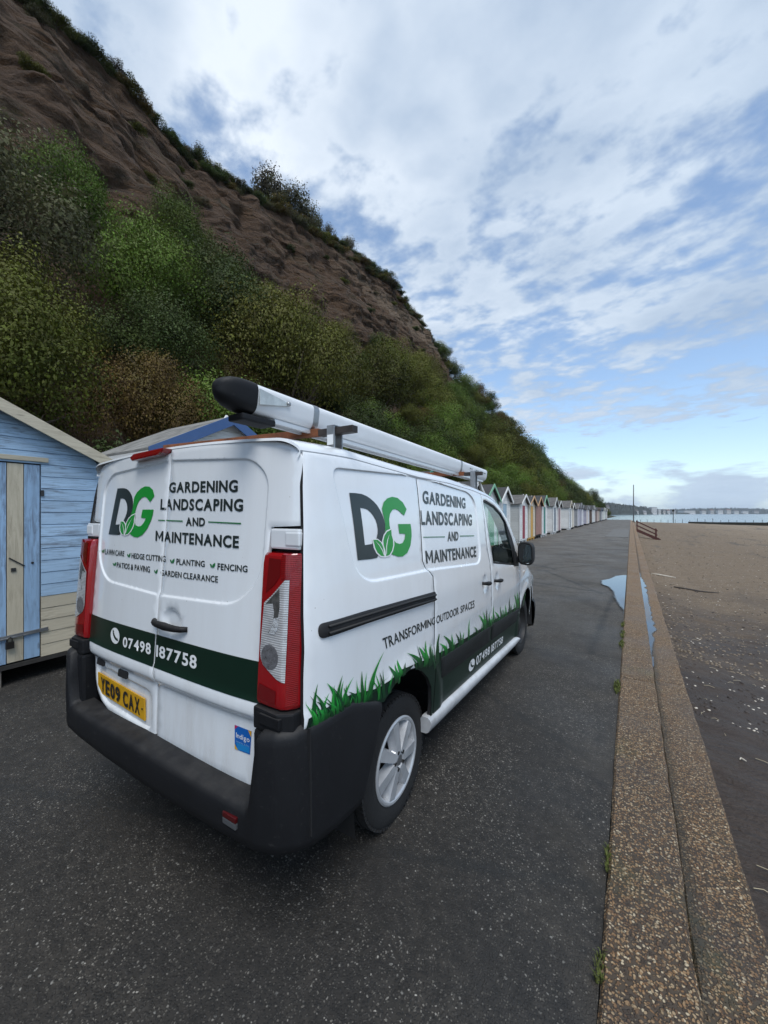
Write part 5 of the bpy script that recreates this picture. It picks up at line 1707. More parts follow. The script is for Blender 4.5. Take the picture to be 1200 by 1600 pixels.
DOOR_L = panel('rear_door', half_l, rear_surf, (0, -1, 0), VAN, PAINT, rings=rr + ledge + recr, grid=0.045, step=0.02)


# ---- roof: one pressing that rolls over into the sides
def roof_section(y, ztop_in=None):
    zp = top_z(y) + 0.004
    xs0 = XS(y, zp) - 0.001
    zt = zp + 0.052
    k = smoothstep(2.0, 2.7, y)
    crown = 0.028 + 0.03 * k
    pts = [Vector((xs0 - 0.010, y, zp - 0.02)), Vector((xs0, y, zp))]
    c0, c1, c2 = Vector((xs0, y, zp)), Vector((xs0 - 0.012, y, zt - 0.004)), Vector((xs0 - 0.11, y, zt + 0.004))
    for i in range(1, 9):
        t_ = i / 8
        pts.append(c0 * (1 - t_) ** 2 + c1 * 2 * t_ * (1 - t_) + c2 * t_ * t_)
    for i in range(1, 12):
        x = c2.x * (1 - i / 11)
        pts.append(Vector((x, y, zt + 0.004 + crown * (1 - (x / c2.x) ** 2))))
    return pts + [Vector((-p.x, p.y, p.z)) for p in pts[-2::-1]]


def strip(secs, a, b):
    rings = [s_[a:b] for s_ in secs]
    n = len(rings[0])
    v = [p for r in rings for p in r]
    f = [(i * n + k, i * n + k + 1, (i + 1) * n + k + 1, (i + 1) * n + k) for i in range(len(rings) - 1) for k in range(n - 1)]
    return v, f


ysr = [-.735, -.728, -.715, -.69] + list(np.linspace(-.64, 1.86, 42))
secs = [roof_section(max(y, -.69)) for y in ysr]
for s_, y in zip(secs, ysr):
    for p in s_:
        bow = 0.045 * (1 - (p.x / .85) ** 2)
        p.y = max(y, -.698 - .037 * smoothstep(.872, .79, abs(p.x)))
        if y < -.70:
            p.z -= (0.004, 0.0015, 0.0)[[-.735, -.728, -.715].index(y)] + 0.0
for p in secs[0]:
    p.z -= 0.010
N_ = len(secs[0])
v, f = strip(secs, 0, N_)
mesh_obj('roof', v, f, PAINT, VAN, smooth=40)
ysw = list(np.linspace(1.868, 2.64, 16))
sw = [roof_section(y) for y in ysw]
sw = [s_ for s_ in sw]
for s_ in sw:
    for p in s_:
        p.y += 0.10 * (1 - (p.x / .85) ** 2) * smoothstep(1.85, 2.2, p.y)
v1, f1 = strip(sw, 0, 11)
v2, f2 = strip(sw, N_ - 11, N_)
mesh_obj('windscreen_pillar', v1, f1, PAINT, VAN, smooth=40)
mesh_obj('windscreen_pillar', v2, f2, PAINT, VAN, smooth=40)
v, f = strip(sw, 11, N_ - 11)
mesh_obj('windscreen', [p + Vector((0, -0.004, -0.004)) for p in v], f, GLASS, VAN, smooth=40)
ysb = list(np.linspace(2.65, 3.58, 16))
sb = [roof_section(y) for y in ysb]
for s_ in sb:
    for p in s_:
        bw = 0.10 + 0.20 * smoothstep(2.7, 3.58, p.y)
        p.y += bw * (1 - (p.x / .85) ** 2)
v, f = strip(sb, 0, N_)
mesh_obj('bonnet', v, f, PAINT, VAN, smooth=40)
# nose: painted fascia, headlights, dark lower bumper
PLAN = [(.905, 3.42), (.895, 3.52), (.86, 3.64), (.78, 3.76), (.60, 3.87), (.35, 3.93), (0, 3.95)]
PLAN = PLAN + [(-a, b) for a, b in PLAN[-2::-1]]
PLAN = densify(PLAN, 0.06, False)


def nose(name, prof, m_, parent=VAN):
    rings = [[Vector((x * s_, 3.0 + (y - 3.0) * s_, z)) for s_, z in prof] for x, y in PLAN]
    n = len(prof)
    v = [p for r in rings for p in r]
    f = [(i * n + k, i * n + k + 1, (i + 1) * n + k + 1, (i + 1) * n + k) for i in range(len(rings) - 1) for k in range(n - 1)]
    return mesh_obj(name, v, f, m_, parent, smooth=40)


nose('nose_panel', [(1.0, .54), (1.005, .62), (.995, .72), (.965, .82), (.92, .87)], PAINT)
FB = nose('front_bumper', [(.94, .20), (1.015, .22), (1.03, .32), (1.035, .44), (1.025, .52), (1.0, .545)], PLASTIC)
HL = principled('headlamp_lens', (0.55, 0.58, 0.6), 0.08, 0.3, coat=1.0)
for sx in (1, -1):
    pts = [(x, y) for x, y in PLAN if .55 < sx * x < .895]
    v = [Vector((x * 1.012, 3.0 + (y - 3.0) * 1.012, z)) for x, y in pts for z in (.66, .74, .83)]
    f = [(i * 3 + k, i * 3 + k + 1, i * 3 + k + 4, i * 3 + k + 3) for i in range(len(pts) - 1) for k in range(2)]
    mesh_obj('headlight', v, f, HL, VAN, smooth=True)

# ---- inside: dark load space, floor, bulkhead, cab
b = MB()
sec_l = [[Vector((sx * (XS(y, z) - .045), y, z)) for sx, z in ((1, .84), (1, 1.2), (1, 1.5), (1, 1.83), (-1, 1.83), (-1, 1.5), (-1, 1.2), (-1, .84))] for y in (-.70, .1, .8, 1.43)]
b.loft(sec_l)
b.build('load_space', SHELL, VAN)
MB().box(-.60, .60, -.72, 3.5, .30, .80).box(-.88, .88, .46, 2.50, .34, .62).build('underbody', SHELL, VAN)
# floor lip and rear sill that close the gap above the bumper
MB().box(-.70, .70, -.735, -.70, .45, .86).build('rear_sill', SHELL, VAN)
SEAT = principled('seat_cloth', (0.05, 0.052, 0.058), 0.9, noise_amt=0.3)
DASH = principled('dashboard_plastic', (0.022, 0.022, 0.024), 0.6)
for sx in (.44, -.44, -.02):
    st_ = thing('seat')
    st_.parent = VAN
    w = .23 if sx != -.02 else .2
    MB().box(sx - w, sx + w, 1.68, 2.12, .80, .93).build('cushion', SEAT, st_, bevel=0.04)
    b = MB()
    b.loft([[Vector((sx - w, 1.60, .9)), Vector((sx + w, 1.60, .9)), Vector((sx + w, 1.72, .9)), Vector((sx - w, 1.72, .9))], [Vector((sx - w + .03, 1.47, 1.36)), Vector((sx + w - .03, 1.47, 1.36)), Vector((sx + w - .03, 1.57, 1.36)), Vector((sx - w + .03, 1.57, 1.36))]])
    b.build('backrest', SEAT, st_, bevel=0.03)
    MB().box(sx - .12, sx + .12, 1.47, 1.55, 1.39, 1.53).build('headrest', SEAT, st_, bevel=0.03)
b = MB()
b.loft([[Vector((sx * .84, y, z)) for y, z in ((2.28, .82), (2.20, 1.02), (2.34, 1.13), (2.60, 1.10), (2.70, .80))] for sx in (-1, 1)])
b.build('dashboard', DASH, VAN, bevel=0.02)
ring = [(Vector((.44, 2.10, 1.12)) + Matrix.Rotation(math.radians(-55), 4, 'X') @ Vector((.19 * math.cos(a), .19 * math.sin(a), 0))) for a in np.linspace(0, 2 * PI, 25)]
b = MB().tube(ring, .016, 8)
b.bar((.27, 2.10, 1.12), (.61, 2.10, 1.12), .03, .02).bar((.44, 2.10, 1.12), (.44, 2.26, 1.0), .05, .05)
b.build('steering_wheel', BLACK, VAN, True)
MB().box(-.86, .86, 2.3, 2.5, .55, .82).build('cab_floor', SHELL, VAN)

# ---- wheels
RIM = principled('wheel_trim_silver', (0.50, 0.515, 0.535), 0.36, 0.45, noise_amt=0.18, noise_scale=10)
RIMD = principled('wheel_well_dark', (0.020, 0.017, 0.015), 0.7, noise_amt=0.4, noise_scale=12)
STEEL = principled('steel_wheel_black', (0.028, 0.027, 0.027), 0.5, 0.3, noise_amt=0.4, noise_scale=9)
R_T = .332


def tyre(parent):
    prof = [(.090, .205), (.100, .218), (.106, .25), (.106, .28), (.101, .305), (.092, .322), (.080, .330)]
    tread = [(.076, .332), (.050, .333), (.049, .326), (.042, .326), (.041, .3335), (.006, .334), (.005, .326), (-.005, .326), (-.006, .334), (-.041, .3335), (-.042, .326), (-.049, .326), (-.050, .333), (-.076, .332)]
    pr = prof + tread + [(-.092, .322), (-.108, .29), (-.112, .25), (-.105, .215), (-.085, .205)]
    b = MB().loft(lathe(pr, 'X', 72), True, False)
    # shoulder blocks
    for k in range(60):
        a = 2 * PI * k / 60
        M = Matrix.Rotation(a, 4, 'X')
        for sx in (1, -1):
            b.box(min(sx * .078, sx * .097), max(sx * .078, sx * .097), -.011, .011, .318, .3305, M=M)
    o_ = b.build('tyre', RUBBER, parent, 35)
    return o_


def wheel(y, x, trim, sgn):
    w = thing('wheel', (x - sgn * .100, y, R_T - .012))
    w.parent = VAN
    tyre(w)
    # barrel and backing
    MB().loft(lathe([(sgn * .10, .212), (sgn * .085, .208), (sgn * .02, .19), (sgn * -.06, .19)], 'X', 48), True, False).build('rim', RIM if trim else STEEL, w, True)
    MB().loft(lathe([(sgn * .028, .001), (sgn * .028, .188)], 'X', 40), True, False).build('brake_plate', RIMD, w, True)
    if trim:
        # wheel cover: outer ring, seven broad spokes with sloping flanks, hub
        b = MB().loft(lathe([(sgn * .072, .190), (sgn * .100, .193), (sgn * .108, .201), (sgn * .109, .211), (sgn * .104, .219), (sgn * .088, .219)], 'X', 72), True, False)
        for k in range(7):
            a = 2 * PI * (k + .12) / 7
            M = Matrix.Rotation(a, 4, 'X')
            top = [(.040, -.020), (.194, -.029), (.194, .029), (.040, .020)]
            bot = [(.035, -.028), (.200, -.042), (.200, .042), (.035, .028)]
            hi = [.117, .106, .106, .117]
            lo = [.072, .058, .058, .072]
            vs_ = [M @ Vector((sgn * hi[i], p[1], p[0])) for i, p in enumerate(top)] + [M @ Vector((sgn * lo[i], p[1], p[0])) for i, p in enumerate(bot)]
            b.add(vs_, [(0, 1, 2, 3), (0, 4, 5, 1), (1, 5, 6, 2), (2, 6, 7, 3), (3, 7, 4, 0)])
        b.loft(lathe([(sgn * .113, .001), (sgn * .113, .030), (sgn * .110, .036), (sgn * .108, .058), (sgn * .085, .068)], 'X', 40), True, False)
        b.build('wheel_trim', RIM, w, 30)
        hb = MB().loft(lathe([(sgn * .116, .001), (sgn * .1155, .026), (sgn * .112, .029)], 'X', 28), True, False)
        hb.build('centre_cap', principled('cap_grey', (0.22, 0.225, 0.235), 0.35, 0.7), w, 30)
        bl = MB()
        for k in range(5):
            a = 2 * PI * k / 5 + .3
            M = Matrix.Rotation(a, 4, 'X')
            ringp = [[M @ Vector((sgn * xx, math.cos(q) * .0105, .046 + math.sin(q) * .0105)) for q in np.linspace(0, 2 * PI, 11)[:-1]] for xx in (.105, .118)]
            bl.loft(ringp)
        bl.build('wheel_bolts', STEEL, w, 30)
    else:
        b = MB().loft(lathe([(sgn * .095, .206), (sgn * .075, .195), (sgn * .040, .170), (sgn * .052, .11), (sgn * .070, .085), (sgn * .072, .001)], 'X', 48), True, False)
        b.build('wheel_disc', STEEL, w, True)
        hb = MB()
        for k in range(12):
            M = Matrix.Rotation(2 * PI * k / 12, 4, 'X')
            hb.loft([[M @ Vector((sgn * xx, math.cos(q) * .014, .140 + math.sin(q) * .02)) for q in np.linspace(0, 2 * PI, 11)[:-1]] for xx in (.040, .0495)])
        hb.build('vent_hole', BLACK, w)
    return w


wheel(0.012, .868, True, 1)
wheel(3.0, .868, False, 1)
wheel(0.012, -.868, True, -1)
wheel(3.0, -.868, False, -1)
# wheel housings
for y, xx in ((.02, .93), (3.0, .92)):
    for sx in (1, -1):
        b = MB()
        rings = []
        for x in (.60, xx - .024):
            rings.append([Vector((sx * x, y + .46 * math.cos(a) * (1.0 if y < 1 else .98), .34 + (.53 if y < 1 else .46) * math.sin(a))) for a in np.linspace(-.25, PI + .25, 24)])
        b.loft(rings, False, False)
        b.build('wheel_housing', BLACK, VAN, True)
MB().tube([(-.75, .01, .32), (.75, .01, .32)], .05, 12).build('rear_axle', RIMD, VAN, True)

# ---- side step / sill bar
SILL = principled('sill_silver_white', (0.55, 0.56, 0.57), 0.38, 0.15, noise_amt=0.3, noise_scale=5)
for sx in (1, -1):
    rings = []
    for y in (.29, .30, .8, 1.3, 1.9, 2.48, 2.56, 2.61, 2.625):
        zt = float(np.interp(y, [.3, 2.6], [.437, .310]))
        zb = zt - float(np.interp(y, [.3, 2.6], [.105, .085]))
        k = {2.56: .8, 2.61: .5, 2.625: .2}.get(y, .92 if y == .29 else 1)
        xo = XS(y, .45) + .034
        zc = (zt + zb) / 2
        h_ = (zt - zb) / 2 * k
        rings.append([Vector((sx * p, y, zc + q * h_)) for p, q in ((xo - .06, 1.0), (xo - .022, 1.0), (xo - .006, .72), (xo, .35), (xo - .004, -.25), (xo - .020, -.85), (xo - .035, -1.0), (xo - .12, -1.0))])
    MB().loft(rings).build('side_sill', SILL, VAN, 40)

# ---- rubbing strips on the doors
CLAD = m_plastic('door_cladding', (0.009, 0.0105, 0.0105), (0.014, 0.016, 0.016))


def strip_panel(name, quad, parent, mir=False):
    p = round_poly(quad, [.03, .01, .01, .02], 5)
    panel(name, p, lambda q: plain_side(q) + Vector((.013, 0, 0)), (1, 0, 0), parent, CLAD, grid=.09, depth=.016, edge=.004, step=.03, mirror=mir)


strip_panel('rubbing_strip', [(.432, .748), (1.50, .690), (1.515, .545), (.462, .605)], SLIDE_DOOR)
strip_panel('rubbing_strip', [(1.556, .687), (2.632, .607), (2.625, .475), (1.568, .540)], FRONT_DOOR)

# ---- sliding door rail
p = round_poly([(-.702, 1.232), (-.42, 1.222), (.330, 1.182), (.330, 1.127), (-.40, 1.166), (-.702, 1.176)], [.028, 0, .002, .002, 0, .028], 6)
RAIL = panel('door_rail', p, lambda q: plain_side(q) + Vector((.012, 0, 0)), (1, 0, 0), VAN, BLACK, grid=.08, depth=.02, edge=.005, step=.02)
rb = MB()
for k in range(2):
    a = [(-.66, 1.216 - k * .026), (0, 1.186 - k * .026), (.318, 1.166 - k * .026)]
    rb.tube([(XS(y, z) + .017, y, z) for y, z in a], .006, 6)
rb.build('rail_track', m_plastic('rail_grey', (0.016, 0.017, 0.018), (0.022, 0.023, 0.025)), RAIL, True)


# ---- door handles
def handle(parent, surf, c, along, out, L=.16, slope=0.0):
    """bowed grip over a scoop"""
    al, ou = Vector(along), Vector(out)
    c = Vector(c)
    pts, rad = [], []
    for i in range(11):
        t_ = i / 10 - .5
        bow = .030 * (1 - (2 * t_) ** 4) + .004
        pts.append(c + al * (t_ * L) + ou * bow + Vector((0, 0, slope * t_)))
        rad.append(.012 + .006 * (1 - abs(2 * t_)))
    b = MB().tube(pts, rad, 10)
    b.build('handle', m_plastic('handle_black', (0.006, 0.006, 0.0065), (0.010, 0.010, 0.0105)), parent, True)


handle(SLIDE_DOOR, None, (XS(1.33, 1.075) - .004, 1.335, 1.080), (0, 1, 0), (1, 0, 0), .17, -.02)
handle(FRONT_DOOR, None, (XS(1.68, 1.045) - .004, 1.685, 1.052), (0, 1, 0), (1, 0, 0), .20, -.02)
handle(DOOR_R, None, (.115, YR(.115, 1.13) + .004, 1.132), (1, 0, 0), (0, -1, 0), .27, -.004)
# wing repeater lamp
MB().box(XS(2.78, .98) - .01, XS(2.78, .98) + .008, 2.75, 2.81, .975, 1.0).build('side_repeater', principled('repeater_amber', (0.5, 0.45, 0.4), 0.15), VAN, bevel=0.006)

# ---- door mirrors
for sx in (1, -1):
    mr = thing('door_mirror')
    mr.parent = VAN
    # housing as a rounded block, open glass face towards the rear
    rings = []
    for y, k in ((2.335, .93), (2.345, 1.0), (2.40, 1.0), (2.46, .93), (2.51, .74), (2.535, .45)):
        ring = []
        for q in range(24):
            a = 2 * PI * q / 24
            cx, cz = math.cos(a), math.sin(a)
            ex, ez = abs(cx) ** .55 * (1 if cx > 0 else -1), abs(cz) ** .55 * (1 if cz > 0 else -1)
            ring.append(Vector((sx * (1.047 + .083 * ex * k), y - .437 * .083 * ex * k * (1 - smoothstep(2.35, 2.52, y) * .7), 1.238 + .118 * ez * k)))
        rings.append(ring)
    MB().loft(rings).build('housing', BLACK, mr, 40)
    g_ = []
    for a in np.linspace(0, 2 * PI, 33)[:-1]:
        ex, ez = abs(math.cos(a)) ** .6 * (1 if math.cos(a) > 0 else -1), abs(math.sin(a)) ** .6 * (1 if math.sin(a) > 0 else -1)
        g_.append(Vector((sx * (1.047 + .068 * ex), 2.330 - .437 * .068 * ex, 1.238 + .100 * ez)))
    mesh_obj('mirror_glass', g_, [tuple(range(32))], principled('mirror_silver', (0.75, 0.78, 0.78), 0.02, 1.0), mr)
    MB().loft([[Vector((sx * x, y + dy, z + dz)) for dy, dz in ((-.035, -.03), (.035, -.03), (.035, .03), (-.035, .03))] for x, y, z in ((.90, 2.42, 1.16), (.99, 2.43, 1.17))]).build('mirror_arm', BLACK, mr, bevel=.008)

# ---- rear lamps
RED = principled('lamp_red', (0.26, 0.003, 0.006), 0.06, coat=1.0)


def m_lens(name, col_a, col_b, sc):
    m, t, b, out = mat(name)
    P = t.n('ShaderNodeTexCoord').outputs['Object']
    z = t.n('ShaderNodeSeparateXYZ', ins={0: P}).outputs[2]
    w = t.math('SINE', t.math('MULTIPLY', z, sc))
    f = t.ramp(w, [(0.0, 0.0), (0.6, 1.0)])
    nz = t.noise(P, 24.0, 5, 0.6)
    c = t.mix(f, col_a, col_b)
    c = t.mix(t.math('MULTIPLY', t.ramp(nz, [(0.4, 0.0), (0.7, 1.0)]), 0.4), c, tuple(x * 0.4 for x in col_a))
    t.set(b, 'Base Color', c)
    b.inputs['Roughness'].default_value = 0.14
    b.inputs['Metallic'].default_value = 0.25
    b.inputs['Coat Weight'].default_value = 0.8
    bp = t.n('ShaderNodeBump', ins={'Strength': 0.2, 'Distance': 0.002, 'Height': w})
    t.set(b, 'Normal', bp.outputs[0])
    return m


CLEAR = m_lens('lamp_clear', (0.44, 0.44, 0.45), (0.74, 0.75, 0.76), 760.0)
REDR = m_lens('lamp_red_ribbed', (0.22, 0.003, 0.006), (0.34, 0.008, 0.010), 900.0)
LAMPGREY = principled('lamp_reflector_grey', (0.20, 0.195, 0.205), 0.3, 0.4, noise_amt=0.4, noise_scale=60, bump=0.6, bump_scale=160)


def lamp_surf(p):
    """p = (u 0..1 across from the door edge to the body side, z)"""
    u, z = p
    zi = (z - .93) / .57
    xi = .722 - .002 * zi
    x0 = xi + u * (.897 - .015 * max(0, zi - .5) - xi)
    y = YR(.74, z) - .034 + .012 * abs(u - .4) ** 2 + .055 * max(0, (u - .72) / .28) ** 2
    return Vector((x0, y, z))


for sx in (1, -1):
    lp = thing('rear_lamp')
    lp.parent = VAN
    mir = sx < 0
    # solid red body
    us = [0, .02, .06, .2, .4, .6, .75, .85, .93, 1.0]
    zs = [.93, .935, .95] + list(np.linspace(1.0, 1.46, 10)) + [1.49, 1.5]
    v, f = [], []
    for z in zs:
        e = {.93: .016, .935: .006, 1.49: .005, 1.5: .016}.get(round(z, 3), 0)
        for u in us:
            p = lamp_surf((u, z))
            p.y += e + (.018 if u == 0 else .006 if u == .02 else 0)
            v.append(p)
    nu = len(us)
    f += [(j * nu + i, j * nu + i + 1, (j + 1) * nu + i + 1, (j + 1) * nu + i) for j in range(len(zs) - 1) for i in range(nu - 1)]
    bs = len(v)
    back = [(Vector((p.x, -.70, p.z))) for p in v]
    rim = [i for i in range(nu)] + [j * nu + nu - 1 for j in range(1, len(zs))] + [(len(zs) - 1) * nu + i for i in range(nu - 2, -1, -1)] + [j * nu for j in range(len(zs) - 2, 0, -1)]
    mp = {}
    for i in rim:
        mp[i] = len(v)
        v.append(back[i])
    f += [(rim[k], rim[(k + 1) % len(rim)], mp[rim[(k + 1) % len(rim)]], mp[rim[k]]) for k in range(len(rim))]
    v = [Vector((sx * p.x, p.y, p.z)) for p in v]
    mesh_obj('lamp_body', v, f, RED, lp, smooth=35)

    def L(c_):
        """from the enlarged photo of the lamp to lamp coordinates"""
        return ((c_[0] - 115) / 300.0, 1.50 - (c_[1] - 185) / 1090.0 * .57)

    def lens(name, px, off, m_, grid=.05):
        sheet(name, [L(q) for q in px], lamp_surf, (0, -1, 0), off, m_, lp, grid=grid, step=.02, mirror=mir)

    lens('ribbed_lens', [(305, 190), (405, 192), (408, 1230), (368, 1240), (366, 365), (305, 365)], .0016, REDR)
    lens('clear_lens', [(342, 368), (364, 368), (362, 1076), (300, 1056), (180, 985), (155, 940), (146, 890), (163, 545), (240, 478)], .0020, CLEAR)
    lens('indicator_reflector', [(300, 430), (308, 560), (290, 690), (262, 755), (215, 750), (255, 690), (262, 600), (245, 540), (180, 552), (240, 490)], .0030, principled('lamp_chrome', (0.20, 0.195, 0.19), 0.2, 0.6, noise_amt=0.6, noise_scale=50))
    lens('indicator_lamp', [(264, 640), (304, 632), (304, 705), (268, 758), (222, 752), (248, 700)], .0034, principled('lamp_bright', (0.72, 0.73, 0.74), 0.15, 0.5, bump=0.8, bump_scale=90), .03)
    lens('reversing_lamp', [(238 + 76 * math.cos(a), 918 + 88 * math.sin(a)) for a in np.linspace(0, 2 * PI, 25)[:-1]], .0032, LAMPGREY, .03)
    lens('fog_lamp', [(150, 1120), (305, 1140), (300, 1235), (135, 1225)], .0020, principled('lamp_deep_red', (0.13, 0.002, 0.004), 0.12, coat=0.8))
    lens('brake_lamp', [(190, 220), (300, 225), (300, 340), (250, 410), (175, 470)], .0020, principled('lamp_deep_red', (0.13, 0.002, 0.004), 0.12, coat=0.8))
    # white hinge cover above and black block below
    b = MB()
    b.box(min(sx * .722, sx * .876), max(sx * .722, sx * .876), -.747, -.69, 1.512, 1.592)
    hc = b.build('hinge_cover', PAINT, lp, bevel=.008)
    MB().box(min(sx * .806, sx * .879), max(sx * .806, sx * .879), -.7505, -.70, 1.526, 1.580).build('hinge_cap', PAINT, lp, bevel=.006)
    b = MB()
    b.loft([[Vector((sx * x, y, z)) for x, y in ((.722, -.832), (.85, -.838), (.900, -.80), (.908, -.72), (.712, -.70))] for z in (.842, .925)])
    b.build('lamp_plinth', PLASTIC, lp, bevel=.008)
    MB().box(min(sx * .765, sx * .868), max(sx * .765, sx * .868), -.8415, -.82, .872, .912).build('plinth_cover', PLASTIC, lp, bevel=.004)

# high-level brake light
p = [(-.305, 1.945), (-.265, 1.962), (.008, 1.972), (-.005, 1.948), (-.04, 1.938), (-.285, 1.925)]
M = Matrix.Translation((0, -.756, 0)) @ Matrix(((1, 0, 0, 0), (0, 0, -1, 0), (0, 1, 0, 0), (0, 0, 0, 1)))
MB().prism([(x, z) for x, z in p], M @ Matrix.Translation((0, 0, -.03)), .055).build('brake_light', RED, DOOR_L, bevel=.008)

# ---- rear bumper
BPLAN = [(.958, -.262), (.960, -.50), (.955, -.66), (.945, -.74), (.918, -.805), (.868, -.855), (.79, -.882), (.62, -.895), (.3, -.905), (0, -.908)]
BPLAN = densify(BPLAN, .02, False)
BPLAN = BPLAN + [(-a, b) for a, b in BPLAN[-2::-1]]


def bump_top(x, y):
    ax = abs(x)
    if y > -.55:
        return float(np.interp(y, [-.55, -.50, -.42, -.34, -.26], [.876, .869, .836, .804, .772]))
    if y > -.80:
        return .872 + .004 * smoothstep(-.80, -.60, y)
    side = smoothstep(.745, .795, ax)
    return .572 + .012 * (1 - ax / .7 if ax < .7 else 0) + (.845 + .02 * smoothstep(.74, .87, ax) - .572) * side


def bump_dep(x, y):
    ax = abs(x)
    if y > -.80:
        return .045
    return .115 + (.075 - .115) * smoothstep(.74, .81, ax)


rings = []
nb_ = len(BPLAN)
for i, (x, y) in enumerate(BPLAN):
    a, c = BPLAN[max(0, i - 1)], BPLAN[min(nb_ - 1, i + 1)]
    tx, ty = c[0] - a[0], c[1] - a[1]
    l_ = math.hypot(tx, ty)
    nx, ny = ty / l_, -tx / l_          # outward?
    if nx * x + ny * (y + .3) < 0:
        nx, ny = -nx, -ny
    zt, dp = bump_top(x, y), bump_dep(x, y)
    zb = .392 + .03 * smoothstep(-.5, -.9, y)
    ring = []
    low = zt < .70
    for ins, z in ((.10, zb + .006), (.025, zb), (.006, zb + .014), (.0, zb + .05), (-.004 if not low else .0, zb + (zt - zb) * .45), (.0, zt - .05), (.003, zt - .028), (.010, zt - .010), (.022, zt - .001), (.036, zt + .003), (dp * .7, zt + .004), (dp, zt + .004), (dp + .002, zt - .10)):
        ring.append(Vector((x - nx * ins, y - ny * ins, z)))
    for p in ring:
        p.y = min(p.y, float(np.interp(p.z, [.39, .43, .60, .70, .79], [-.46, -.435, -.355, -.305, -.262])))
    rings.append(ring)
n = len(rings[0])
v = [p for r in rings for p in r]
f = [(i * n + k, i * n + k + 1, (i + 1) * n + k + 1, (i + 1) * n + k) for i in range(len(rings) - 1) for k in range(n - 1)]
f += [tuple(range(n)), tuple((nb_ - 1) * n + k for k in range(n - 1, -1, -1))]
BUMP = mesh_obj('rear_bumper', v, f, PLASTIC, VAN, smooth=50)
for sx in (1, -1):
    # joint between corner and side piece
    b = MB()
    b.add([(sx * (.9445 + dx), y, z) for dx in (-.01, .0012) for y, z in ((-.757, .47), (-.751, .47), (-.757, .868), (-.763, .868))], [(0, 1, 2, 3), (7, 6, 5, 4), (0, 4, 5, 1), (1, 5, 6, 2), (2, 6, 7, 3), (3, 7, 4, 0)])
    b.build('bumper_joint', BLACK, BUMP)
    if sx < 0:
        continue
    xa, xb = .63, .705
    MB().box(xa, xb, -.899, -.86, .512, .532).build('reflector', principled('reflector_red_shaded', (0.06, 0.003, 0.004), 0.35), BUMP, bevel=.003)  # shade under the step edge is put into both reflector colours
    MB().box(xa, xb, -.8985, -.86, .488, .5105).build('reflector_lens', principled('lens_white_shaded', (0.07, 0.075, 0.08), 0.4), BUMP, bevel=.003)

for sx in (1, -1):
    xa, xb = sorted((sx * .722, sx * .80))
    MB().box(xa, xb, -.835, -.74, .45, .842).build('bumper_cheek', PLASTIC, BUMP, bevel=.02)

# ---- number plate in its recess
def rear_at(x, z, d=0.0):
    return Vector((x, rear_surf((x, z)).y - d, z))


def map_quad(q, u, v_):
    (x0, z0), (x1, z1), (x2, z2), (x3, z3) = q      # TL TR BR BL
    tx, tz = x0 + (x1 - x0) * u, z0 + (z1 - z0) * u
    bx_, bz = x3 + (x2 - x3) * u, z3 + (z2 - z3) * u
    return (bx_ + (tx - bx_) * v_, bz + (tz - bz) * v_)


def glyph(ch, bold):
    if ch == 'M':        # drawn by hand: two stems and a V
        w, s_ = .86, .115 + bold * 2
        pts = [(0, 0), (s_, 0), (s_, .48), (w / 2 - .0, .12), (w - s_, .48), (w - s_, 0), (w, 0), (w, .73), (w - s_ * .85, .73), (w / 2, .30), (s_ * .85, .73), (0, .73)]
        v, f, _ = fill2d(pts)
        return v, f
    c = bpy.data.curves.new('txt', 'FONT')
    c.body = ch
    c.offset = bold
    c.resolution_u = 4
    o_ = bpy.data.objects.new('txt', c)
    me = bpy.data.meshes.new_from_object(o_)
    bpy.data.objects.remove(o_)
    bpy.data.curves.remove(c)
    vs_ = [(p.co.x, p.co.y) for p in me.vertices]
    fs = [tuple(p.vertices) for p in me.polygons]
    bpy.data.meshes.remove(me)
    return vs_, fs


def text2d(body, bold=0.0, gap=.095):
    """caps set one by one with even gaps, scaled to a unit box"""
    x, V, F = 0.0, [], []
    for ch in body:
        if ch == ' ':
            x += .22
            continue
        vs_, fs = glyph(ch, bold)
        x0, x1 = min(p[0] for p in vs_), max(p[0] for p in vs_)
        g_ = gap * {'A': .85, 'T': .75, 'V': .7, 'Y': .7, 'W': .7, 'R': .55, 'L': .65, 'P': .8}.get(ch, 1.0)
        if V and ch in 'ATVYW':
            x += gap * -.18
        b0 = len(V)
        V += [(p[0] - x0 + x, p[1]) for p in vs_]
        F += [tuple(i + b0 for i in f_) for f_ in fs]
        x += (x1 - x0) + g_
    x0, x1 = min(p[0] for p in V), max(p[0] for p in V)
    y0, y1 = min(p[1] for p in V), max(p[1] for p in V)
    return [((p[0] - x0) / (x1 - x0), (p[1] - y0) / (y1 - y0)) for p in V], F


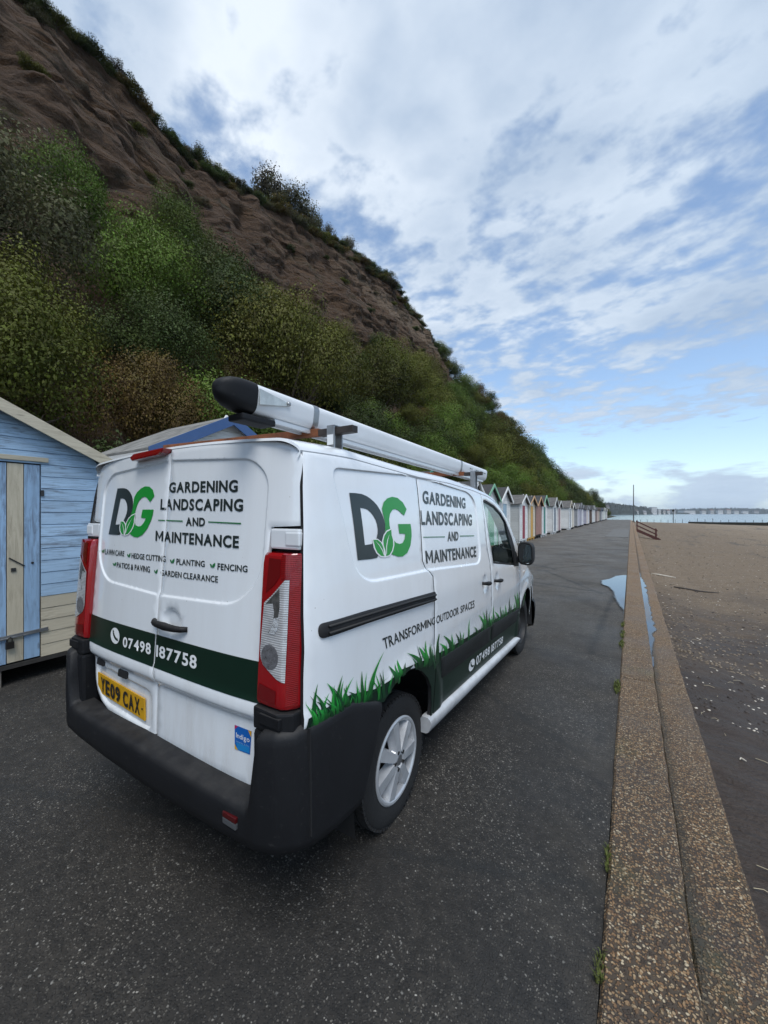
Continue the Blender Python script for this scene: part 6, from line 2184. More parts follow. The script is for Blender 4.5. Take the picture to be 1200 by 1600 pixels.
def decal_bm(vs_, fs, step, gaps=None):
    """2-D faces cut on a grid so that they can follow a curved panel; strips over panel gaps are cut out"""
    bm = bmesh.new()
    bv = [bm.verts.new((p[0], p[1], 0)) for p in vs_]
    for f_ in fs:
        try:
            bm.faces.new([bv[i] for i in f_])
        except ValueError:
            pass
    x0, x1 = min(p[0] for p in vs_), max(p[0] for p in vs_)
    y0, y1 = min(p[1] for p in vs_), max(p[1] for p in vs_)
    cuts = [((x, 0, 0), (1, 0, 0)) for x in np.arange(x0 + step, x1, step)] + [((0, y, 0), (0, 1, 0)) for y in np.arange(y0 + step, y1, step)]
    for g_ in gaps or ():
        for a, c in zip(g_[:-1], g_[1:]):
            if max(a[0], c[0]) < x0 - .02 or min(a[0], c[0]) > x1 + .02 or min(a[1], c[1]) > y1 or max(a[1], c[1]) < y0:
                continue
            d = Vector((c[0] - a[0], c[1] - a[1], 0)).normalized()
            nn = Vector((-d.y, d.x, 0))
            for sg in (-1, 1):
                cuts.append((Vector((a[0], a[1], 0)) + nn * sg * .0052, nn))
    for co, no in cuts:
        bmesh.ops.bisect_plane(bm, geom=bm.verts[:] + bm.edges[:] + bm.faces[:], dist=1e-6, plane_co=co, plane_no=no)
    if gaps:
        kill = [f_ for f_ in bm.faces if min(seg_dist(f_.calc_center_median()[:2], g_, False) for g_ in gaps) < .005]
        bmesh.ops.delete(bm, geom=kill, context='FACES')
    bmesh.ops.triangulate(bm, faces=bm.faces[:])
    return bm


def decal(name, vs_, fs, surf, out, off, m_, parent, step=.03, gaps=None, cols=None):
    bm = decal_bm(vs_, fs, step, gaps)
    out = Vector(out)
    for v_ in bm.verts:
        q = (v_.co.x, v_.co.y)
        v_.co = surf(q) + normal_of(surf, q, out) * off
    bmesh.ops.recalc_face_normals(bm, faces=bm.faces)
    me = bpy.data.meshes.new(name)
    bm.to_mesh(me)
    bm.free()
    return finish(name, me, m_, parent, True)


def text_decal(name, body, quad, surf, out, m_, parent, bold=.02, off=.0024, gaps=None, step=.035):
    vs_, fs = text2d(body, bold)
    vs_ = [map_quad(quad, *p) for p in vs_]
    return decal(name, vs_, fs, surf, out, off, m_, parent, step, gaps)


def poly_decal(name, poly, surf, out, m_, parent, off=.0024, holes=(), gaps=None, step=.03):
    v, f, _ = fill2d(poly, holes)
    return decal(name, v, f, surf, out, off, m_, parent, step, gaps)


REAR_OUT, SIDE_OUT = (0, -1, 0), (1, 0, 0)
SPLIT = [[(0, 2.0), (0, .5)]]
GAPS = [GAP1, GAP2, GAP3]


def rect_quad(a, b, c, d):
    return [a, b, c, d]


def both_sides(parent_a, parent_b):
    return parent_a


def logo(L_, surf, out, parent, gaps):
    lg = thing('logo')
    lg.parent = parent
    poly_decal('letter', L_['D'], surf, out, CHARCOAL_FILM, lg, .0022, holes=[L_['Dh']], gaps=gaps)
    poly_decal('letter', L_['G'], surf, out, GREEN_FILM, lg, .0026, gaps=gaps)
    for k, m_, o_ in (('L1o', WHITE_FILM, .0030), ('L2o', WHITE_FILM, .0034), ('L1', GREEN_FILM, .0038), ('L2', GREEN_FILM, .0042), ('V1', WHITE_FILM, .0046), ('V2', WHITE_FILM, .0046)):
        poly_decal('leaf' if k[0] == 'L' else 'leaf_vein', L_[k], surf, out, m_, lg, o_, gaps=gaps)


logo(GRAPHICS['rear_logo'], rear_surf, REAR_OUT, DOOR_L, SPLIT)
logo(GRAPHICS['side_logo'], side_surf, SIDE_OUT, VAN, GAPS)

RT = GRAPHICS['rear_text']
rl = thing('rear_lettering')
rl.parent = VAN
for k in ('GARDENING', 'LANDSCAPING', 'AND', 'MAINTENANCE'):
    text_decal('lettering', k, RT[k], rear_surf, REAR_OUT, CHARCOAL_FILM, rl, .034, gaps=SPLIT)
for k in ('LAWN CARE', 'HEDGE CUTTING', 'PLANTING', 'FENCING', 'PATIOS & PAVING', 'GARDEN CLEARANCE'):
    text_decal('lettering', k, [(a + (.014 if k[0:3] == 'GAR' and i in (0, 3) else 0), c) for i, (a, c) in enumerate(RT[k])], rear_surf, REAR_OUT, CHARCOAL_FILM, rl, .020, gaps=SPLIT)
for k in ('line1', 'line2'):
    poly_decal('rule_line', RT[k], rear_surf, REAR_OUT, MIDGREEN_FILM, rl, gaps=SPLIT)
for k in range(1, 7):
    q = RT['tick%d' % k]
    for lf in ([(0, .78), (.22, .72), (.42, .45), (.46, 0), (.20, .15), (.05, .45)], [(.5, 0), (.46, .4), (.62, .75), (1, 1), (.98, .5), (.8, .12)]):
        poly_decal('leaf_tick', [map_quad(q, *p) for p in lf], rear_surf, REAR_OUT, MIDGREEN_FILM, rl)
# dark green band with the telephone number
bandf = thing('phone_band')
bandf.parent = VAN
band = [(-.728, .918), (.719, .917), (.714, 1.073), (-.722, 1.068)]
poly_decal('band_film', densify(band, .05), rear_surf, REAR_OUT, DEEP_FILM, bandf, .0018, gaps=SPLIT, step=.02)
text_decal('lettering', '07498', RT['07498'], rear_surf, REAR_OUT, WHITE_FILM, bandf, .026, .0034)
text_decal('lettering', '187758', [(a + .012, c) for a, c in RT['187758']], rear_surf, REAR_OUT, WHITE_FILM, bandf, .026, .0034)


def phone_icon(q, surf, out, parent, off):
    poly_decal('phone_disc', [map_quad(q, .5 + .5 * math.cos(a), .5 + .5 * math.sin(a)) for a in np.linspace(0, 2 * PI, 37)[:-1]], surf, out, WHITE_FILM, parent, off)
    hs = []
    c0 = (.80, .78)
    for a in np.linspace(math.radians(172), math.radians(278), 14):
        hs.append((c0[0] + .56 * math.cos(a), c0[1] + .56 * math.sin(a)))
    hs += [(.86, .30), (.76, .40), (.66, .33)]
    for a in np.linspace(math.radians(255), math.radians(195), 8):
        hs.append((c0[0] + .40 * math.cos(a), c0[1] + .40 * math.sin(a)))
    hs += [(.33, .64), (.40, .76), (.28, .86)]
    poly_decal('handset', [map_quad(q, *p) for p in hs], surf, out, DEEP_FILM, parent, off + .0008)


phone_icon(RT['icon'], rear_surf, REAR_OUT, bandf, .0034)

# side writing
ST = GRAPHICS['side_text']
sl_ = thing('side_lettering')
sl_.parent = VAN
for k, bold in (('GARDENING', .032), ('LANDSCAPING', .032), ('AND', .032), ('MAINTENANCE', .032), ('TRANSFORMING', .012), ('OUTDOOR', .012), ('SPACES', .012)):
    text_decal('lettering', k, ST[k], side_surf, SIDE_OUT, CHARCOAL_FILM, sl_, bold, gaps=GAPS)
for k in ('line1', 'line2'):
    poly_decal('rule_line', ST[k], side_surf, SIDE_OUT, MIDGREEN_FILM, sl_, gaps=GAPS)


def m_grass_print():
    m, t, b, out = mat('film_grass_print')
    at = t.n('ShaderNodeVertexColor', layer_name='print')
    t.set(b, 'Base Color', at.outputs[0])
    b.inputs['Roughness'].default_value = 0.28
    return m


GP = m_grass_print()
gp = thing('grass_graphic')
gp.parent = VAN
# solid dark film under the blades
film = [(.358, .425), (1.0, .385), (1.9, .335), (2.60, .312), (2.64, .60), (2.636, .640), (2.2, .672), (1.6, .712), (1.0, .745), (.55, .775), (.34, .800), (.20, .815), (.10, .838), (.03, .845), (.059, .812), (.143, .769), (.228, .702), (.290, .622), (.320, .501), (.318, .42)]
poly_decal('film', densify(film, .02), side_surf, SIDE_OUT, DEEP_FILM, gp, .0020, gaps=GAPS, step=.022)
film2 = [(-.764, .862), (-.70, .859), (-.547, .867), (-.454, .846), (-.30, .776), (-.262, .763), (-.213, .793), (-.118, .828), (-.023, .831), (.03, .845), (-.10, .862), (-.2, .845), (-.30, .842), (-.40, .868), (-.52, .898), (-.64, .905), (-.755, .898)]
poly_decal('film', densify(film2, .02), side_surf, SIDE_OUT, DEEP_FILM, gp, .0020, step=.022)
rb_ = random.Random(3)
blades = [tuple(q) for q in BLADES]
for k in range(120):
    yb = rb_.uniform(-.75, 2.6) if k % 3 else rb_.uniform(-.75, -.2)
    if -.27 < yb < .03 and rb_.random() < .6:
        continue
    zb = float(np.interp(yb, [-.76, -.55, -.42, -.28, -.02, .2, .5, 1.5, 2.6], [.872, .872, .84, .80, .84, .80, .755, .70, .63]))
    blades.append((yb + rb_.uniform(-.06, .06), zb + rb_.uniform(.02, .12 if yb < .4 else .085), yb, zb - .02, rb_.uniform(.010, .024)))
blade_v, blade_f, blade_c = [], [], []
for bi, (ty, tz, by_, bz, w) in enumerate(blades):
    bend = rb_.uniform(-.012, .012) + (ty - by_) * .28
    hgt = tz - bz
    base_c = [(0.003, 0.022, 0.011), (0.004, 0.045, 0.013), (0.006, 0.085, 0.016), (0.003, 0.030, 0.012)][bi % 4]
    tip_c = [(0.012, 0.17, 0.03), (0.018, 0.31, 0.045), (0.026, 0.38, 0.05), (0.006, 0.075, 0.022)][bi % 4]
    NS = 7
    off = .0026 + .00012 * (bi % 20)
    cols, ptsL, ptsR = [], [], []
    for i in range(NS + 1):
        t_ = i / NS
        cy = by_ + w / 2 + (ty - by_ - w / 2) * t_ ** 1.5 + bend * -4 * t_ * (1 - t_) * .4
        cz = bz + hgt * t_
        hw_ = w / 2 * (1 - t_ ** 1.6)
        ptsL.append((cy - hw_, cz))
        ptsR.append((cy + hw_, cz))
        cols.append(tuple(a + (c - a) * t_ for a, c in zip(base_c, tip_c)))
    b0 = len(blade_v)
    for i in range(NS + 1):
        for q in (ptsL[i], ptsR[i]):
            q = (max(q[0], -.764), q[1])
            blade_v.append(side_surf(q) + Vector((off, 0, 0)))
            blade_c.append((*cols[i], 1))
    for i in range(NS):
        qm = ((ptsL[i][0] + ptsR[i][0]) / 2, ptsL[i][1])
        if min(seg_dist(qm, g_, False) for g_ in GAPS[:2]) < .004:
            continue
        blade_f.append((b0 + 2 * i, b0 + 2 * i + 1, b0 + 2 * i + 3, b0 + 2 * i + 2))
gb = mesh_obj('grass_blades', blade_v, blade_f, GP, gp, smooth=True)
ca_ = gb.data.color_attributes.new('print', 'FLOAT_COLOR', 'POINT')
ca_.data.foreach_set('color', np.array(blade_c, dtype=np.float32).ravel())
tag(gb, kind='stuff')

over_clad = lambda q: plain_side(q) + Vector((.0165, 0, 0))
phs = thing('phone_lettering')
phs.parent = VAN
pq = GRAPHICS['side_phone']
text_decal('lettering', '07498 187758', [(.975 + .20, .525), (1.50 + .49, .470), (1.99, .400), (1.19, .445)], side_surf, SIDE_OUT, WHITE_FILM, phs, .02, .0036, gaps=[GAP2])
phone_icon([(1.005, .540), (1.145, .530), (1.150, .442), (1.012, .445)], side_surf, SIDE_OUT, phs, .0036)

# number plate, its lamps, latch button, sticker
PL = [(-.592, .758), (-.068, .722), (-.060, .622), (-.580, .655)]
PL = [(-.632, .750), (-.112, .730), (-.108, .622), (-.628, .642)]
plate = thing('number_plate')
plate.parent = DOOR_L


def plate_pt(p, d=0.0):
    return Vector((p[0], YR(p[0], .7) + .020 + .006 - d, p[1]))


v = [plate_pt(p, d) for d in (0, .006) for p in PL]
mesh_obj('plate_base', v, [(4, 5, 6, 7), (0, 1, 5, 4), (1, 2, 6, 5), (2, 3, 7, 6), (3, 0, 4, 7), (3, 2, 1, 0)], principled('plate_yellow', (0.62, 0.33, 0.012), 0.3, noise_amt=0.15, noise_scale=6), plate)


def plate_text(body, u0, u1, v0, v1):
    vs_, fs = text2d(body, .030)
    vs_ = [plate_pt(map_quad(PL, u0 + (u1 - u0) * a, v0 + (v1 - v0) * c), .0068) for a, c in vs_]
    mesh_obj('character', vs_, fs, BLACK, plate)


cx0 = .085
for i, ch in enumerate('YE09CAX'):
    u0 = cx0 + i * .115 + (.045 if i > 3 else 0)
    plate_text(ch, u0, u0 + .096, .13, .88)
MB().box(-.134, -.126, plate_pt((0, .68), .009).y, plate_pt((0, .68), 0).y, .672, .680).build('plate_screw', BLACK, plate)
for x0, x1, z0, z1 in ((-.625, -.540, .790, .835), (-.365, -.275, .782, .828)):
    yb = YR(x0, .8)
    b = MB()
    b.loft([[Vector((x, y, z)) for y, z in ((yb + .006, z0 + .010), (yb + .010, z1), (yb + .07, z1 + .004), (yb + .07, z0 + .020))] for x in (x0, x1)])
    b.build('plate_lamp', BLACK, DOOR_L, bevel=.006)
stk = thing('sticker')
stk.parent = DOOR_R
SQ = [(.566, .790), (.660, .788), (.655, .696), (.570, .696)]
poly_decal('sticker_base', SQ, rear_surf, REAR_OUT, principled('sticker_blue', (0.006, 0.105, 0.40), 0.3), stk, .002)
for tri, col in (([(0, 1), (.22, 1), (0, .82)], (0.45, 0.02, 0.12)), ([(.80, 1), (1, 1), (1, .74)], (0.60, 0.30, 0.02)), ([(0, 0), (.22, 0), (0, .22)], (0.65, 0.36, 0.03))):
    poly_decal('sticker_corner', [map_quad(SQ, *p) for p in tri], rear_surf, REAR_OUT, principled('sticker_%d' % int(col[0] * 100), col, 0.3), stk, .0026)
poly_decal('sticker_panel', [map_quad(SQ, *p) for p in ((.18, .02), (.95, .05), (.95, .30), (.10, .30))], rear_surf, REAR_OUT, principled('sticker_cyan', (0.01, 0.20, 0.50), 0.3), stk, .0024)
text_decal('lettering', 'Indigo', [map_quad(SQ, *p) for p in ((.10, .72), (.93, .72), (.93, .44), (.10, .44))], rear_surf, REAR_OUT, WHITE_FILM, stk, .004, .0030)
text_decal('lettering', 'Security & Fire', [map_quad(SQ, *p) for p in ((.10, .40), (.93, .38), (.93, .28), (.10, .30))], rear_surf, REAR_OUT, principled('sticker_pale', (0.25, 0.45, 0.7), 0.3), stk, .0, .0030)

# ---- roof bars
RUST = principled('rusty_bar', (0.21, 0.070, 0.027), 0.85, noise_amt=0.5, noise_scale=12, bump=0.4, bump_scale=40)
for yb, zb in ((-.42, 2.012), (1.52, 1.985)):
    rb2 = thing('roof_bar')
    rb2.parent = VAN
    MB().bar((-.60, yb, zb + .060), (.70, yb, zb + .020), .04, .034).build('bar', RUST, rb2, bevel=.003)
    MB().box(.7005, .90 if yb < 0 else .86, yb - .0205, yb + .0205, zb - .0005, zb + .0305).build('bar_end', principled('bar_end_black', (0.035, 0.026, 0.022), 0.6, noise_amt=0.5, noise_scale=18), rb2, bevel=.003)
    for sx in (1, -1):
        zr_ = top_z(yb) + .030
        b = MB().box(sx * .785 - .022, sx * .785 + .022, yb - .032, yb - .024, zr_, zb + .034)
        b.box(sx * .785 - .022, sx * .785 + .022, yb + .024, yb + .032, zr_, zb + .034)
        b.box(sx * .785 - .022, sx * .785 + .022, yb - .0315, yb + .0315, zb + .0342, zb + .040)
        b.box(sx * .785 - .03, sx * .785 + .03, yb - .04, yb + .04, zr_ - .012, zr_ + .004)
        b.build('bar_foot', GALV, rb2, bevel=.002)
    if yb < 0:
        MB().box(.768, .802, yb - .0345, yb - .0325, zb - .05, zb - .004).build('foot_label', WHITE_FILM, rb2)
# thin stay under the front of the tube
MB().bar((.62, 1.85, 1.86), (.62, 2.16, 2.02), .02, .012).bar((.62, 2.16, 2.02), (.62, 2.34, 1.74), .02, .012).build('front_stay', principled('stay_cream', (0.45, 0.43, 0.38), 0.5), VAN)

# ================================================================== PIPE CARRIER on the roof bars (a thing of its own)
PC = thing('pipe_carrier', (-1.94, 1.813, 0), math.radians(0.606), 'long white pipe carrier tube with black rounded cap, lying on the van roof bars', 'roof tube')
TUBE = principled('tube_white', (0.70, 0.72, 0.74), 0.35, noise_amt=0.06, noise_scale=3)


def tube_base(y):
    return 2.052 - .0195 * (y + .8)


sec = round_poly([(.566, 0), (.664, 0), (.680, .122), (.560, .122)], [.045, .045, .04, .04], 7)
rings = [[Vector((x, y, tube_base(y) + z)) for x, z in sec] for y in np.linspace(-.765, 2.27, 14)]
MB().loft(rings).build('tube', TUBE, PC, 40)
e = 0.0
cap = []
for y, k, dz in ((-.768, 1.04, 0), (-.80, 1.05, 0), (-.84, 1.0, .002), (-.875, .88, .004), (-.902, .68, .006), (-.918, .40, .007), (-.923, .10, .007)):
    cap.append([Vector((.619 + (x - .619) * k, y, tube_base(y) + .061 + dz + (z - .061) * k)) for x, z in sec])
MB().loft(cap).build('end_cap', PLASTIC, PC, 50)
MB().box(.57, .66, -.83, -.66, tube_base(-.75) - .034, tube_base(-.75) - .006).build('cap_clasp', PLASTIC, PC, bevel=.008)
# rails under the tube
for x in (.590, .645):
    MB().bar((x, -.66, tube_base(-.66) - .006), (x, 2.2, tube_base(2.2) - .006), .016, .018).build('tube_rail', principled('rail_alu', (0.62, 0.63, 0.64), 0.35, 0.4), PC)
# triangular steel bracket with rivet at the rear
M = Matrix(((0, 0, 1, 0), (1, 0, 0, 0), (0, 1, 0, 0), (0, 0, 0, 1)))
zb = tube_base(-.75)
MB().prism([(-.762, zb + .035), (-.762, zb + .100), (-.60, zb + .078), (-.60, zb + .064)], Matrix.Translation((.6735, 0, 0)) @ M, .006).build('end_bracket', principled('bracket_zinc', (0.52, 0.55, 0.54), 0.4, 0.4, noise_amt=0.35, noise_scale=16), PC, bevel=.0015)
MB().loft([[Vector((.680 + a, -.605 + .011 * math.cos(q) * k, zb + .074 + .011 * math.sin(q) * k)) for q in np.linspace(0, 2 * PI, 13)[:-1]] for a, k in ((0, 1), (.004, .9), (.007, .4))]).build('rivet', GALV, PC, True)
for y in (-.42, 1.52):
    rg_ = [[Vector((.619 + (x - .619) * 1.03, yy, tube_base(y) + .061 + (z - .061) * 1.03)) for x, z in sec] for yy in (y - .018, y + .018)]
    MB().loft(rg_).build('tube_clamp', GALV, PC, 40)
# faded makers' print near the front end, too worn to read as more than dashes
pr = MB()
for k, y in enumerate((1.72, 1.76, 1.90, 1.94, 2.10, 2.14, 2.17)):
    pr.box(.6806, .6812, y, y + .026, tube_base(y) + .066, tube_base(y) + .076)
pr.build('worn_print', CHARCOAL_FILM, PC)
# ================================================================== SMALL THINGS AND FAR SHORE
# ---- puddles
def m_puddle():
    """water that thins out to damp ground at its rim ('deep' is 0 at the edge, 1 in the middle)"""
    m, t, b, out = mat('puddle_water')
    t.set(b, 'Base Color', (0.012, 0.013, 0.014))
    b.inputs['IOR'].default_value = 1.8
    b.inputs['Specular IOR Level'].default_value = 0.8
    P = geo_pos(t)
    dp = t.n('ShaderNodeAttribute', attribute_name='deep').outputs['Fac']
    nz = t.noise(P, 16.0, 6, 0.65)
    f = t.math('ADD', dp, t.math('MULTIPLY', t.math('SUBTRACT', nz, 0.5), 0.55))
    t.set(b, 'Roughness', t.ramp(f, [(0.30, 0.45), (0.50, 0.02)]))
    bp = t.n('ShaderNodeBump', ins={'Strength': t.ramp(f, [(0.3, 0.7), (0.6, 0.015)]), 'Distance': 0.01, 'Height': t.noise(P, 30.0, 3, 0.5)})
    t.set(b, 'Normal', bp.outputs[0])
    tr = t.n('ShaderNodeBsdfTransparent')
    mx = t.n('ShaderNodeMixShader', ins={0: t.ramp(f, [(0.12, 0.0), (0.36, 0.75), (0.5, 1.0)])})
    t.t.links.new(tr.outputs[0], mx.inputs[1])
    t.t.links.new(b.outputs[0], mx.inputs[2])
    t.t.links.new(mx.outputs[0], out.inputs[0])
    return m


PUD = m_puddle()


def puddle(poly, zf, width, label, wall=None, grid=.09):
    pl = densify(poly, .06)
    v, f, _ = fill2d(pl, (), (), grid, .02)
    o_ = mesh_obj('puddle', [(x, y, zf(x, y)) for x, y in v], f, PUD)
    at = o_.data.attributes.new('deep', 'FLOAT', 'POINT')
    free = [(p, q) for p, q in zip(pl, pl[1:] + pl[:1])]

    def rim(q):
        return min(seg_dist(q, [a, c], False) for a, c in free if not (wall is not None and abs(a[0] - wall) < .03 and abs(c[0] - wall) < .03))

    at.data.foreach_set('value', [min(1.0, rim(q) / width) for q in v])
    return tag(o_, label, 'puddle', kind='structure')


puddle([(-.10, 7.5), (-.10, 12.2), (-.22, 12.2), (-.38, 11.9), (-.50, 11.3), (-.66, 10.9), (-.62, 10.3), (-.47, 10.05), (-.36, 9.5), (-.31, 8.8), (-.20, 8.0)], lambda x, y: 0.018, .14, 'sky reflecting puddle on the asphalt against the kerb', -.10)
pw = [(.225 + .10 * smoothstep(5.4, 7.4, y) * smoothstep(13.8, 11.5, y) + .05 * fbm(y * 3.1, 1.0, 1.0, 4) * smoothstep(5.4, 6.5, y), y) for y in np.arange(13.8, 5.4, -.12)]
puddle([(.210, 5.4), (.210, 13.8)] + pw, lambda x, y: -.1085, .075, 'long thin puddle of rainwater along the lower course of the kerb', .21, .04)

# ---- weeds and moss along the kerb
MOSS = principled('moss_green', (0.105, 0.125, 0.026), 0.9, noise_amt=0.5, noise_scale=30, bump=1.0, bump_scale=120)


def weed(x, y, r, n, h, label):
    r_ = random.Random(int(y * 100))
    V, F = [], []
    for k in range(n):
        a, q = r_.uniform(0, 6.28), r * math.sqrt(r_.random())
        px_, py_ = x + q * math.cos(a) * .45 + r * .25, y + q * math.sin(a) * 2.6
        l = h * r_.uniform(.5, 1.2)
        d = r_.uniform(0, 6.28)
        w = .0035
        lean = r_.uniform(.2, 1.0) * l
        b0 = len(V)
        sx_, sy_ = -math.sin(d) * w, math.cos(d) * w
        V += [(px_ - sx_, py_ - sy_, 0.0), (px_ + sx_, py_ + sy_, 0.0), (px_ + math.cos(d) * lean * .4 + sx_ * .7, py_ + math.sin(d) * lean * .4 + sy_ * .7, l * .7), (px_ + math.cos(d) * lean * .4 - sx_ * .7, py_ + math.sin(d) * lean * .4 - sy_ * .7, l * .7), (px_ + math.cos(d) * lean, py_ + math.sin(d) * lean, l)]
        F += [(b0, b0 + 1, b0 + 2, b0 + 3), (b0 + 3, b0 + 2, b0 + 4)]
    t = thing('weed_tuft', (0, 0, 0), 0, label, 'weed', 'weeds along the kerb')
    mesh_obj('blades', V, F, MOSS, t)
    # low moss cushion
    cv_, cf_ = [], []
    for j in range(5):
        for i in range(14):
            a = 2 * PI * i / 14
            q = r * (1 - j / 5) * (1 + .45 * math.sin(a * 3 + y) + .2 * math.sin(a * 5))
            cv_.append((x + q * math.cos(a) * .28 + r * .2, y + q * math.sin(a) * 2.2, -.014 + .013 * math.sin(j / 5 * 1.57)))
    for j in range(4):
        for i in range(14):
            cf_.append((j * 14 + i, j * 14 + (i + 1) % 14, (j + 1) * 14 + (i + 1) % 14, (j + 1) * 14 + i))
    cf_.append(tuple(56 + i for i in range(14)))
    mesh_obj('moss', cv_, cf_, MOSS, t, smooth=True)


weed(-.115, 5.75, .07, 110, .035, 'green moss and grass tuft at the kerb nearest the puddle')
weed(-.115, 6.25, .075, 110, .03, 'green moss tuft between two others just before the puddle')
weed(-.115, 6.8, .06, 90, .03, 'small mossy tuft at the foot of the kerb close to the puddle')
weed(-.125, 4.32, .06, 150, .035, 'spreading grass tuft growing over the kerb edge beside the van')
weed(-.105, 2.15, .035, 40, .03, 'tiny green moss strip at the kerb in the foreground')
weed(-.105, 1.62, .03, 40, .03, 'tiny moss patch lowest in the foreground by the kerb')

# ---- stones, shells and straw on the beach
SHELLM = principled('pale_shell', (0.55, 0.50, 0.42), 0.6, noise_amt=0.3, noise_scale=30)
STONE = principled('beach_stone', (0.22, 0.175, 0.125), 0.85, noise_amt=0.45, noise_scale=12)
DARKST = principled('dark_stone', (0.055, 0.045, 0.04), 0.8, noise_amt=0.4, noise_scale=12)
STRAW = principled('dry_straw', (0.42, 0.36, 0.24), 0.8)


def scatter(name, n, m_, smin, smax, xr, yr, seed, flat=.5, label=None, power=2.0):
    r_ = random.Random(seed)
    ico = [(0, 0, 1), (.894, 0, .447), (.276, .851, .447), (-.724, .526, .447), (-.724, -.526, .447), (.276, -.851, .447), (.724, .526, -.447), (-.276, .851, -.447), (-.894, 0, -.447), (-.276, -.851, -.447), (.724, -.526, -.447)]
    icf = [(0, 1, 2), (0, 2, 3), (0, 3, 4), (0, 4, 5), (0, 5, 1), (1, 6, 2), (2, 7, 3), (3, 8, 4), (4, 9, 5), (5, 10, 1), (2, 6, 7), (3, 7, 8), (4, 8, 9), (5, 9, 10), (1, 10, 6)]
    V, F = [], []
    for k in range(n):
        y = yr[0] + (yr[1] - yr[0]) * r_.random() ** power
        x = xr[0] + min(xr[1], 1.2 + y * .55) * r_.random() ** 1.2
        s_ = r_.uniform(smin, smax) * (1 + y * .012)
        rz = r_.uniform(0, 6.28)
        e_ = r_.uniform(.5, 1.0)
        z = beach_z(x, y)
        c, sn = math.cos(rz), math.sin(rz)
        b0 = len(V)
        for p in ico:
            px_, py_, pz = p[0] * s_ * r_.uniform(.85, 1.15), p[1] * s_ * e_, p[2] * s_ * flat
            V.append((x + px_ * c - py_ * sn, y + px_ * sn + py_ * c, z + pz + s_ * flat * .2))
        F += [tuple(i + b0 for i in f_) for f_ in icf]
    o_ = mesh_obj(name, V, F, m_, smooth=True)
    return tag(o_, label, None, None, 'stuff')


scatter('pebbles', 5200, STONE, .008, .028, (.6, 30), (9.0, 75), 1, .55, 'brown pebbles strewn over the beach')
scatter('dark_pebbles', 2200, DARKST, .008, .034, (.6, 30), (6.5, 80), 2, .5, 'dark stones and weed scraps on the sand')
scatter('shells', 1100, SHELLM, .008, .024, (.55, 24), (6.5, 60), 3, .4, 'white shells and chips scattered on the sand', 1.6)
r_ = random.Random(9)
b = MB()
for k in range(150):
    y = 2.6 + 14 * r_.random() ** 1.6
    x = .6 + (1.0 + y * .5) * r_.random()
    a = r_.uniform(0, 6.28)
    l = r_.uniform(.03, .14)
    z0, z1 = beach_z(x, y) + .012, beach_z(x + l * math.cos(a), y + l * math.sin(a)) + .014
    b.tube([(x, y, z0), (x + l * .5 * math.cos(a + .2), y + l * .5 * math.sin(a + .2), (z0 + z1) / 2 + .012), (x + l * math.cos(a), y + l * math.sin(a), z1)], .0028, 4)
o = b.build('straw', STRAW)
tag(o, 'bits of dry straw and reed on the dark sand', kind='stuff')
# a few larger single pieces
for (x, y, l, a, lab, nm, m_) in ((.78, 21.5, .9, .10, 'pale driftwood stick lying against the sea wall', 'driftwood', SHELLM), (1.35, 18.2, 1.3, -.05, 'dark strand of washed up seaweed on the sand', 'seaweed', DARKST), (.98, 5.55, .06, .5, 'white shell alone on the dark sand', 'shell', SHELLM), (1.62, 5.0, .05, .1, 'white shell fragment right of the lone shell', 'shell', SHELLM)):
    b = MB()
    pts = [(x + l * t_ * math.cos(a) , y + l * t_ * math.sin(a) + .03 * math.sin(t_ * 5), beach_z(x + l * t_ * math.cos(a), y + l * t_ * math.sin(a)) + .02) for t_ in (0, .3, .6, 1)]
    b.tube(pts, [.005, .010, .009, .004] if l < .5 else [.02, .03, .028, .012], 7)
    o = b.build(nm, m_, None, True)
    tag(o, lab, nm)

# ---- steps down to the sand with red-brown handrails
REDW = principled('red_brown_paint', (0.085, 0.026, 0.020), 0.6, noise_amt=0.35, noise_scale=8)
stp = thing('beach_steps', (.49, 50.5, 0), 0, 'red-brown wooden steps with handrails leading down from the sea wall to the sand', 'steps')
x1, z1 = 2.1, -1.18
for y in (-.75, .75):
    MB().bar((.0, y, -.15), (x1, y, z1), .07, .24).build('stringer', REDW, stp)
    MB().bar((-.02, y, .80), (x1 - .25, y, z1 + .98), .06, .11).build('handrail', REDW, stp)
    MB().bar((.0, y, .36), (x1 - .25, y, z1 + .55), .05, .10).build('midrail', REDW, stp)
    for k, (px_, zz) in enumerate(((.06, -.15), (x1 - .36, z1 + .15))):
        MB().box(px_ - .045, px_ + .045, y - .046, y + .046, zz - .1, zz + 1.05).build('post', REDW, stp)
for i in range(6):
    t_ = (i + .5) / 6
    MB().box(t_ * x1 - .12, t_ * x1 + .14, -.70, .70, -.14 + t_ * (z1 + .1), -.10 + t_ * (z1 + .1)).build('tread', REDW, stp)

# ---- tall pole by the wall
b = MB().tube([(0, 0, -.3), (0, 0, .5), (0, 0, 3.5), (0, 0, 7.3)], [.12, .11, .095, .075], 12)
pole = thing('pole', (.42, 92.0, 0), 0, 'tall thin grey pole standing at the sea wall beyond the steps', 'pole')
b.build('shaft', principled('pole_grey', (0.12, 0.13, 0.14), 0.6, noise_amt=0.3), pole, True)
MB().box(-.2, .2, -.2, .2, -.1, .12).build('foot', BLOCK, pole, bevel=.02)

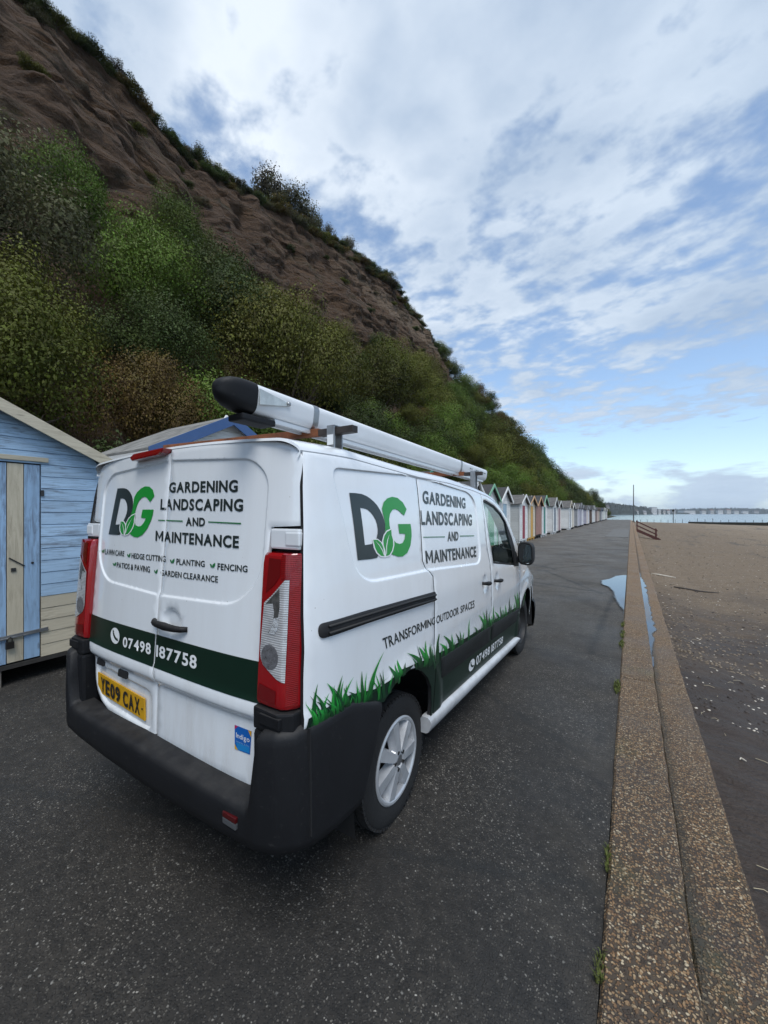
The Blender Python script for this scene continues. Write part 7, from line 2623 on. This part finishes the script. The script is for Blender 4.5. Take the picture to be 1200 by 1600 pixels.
# ---- groyne with its row of posts
GRW = principled('groyne_timber', (0.022, 0.022, 0.015), 0.9, noise_amt=0.5, noise_scale=2, bump=0.6, bump_scale=8)
gr = thing('groyne', (0, 158, 0), 0, 'dark weedy timber groyne running out across the beach to the sea', 'groyne')
for k in range(16):
    x0 = 15.5 + k * 4.6
    za = -1.05 - .004 * k
    MB().box(x0, x0 + 4.58, -.35, .35, -3.6 - .1 * k, za + random.uniform(-.06, .06)).build('groyne_section', GRW, gr, bevel=.05)
for k in range(44):
    x0 = .8 + k * 1.9
    o = MB().box(-.055, .055, -.055, .055, -3.4, -.42 + random.uniform(-.12, .12) + (.5 if k in (9, 11) else 0)).build('groyne_post', GRW, None, bevel=.01)
    o.location = (x0, 159.0, 0)
    tag(o, 'dark timber post in the line of posts along the groyne' , 'post', 'posts along the groyne')
bc = thing('sea_marker', (15.8, 215, -2.2), 0, 'dark marker post standing in the sea beyond the groyne', 'marker')
MB().tube([(0, 0, -2), (0, 0, 5.6)], [.16, .12], 8).build('post', GRW, bc)
MB().box(-.4, .4, -.06, .06, 4.7, 5.4).build('topmark', GRW, bc)

# ---- far shore: wooded hills and seaside buildings
T_ = math.radians(32.24)


def shore(dist, px):
    """place on the far shore: distance along the view axis and how far right of it"""
    u = (px - 600) / 612.0
    return Vector((dist * (-math.sin(T_) + u * math.cos(T_)), dist * (math.cos(T_) + u * math.sin(T_)), 0))


FARW = principled('far_woodland', (0.030, 0.036, 0.026), 0.95, noise_amt=0.55, noise_scale=0.06)


def far_hill(name, profile, d0, depth, label, amp=5.0, seed=0.0):
    pxs_ = np.arange(profile[0][0], profile[-1][0] + .01, .75)
    V, F = [], []
    rows = [(0, 0.0), (.05, .35), (.2, .7), (.45, .95), (.7, 1.0), (1.0, .3)]
    for px in pxs_:
        h = float(np.interp(px, [p[0] for p in profile], [p[1] for p in profile]))
        d = float(np.interp(px, [p[0] for p in profile], [p[2] for p in profile]))
        for t_, k in rows:
            p = shore(d + depth * t_, px)
            bump_ = amp * (abs(fbm(px * .42 + seed, t_ * 9, 1.0, 4)) * 1.3 + .10 * fbm(px * 2.3, t_ * 5, seed, 3)) if k > 0 else 0
            V.append((p.x, p.y, -2.6 + h * k + bump_ * min(1, k * 2)))
    n = len(rows)
    for i in range(len(pxs_) - 1):
        for k in range(n - 1):
            F.append((i * n + k, (i + 1) * n + k, (i + 1) * n + k + 1, i * n + k + 1))
    o_ = mesh_obj(name, V, F, FARW, smooth=False)
    tag(o_, label, kind='structure')
    return o_


far_hill('hills', [(900, 30, 900), (938, 32, 950), (955, 33, 1000), (975, 30, 1100), (1000, 26, 1200), (1016, 22, 1300), (1040, 14, 1500)], 1000, 260, 'wooded headland across the bay beyond the end of the huts', 7.0, 2.0)
far_hill('hills', [(1010, 20, 1900), (1050, 24, 2100), (1100, 34, 2300), (1150, 36, 2400), (1200, 32, 2500), (1290, 40, 2600)], 2200, 500, 'low wooded hills along the far shore of the bay', 11.0, 5.0)
sh = far_hill('shore_terrace', [(935, 6, 940), (975, 6, 1080), (1016, 6, 1280), (1060, 7, 1700), (1100, 8, 1950), (1150, 8, 2100), (1290, 8, 2250)], 1500, 120, 'low dark strip of sea wall and beach at the foot of the far town', 1.2, 8.0)
GREYS = [principled('far_wall_%d' % i, c, 0.8, noise_amt=0.12, noise_scale=.1) for i, c in enumerate([(0.55, 0.53, 0.50), (0.42, 0.40, 0.38), (0.60, 0.58, 0.56), (0.36, 0.33, 0.31), (0.50, 0.46, 0.42)])]
FROOF = [principled('far_roof_%d' % i, c, 0.85) for i, c in enumerate([(0.10, 0.085, 0.08), (0.16, 0.09, 0.07), (0.20, 0.20, 0.21)])]
FGL = principled('far_window', (0.05, 0.06, 0.07), 0.2)


def far_building(px, d, wpx, h, z0, storeys, label, wm=0, rm=0, flat=False, depth=14):
    p = shore(d, px)
    w = wpx * 0.72 / 612.0 * d
    h *= 0.8 + 0.5 * ((px * 7.3) % 1.0)
    t = thing('far_building', (p.x, p.y, z0), T_, label, 'building', None)
    MB().box(-w / 2, w / 2, 0, depth, -6, h).build('wall', GREYS[wm], t)
    if flat:
        MB().box(-w / 2 - .4, w / 2 + .4, -.4, depth + .4, h + .002, h + .8).build('roof', FROOF[rm], t)
    else:
        MB().loft([[Vector((x, y, z)) for y, z in ((-.6, h), (depth / 2, h + depth * .32), (depth + .6, h))] for x in (-w / 2 - .5, w / 2 + .5)]).build('roof', FROOF[rm], t)
    nw = max(2, int(w / 4.0))
    b = MB()
    for s_ in range(storeys):
        for k in range(nw):
            xx = -w / 2 + (k + .5) * w / nw
            zz = (s_ + .3) * h / storeys
            b.box(xx - .9, xx + .9, -.12, .05, zz, zz + h / storeys * .45)
    b.build('windows', FGL, t)['kind'] = 'stuff'


far_building(1022.5, 1330, 11.5, 21, 2, 7, 'tall pale block of flats on the far waterfront', 2, 2, True, 16)
far_building(1031, 1370, 5.5, 14, 2, 4, 'lower pale wing to the right of the tall far block of flats', 0, 2, True)
far_building(1038, 1480, 5, 10, 3, 3, 'small grey far house right of the flats', 4, 0)
far_building(1045, 1560, 6, 9, 3, 3, 'cream far house midway along the town front', 0, 1)
far_building(1053, 1640, 7, 9, 3, 3, 'far terrace just left of the long white hall', 1, 0)
far_building(1078, 1820, 24, 11, 3, 2, 'long white pier hall, longest building on the far shore', 2, 2, True, 40)
far_building(1100, 1900, 9, 13, 3, 3, 'pale far hotel right of the long white hall', 0, 0)
far_building(1113, 1960, 8, 10, 4, 3, 'grey far houses in the middle of the shore', 1, 1)
far_building(1126, 2010, 11, 11, 4, 3, 'white far hotel on the shore right of centre', 2, 0)
far_building(1139, 2050, 9, 12, 5, 3, 'far building with reddish roof on the shore', 4, 1)
far_building(1151, 2090, 10, 10, 4, 3, 'cream far terrace towards the right', 0, 0)
far_building(1165, 2120, 12, 9, 4, 2, 'low white far shed towards the right edge', 2, 2, True)
far_building(1182, 2150, 10, 8, 4, 2, 'low grey far building by the right edge', 1, 0)
far_building(950, 985, 6, 8, 12, 2, 'pale house among trees on the near end of the headland', 3, 0)
far_building(996, 1190, 5, 6, 1, 1, 'small white pavilion at the foot of the headland', 2, 0)
far_building(1008, 1240, 7, 5, 1, 1, 'low pale shelter below the wooded headland', 4, 2)

print('PLANTS', n_plants, 'OBJECTS', len(bpy.data.objects))

# ---- the air: faint sea haze round everything, the sky outside it
m = bpy.data.materials.new('sea_haze')
m.use_nodes = True
t = NT(m.node_tree)
out = t.n('ShaderNodeOutputMaterial')
pv = t.n('ShaderNodeVolumePrincipled', ins={'Color': (0.78, 0.86, 0.95), 'Density': 0.00012, 'Anisotropy': 0.2})
t.t.links.new(pv.outputs[0], out.inputs['Volume'])
hz = MB().box(-3050, 3050, -3050, 6050, -7.5, 75).build('haze', m, None)
tag(hz, 'thin pale sea haze over the bay', kind='stuff')
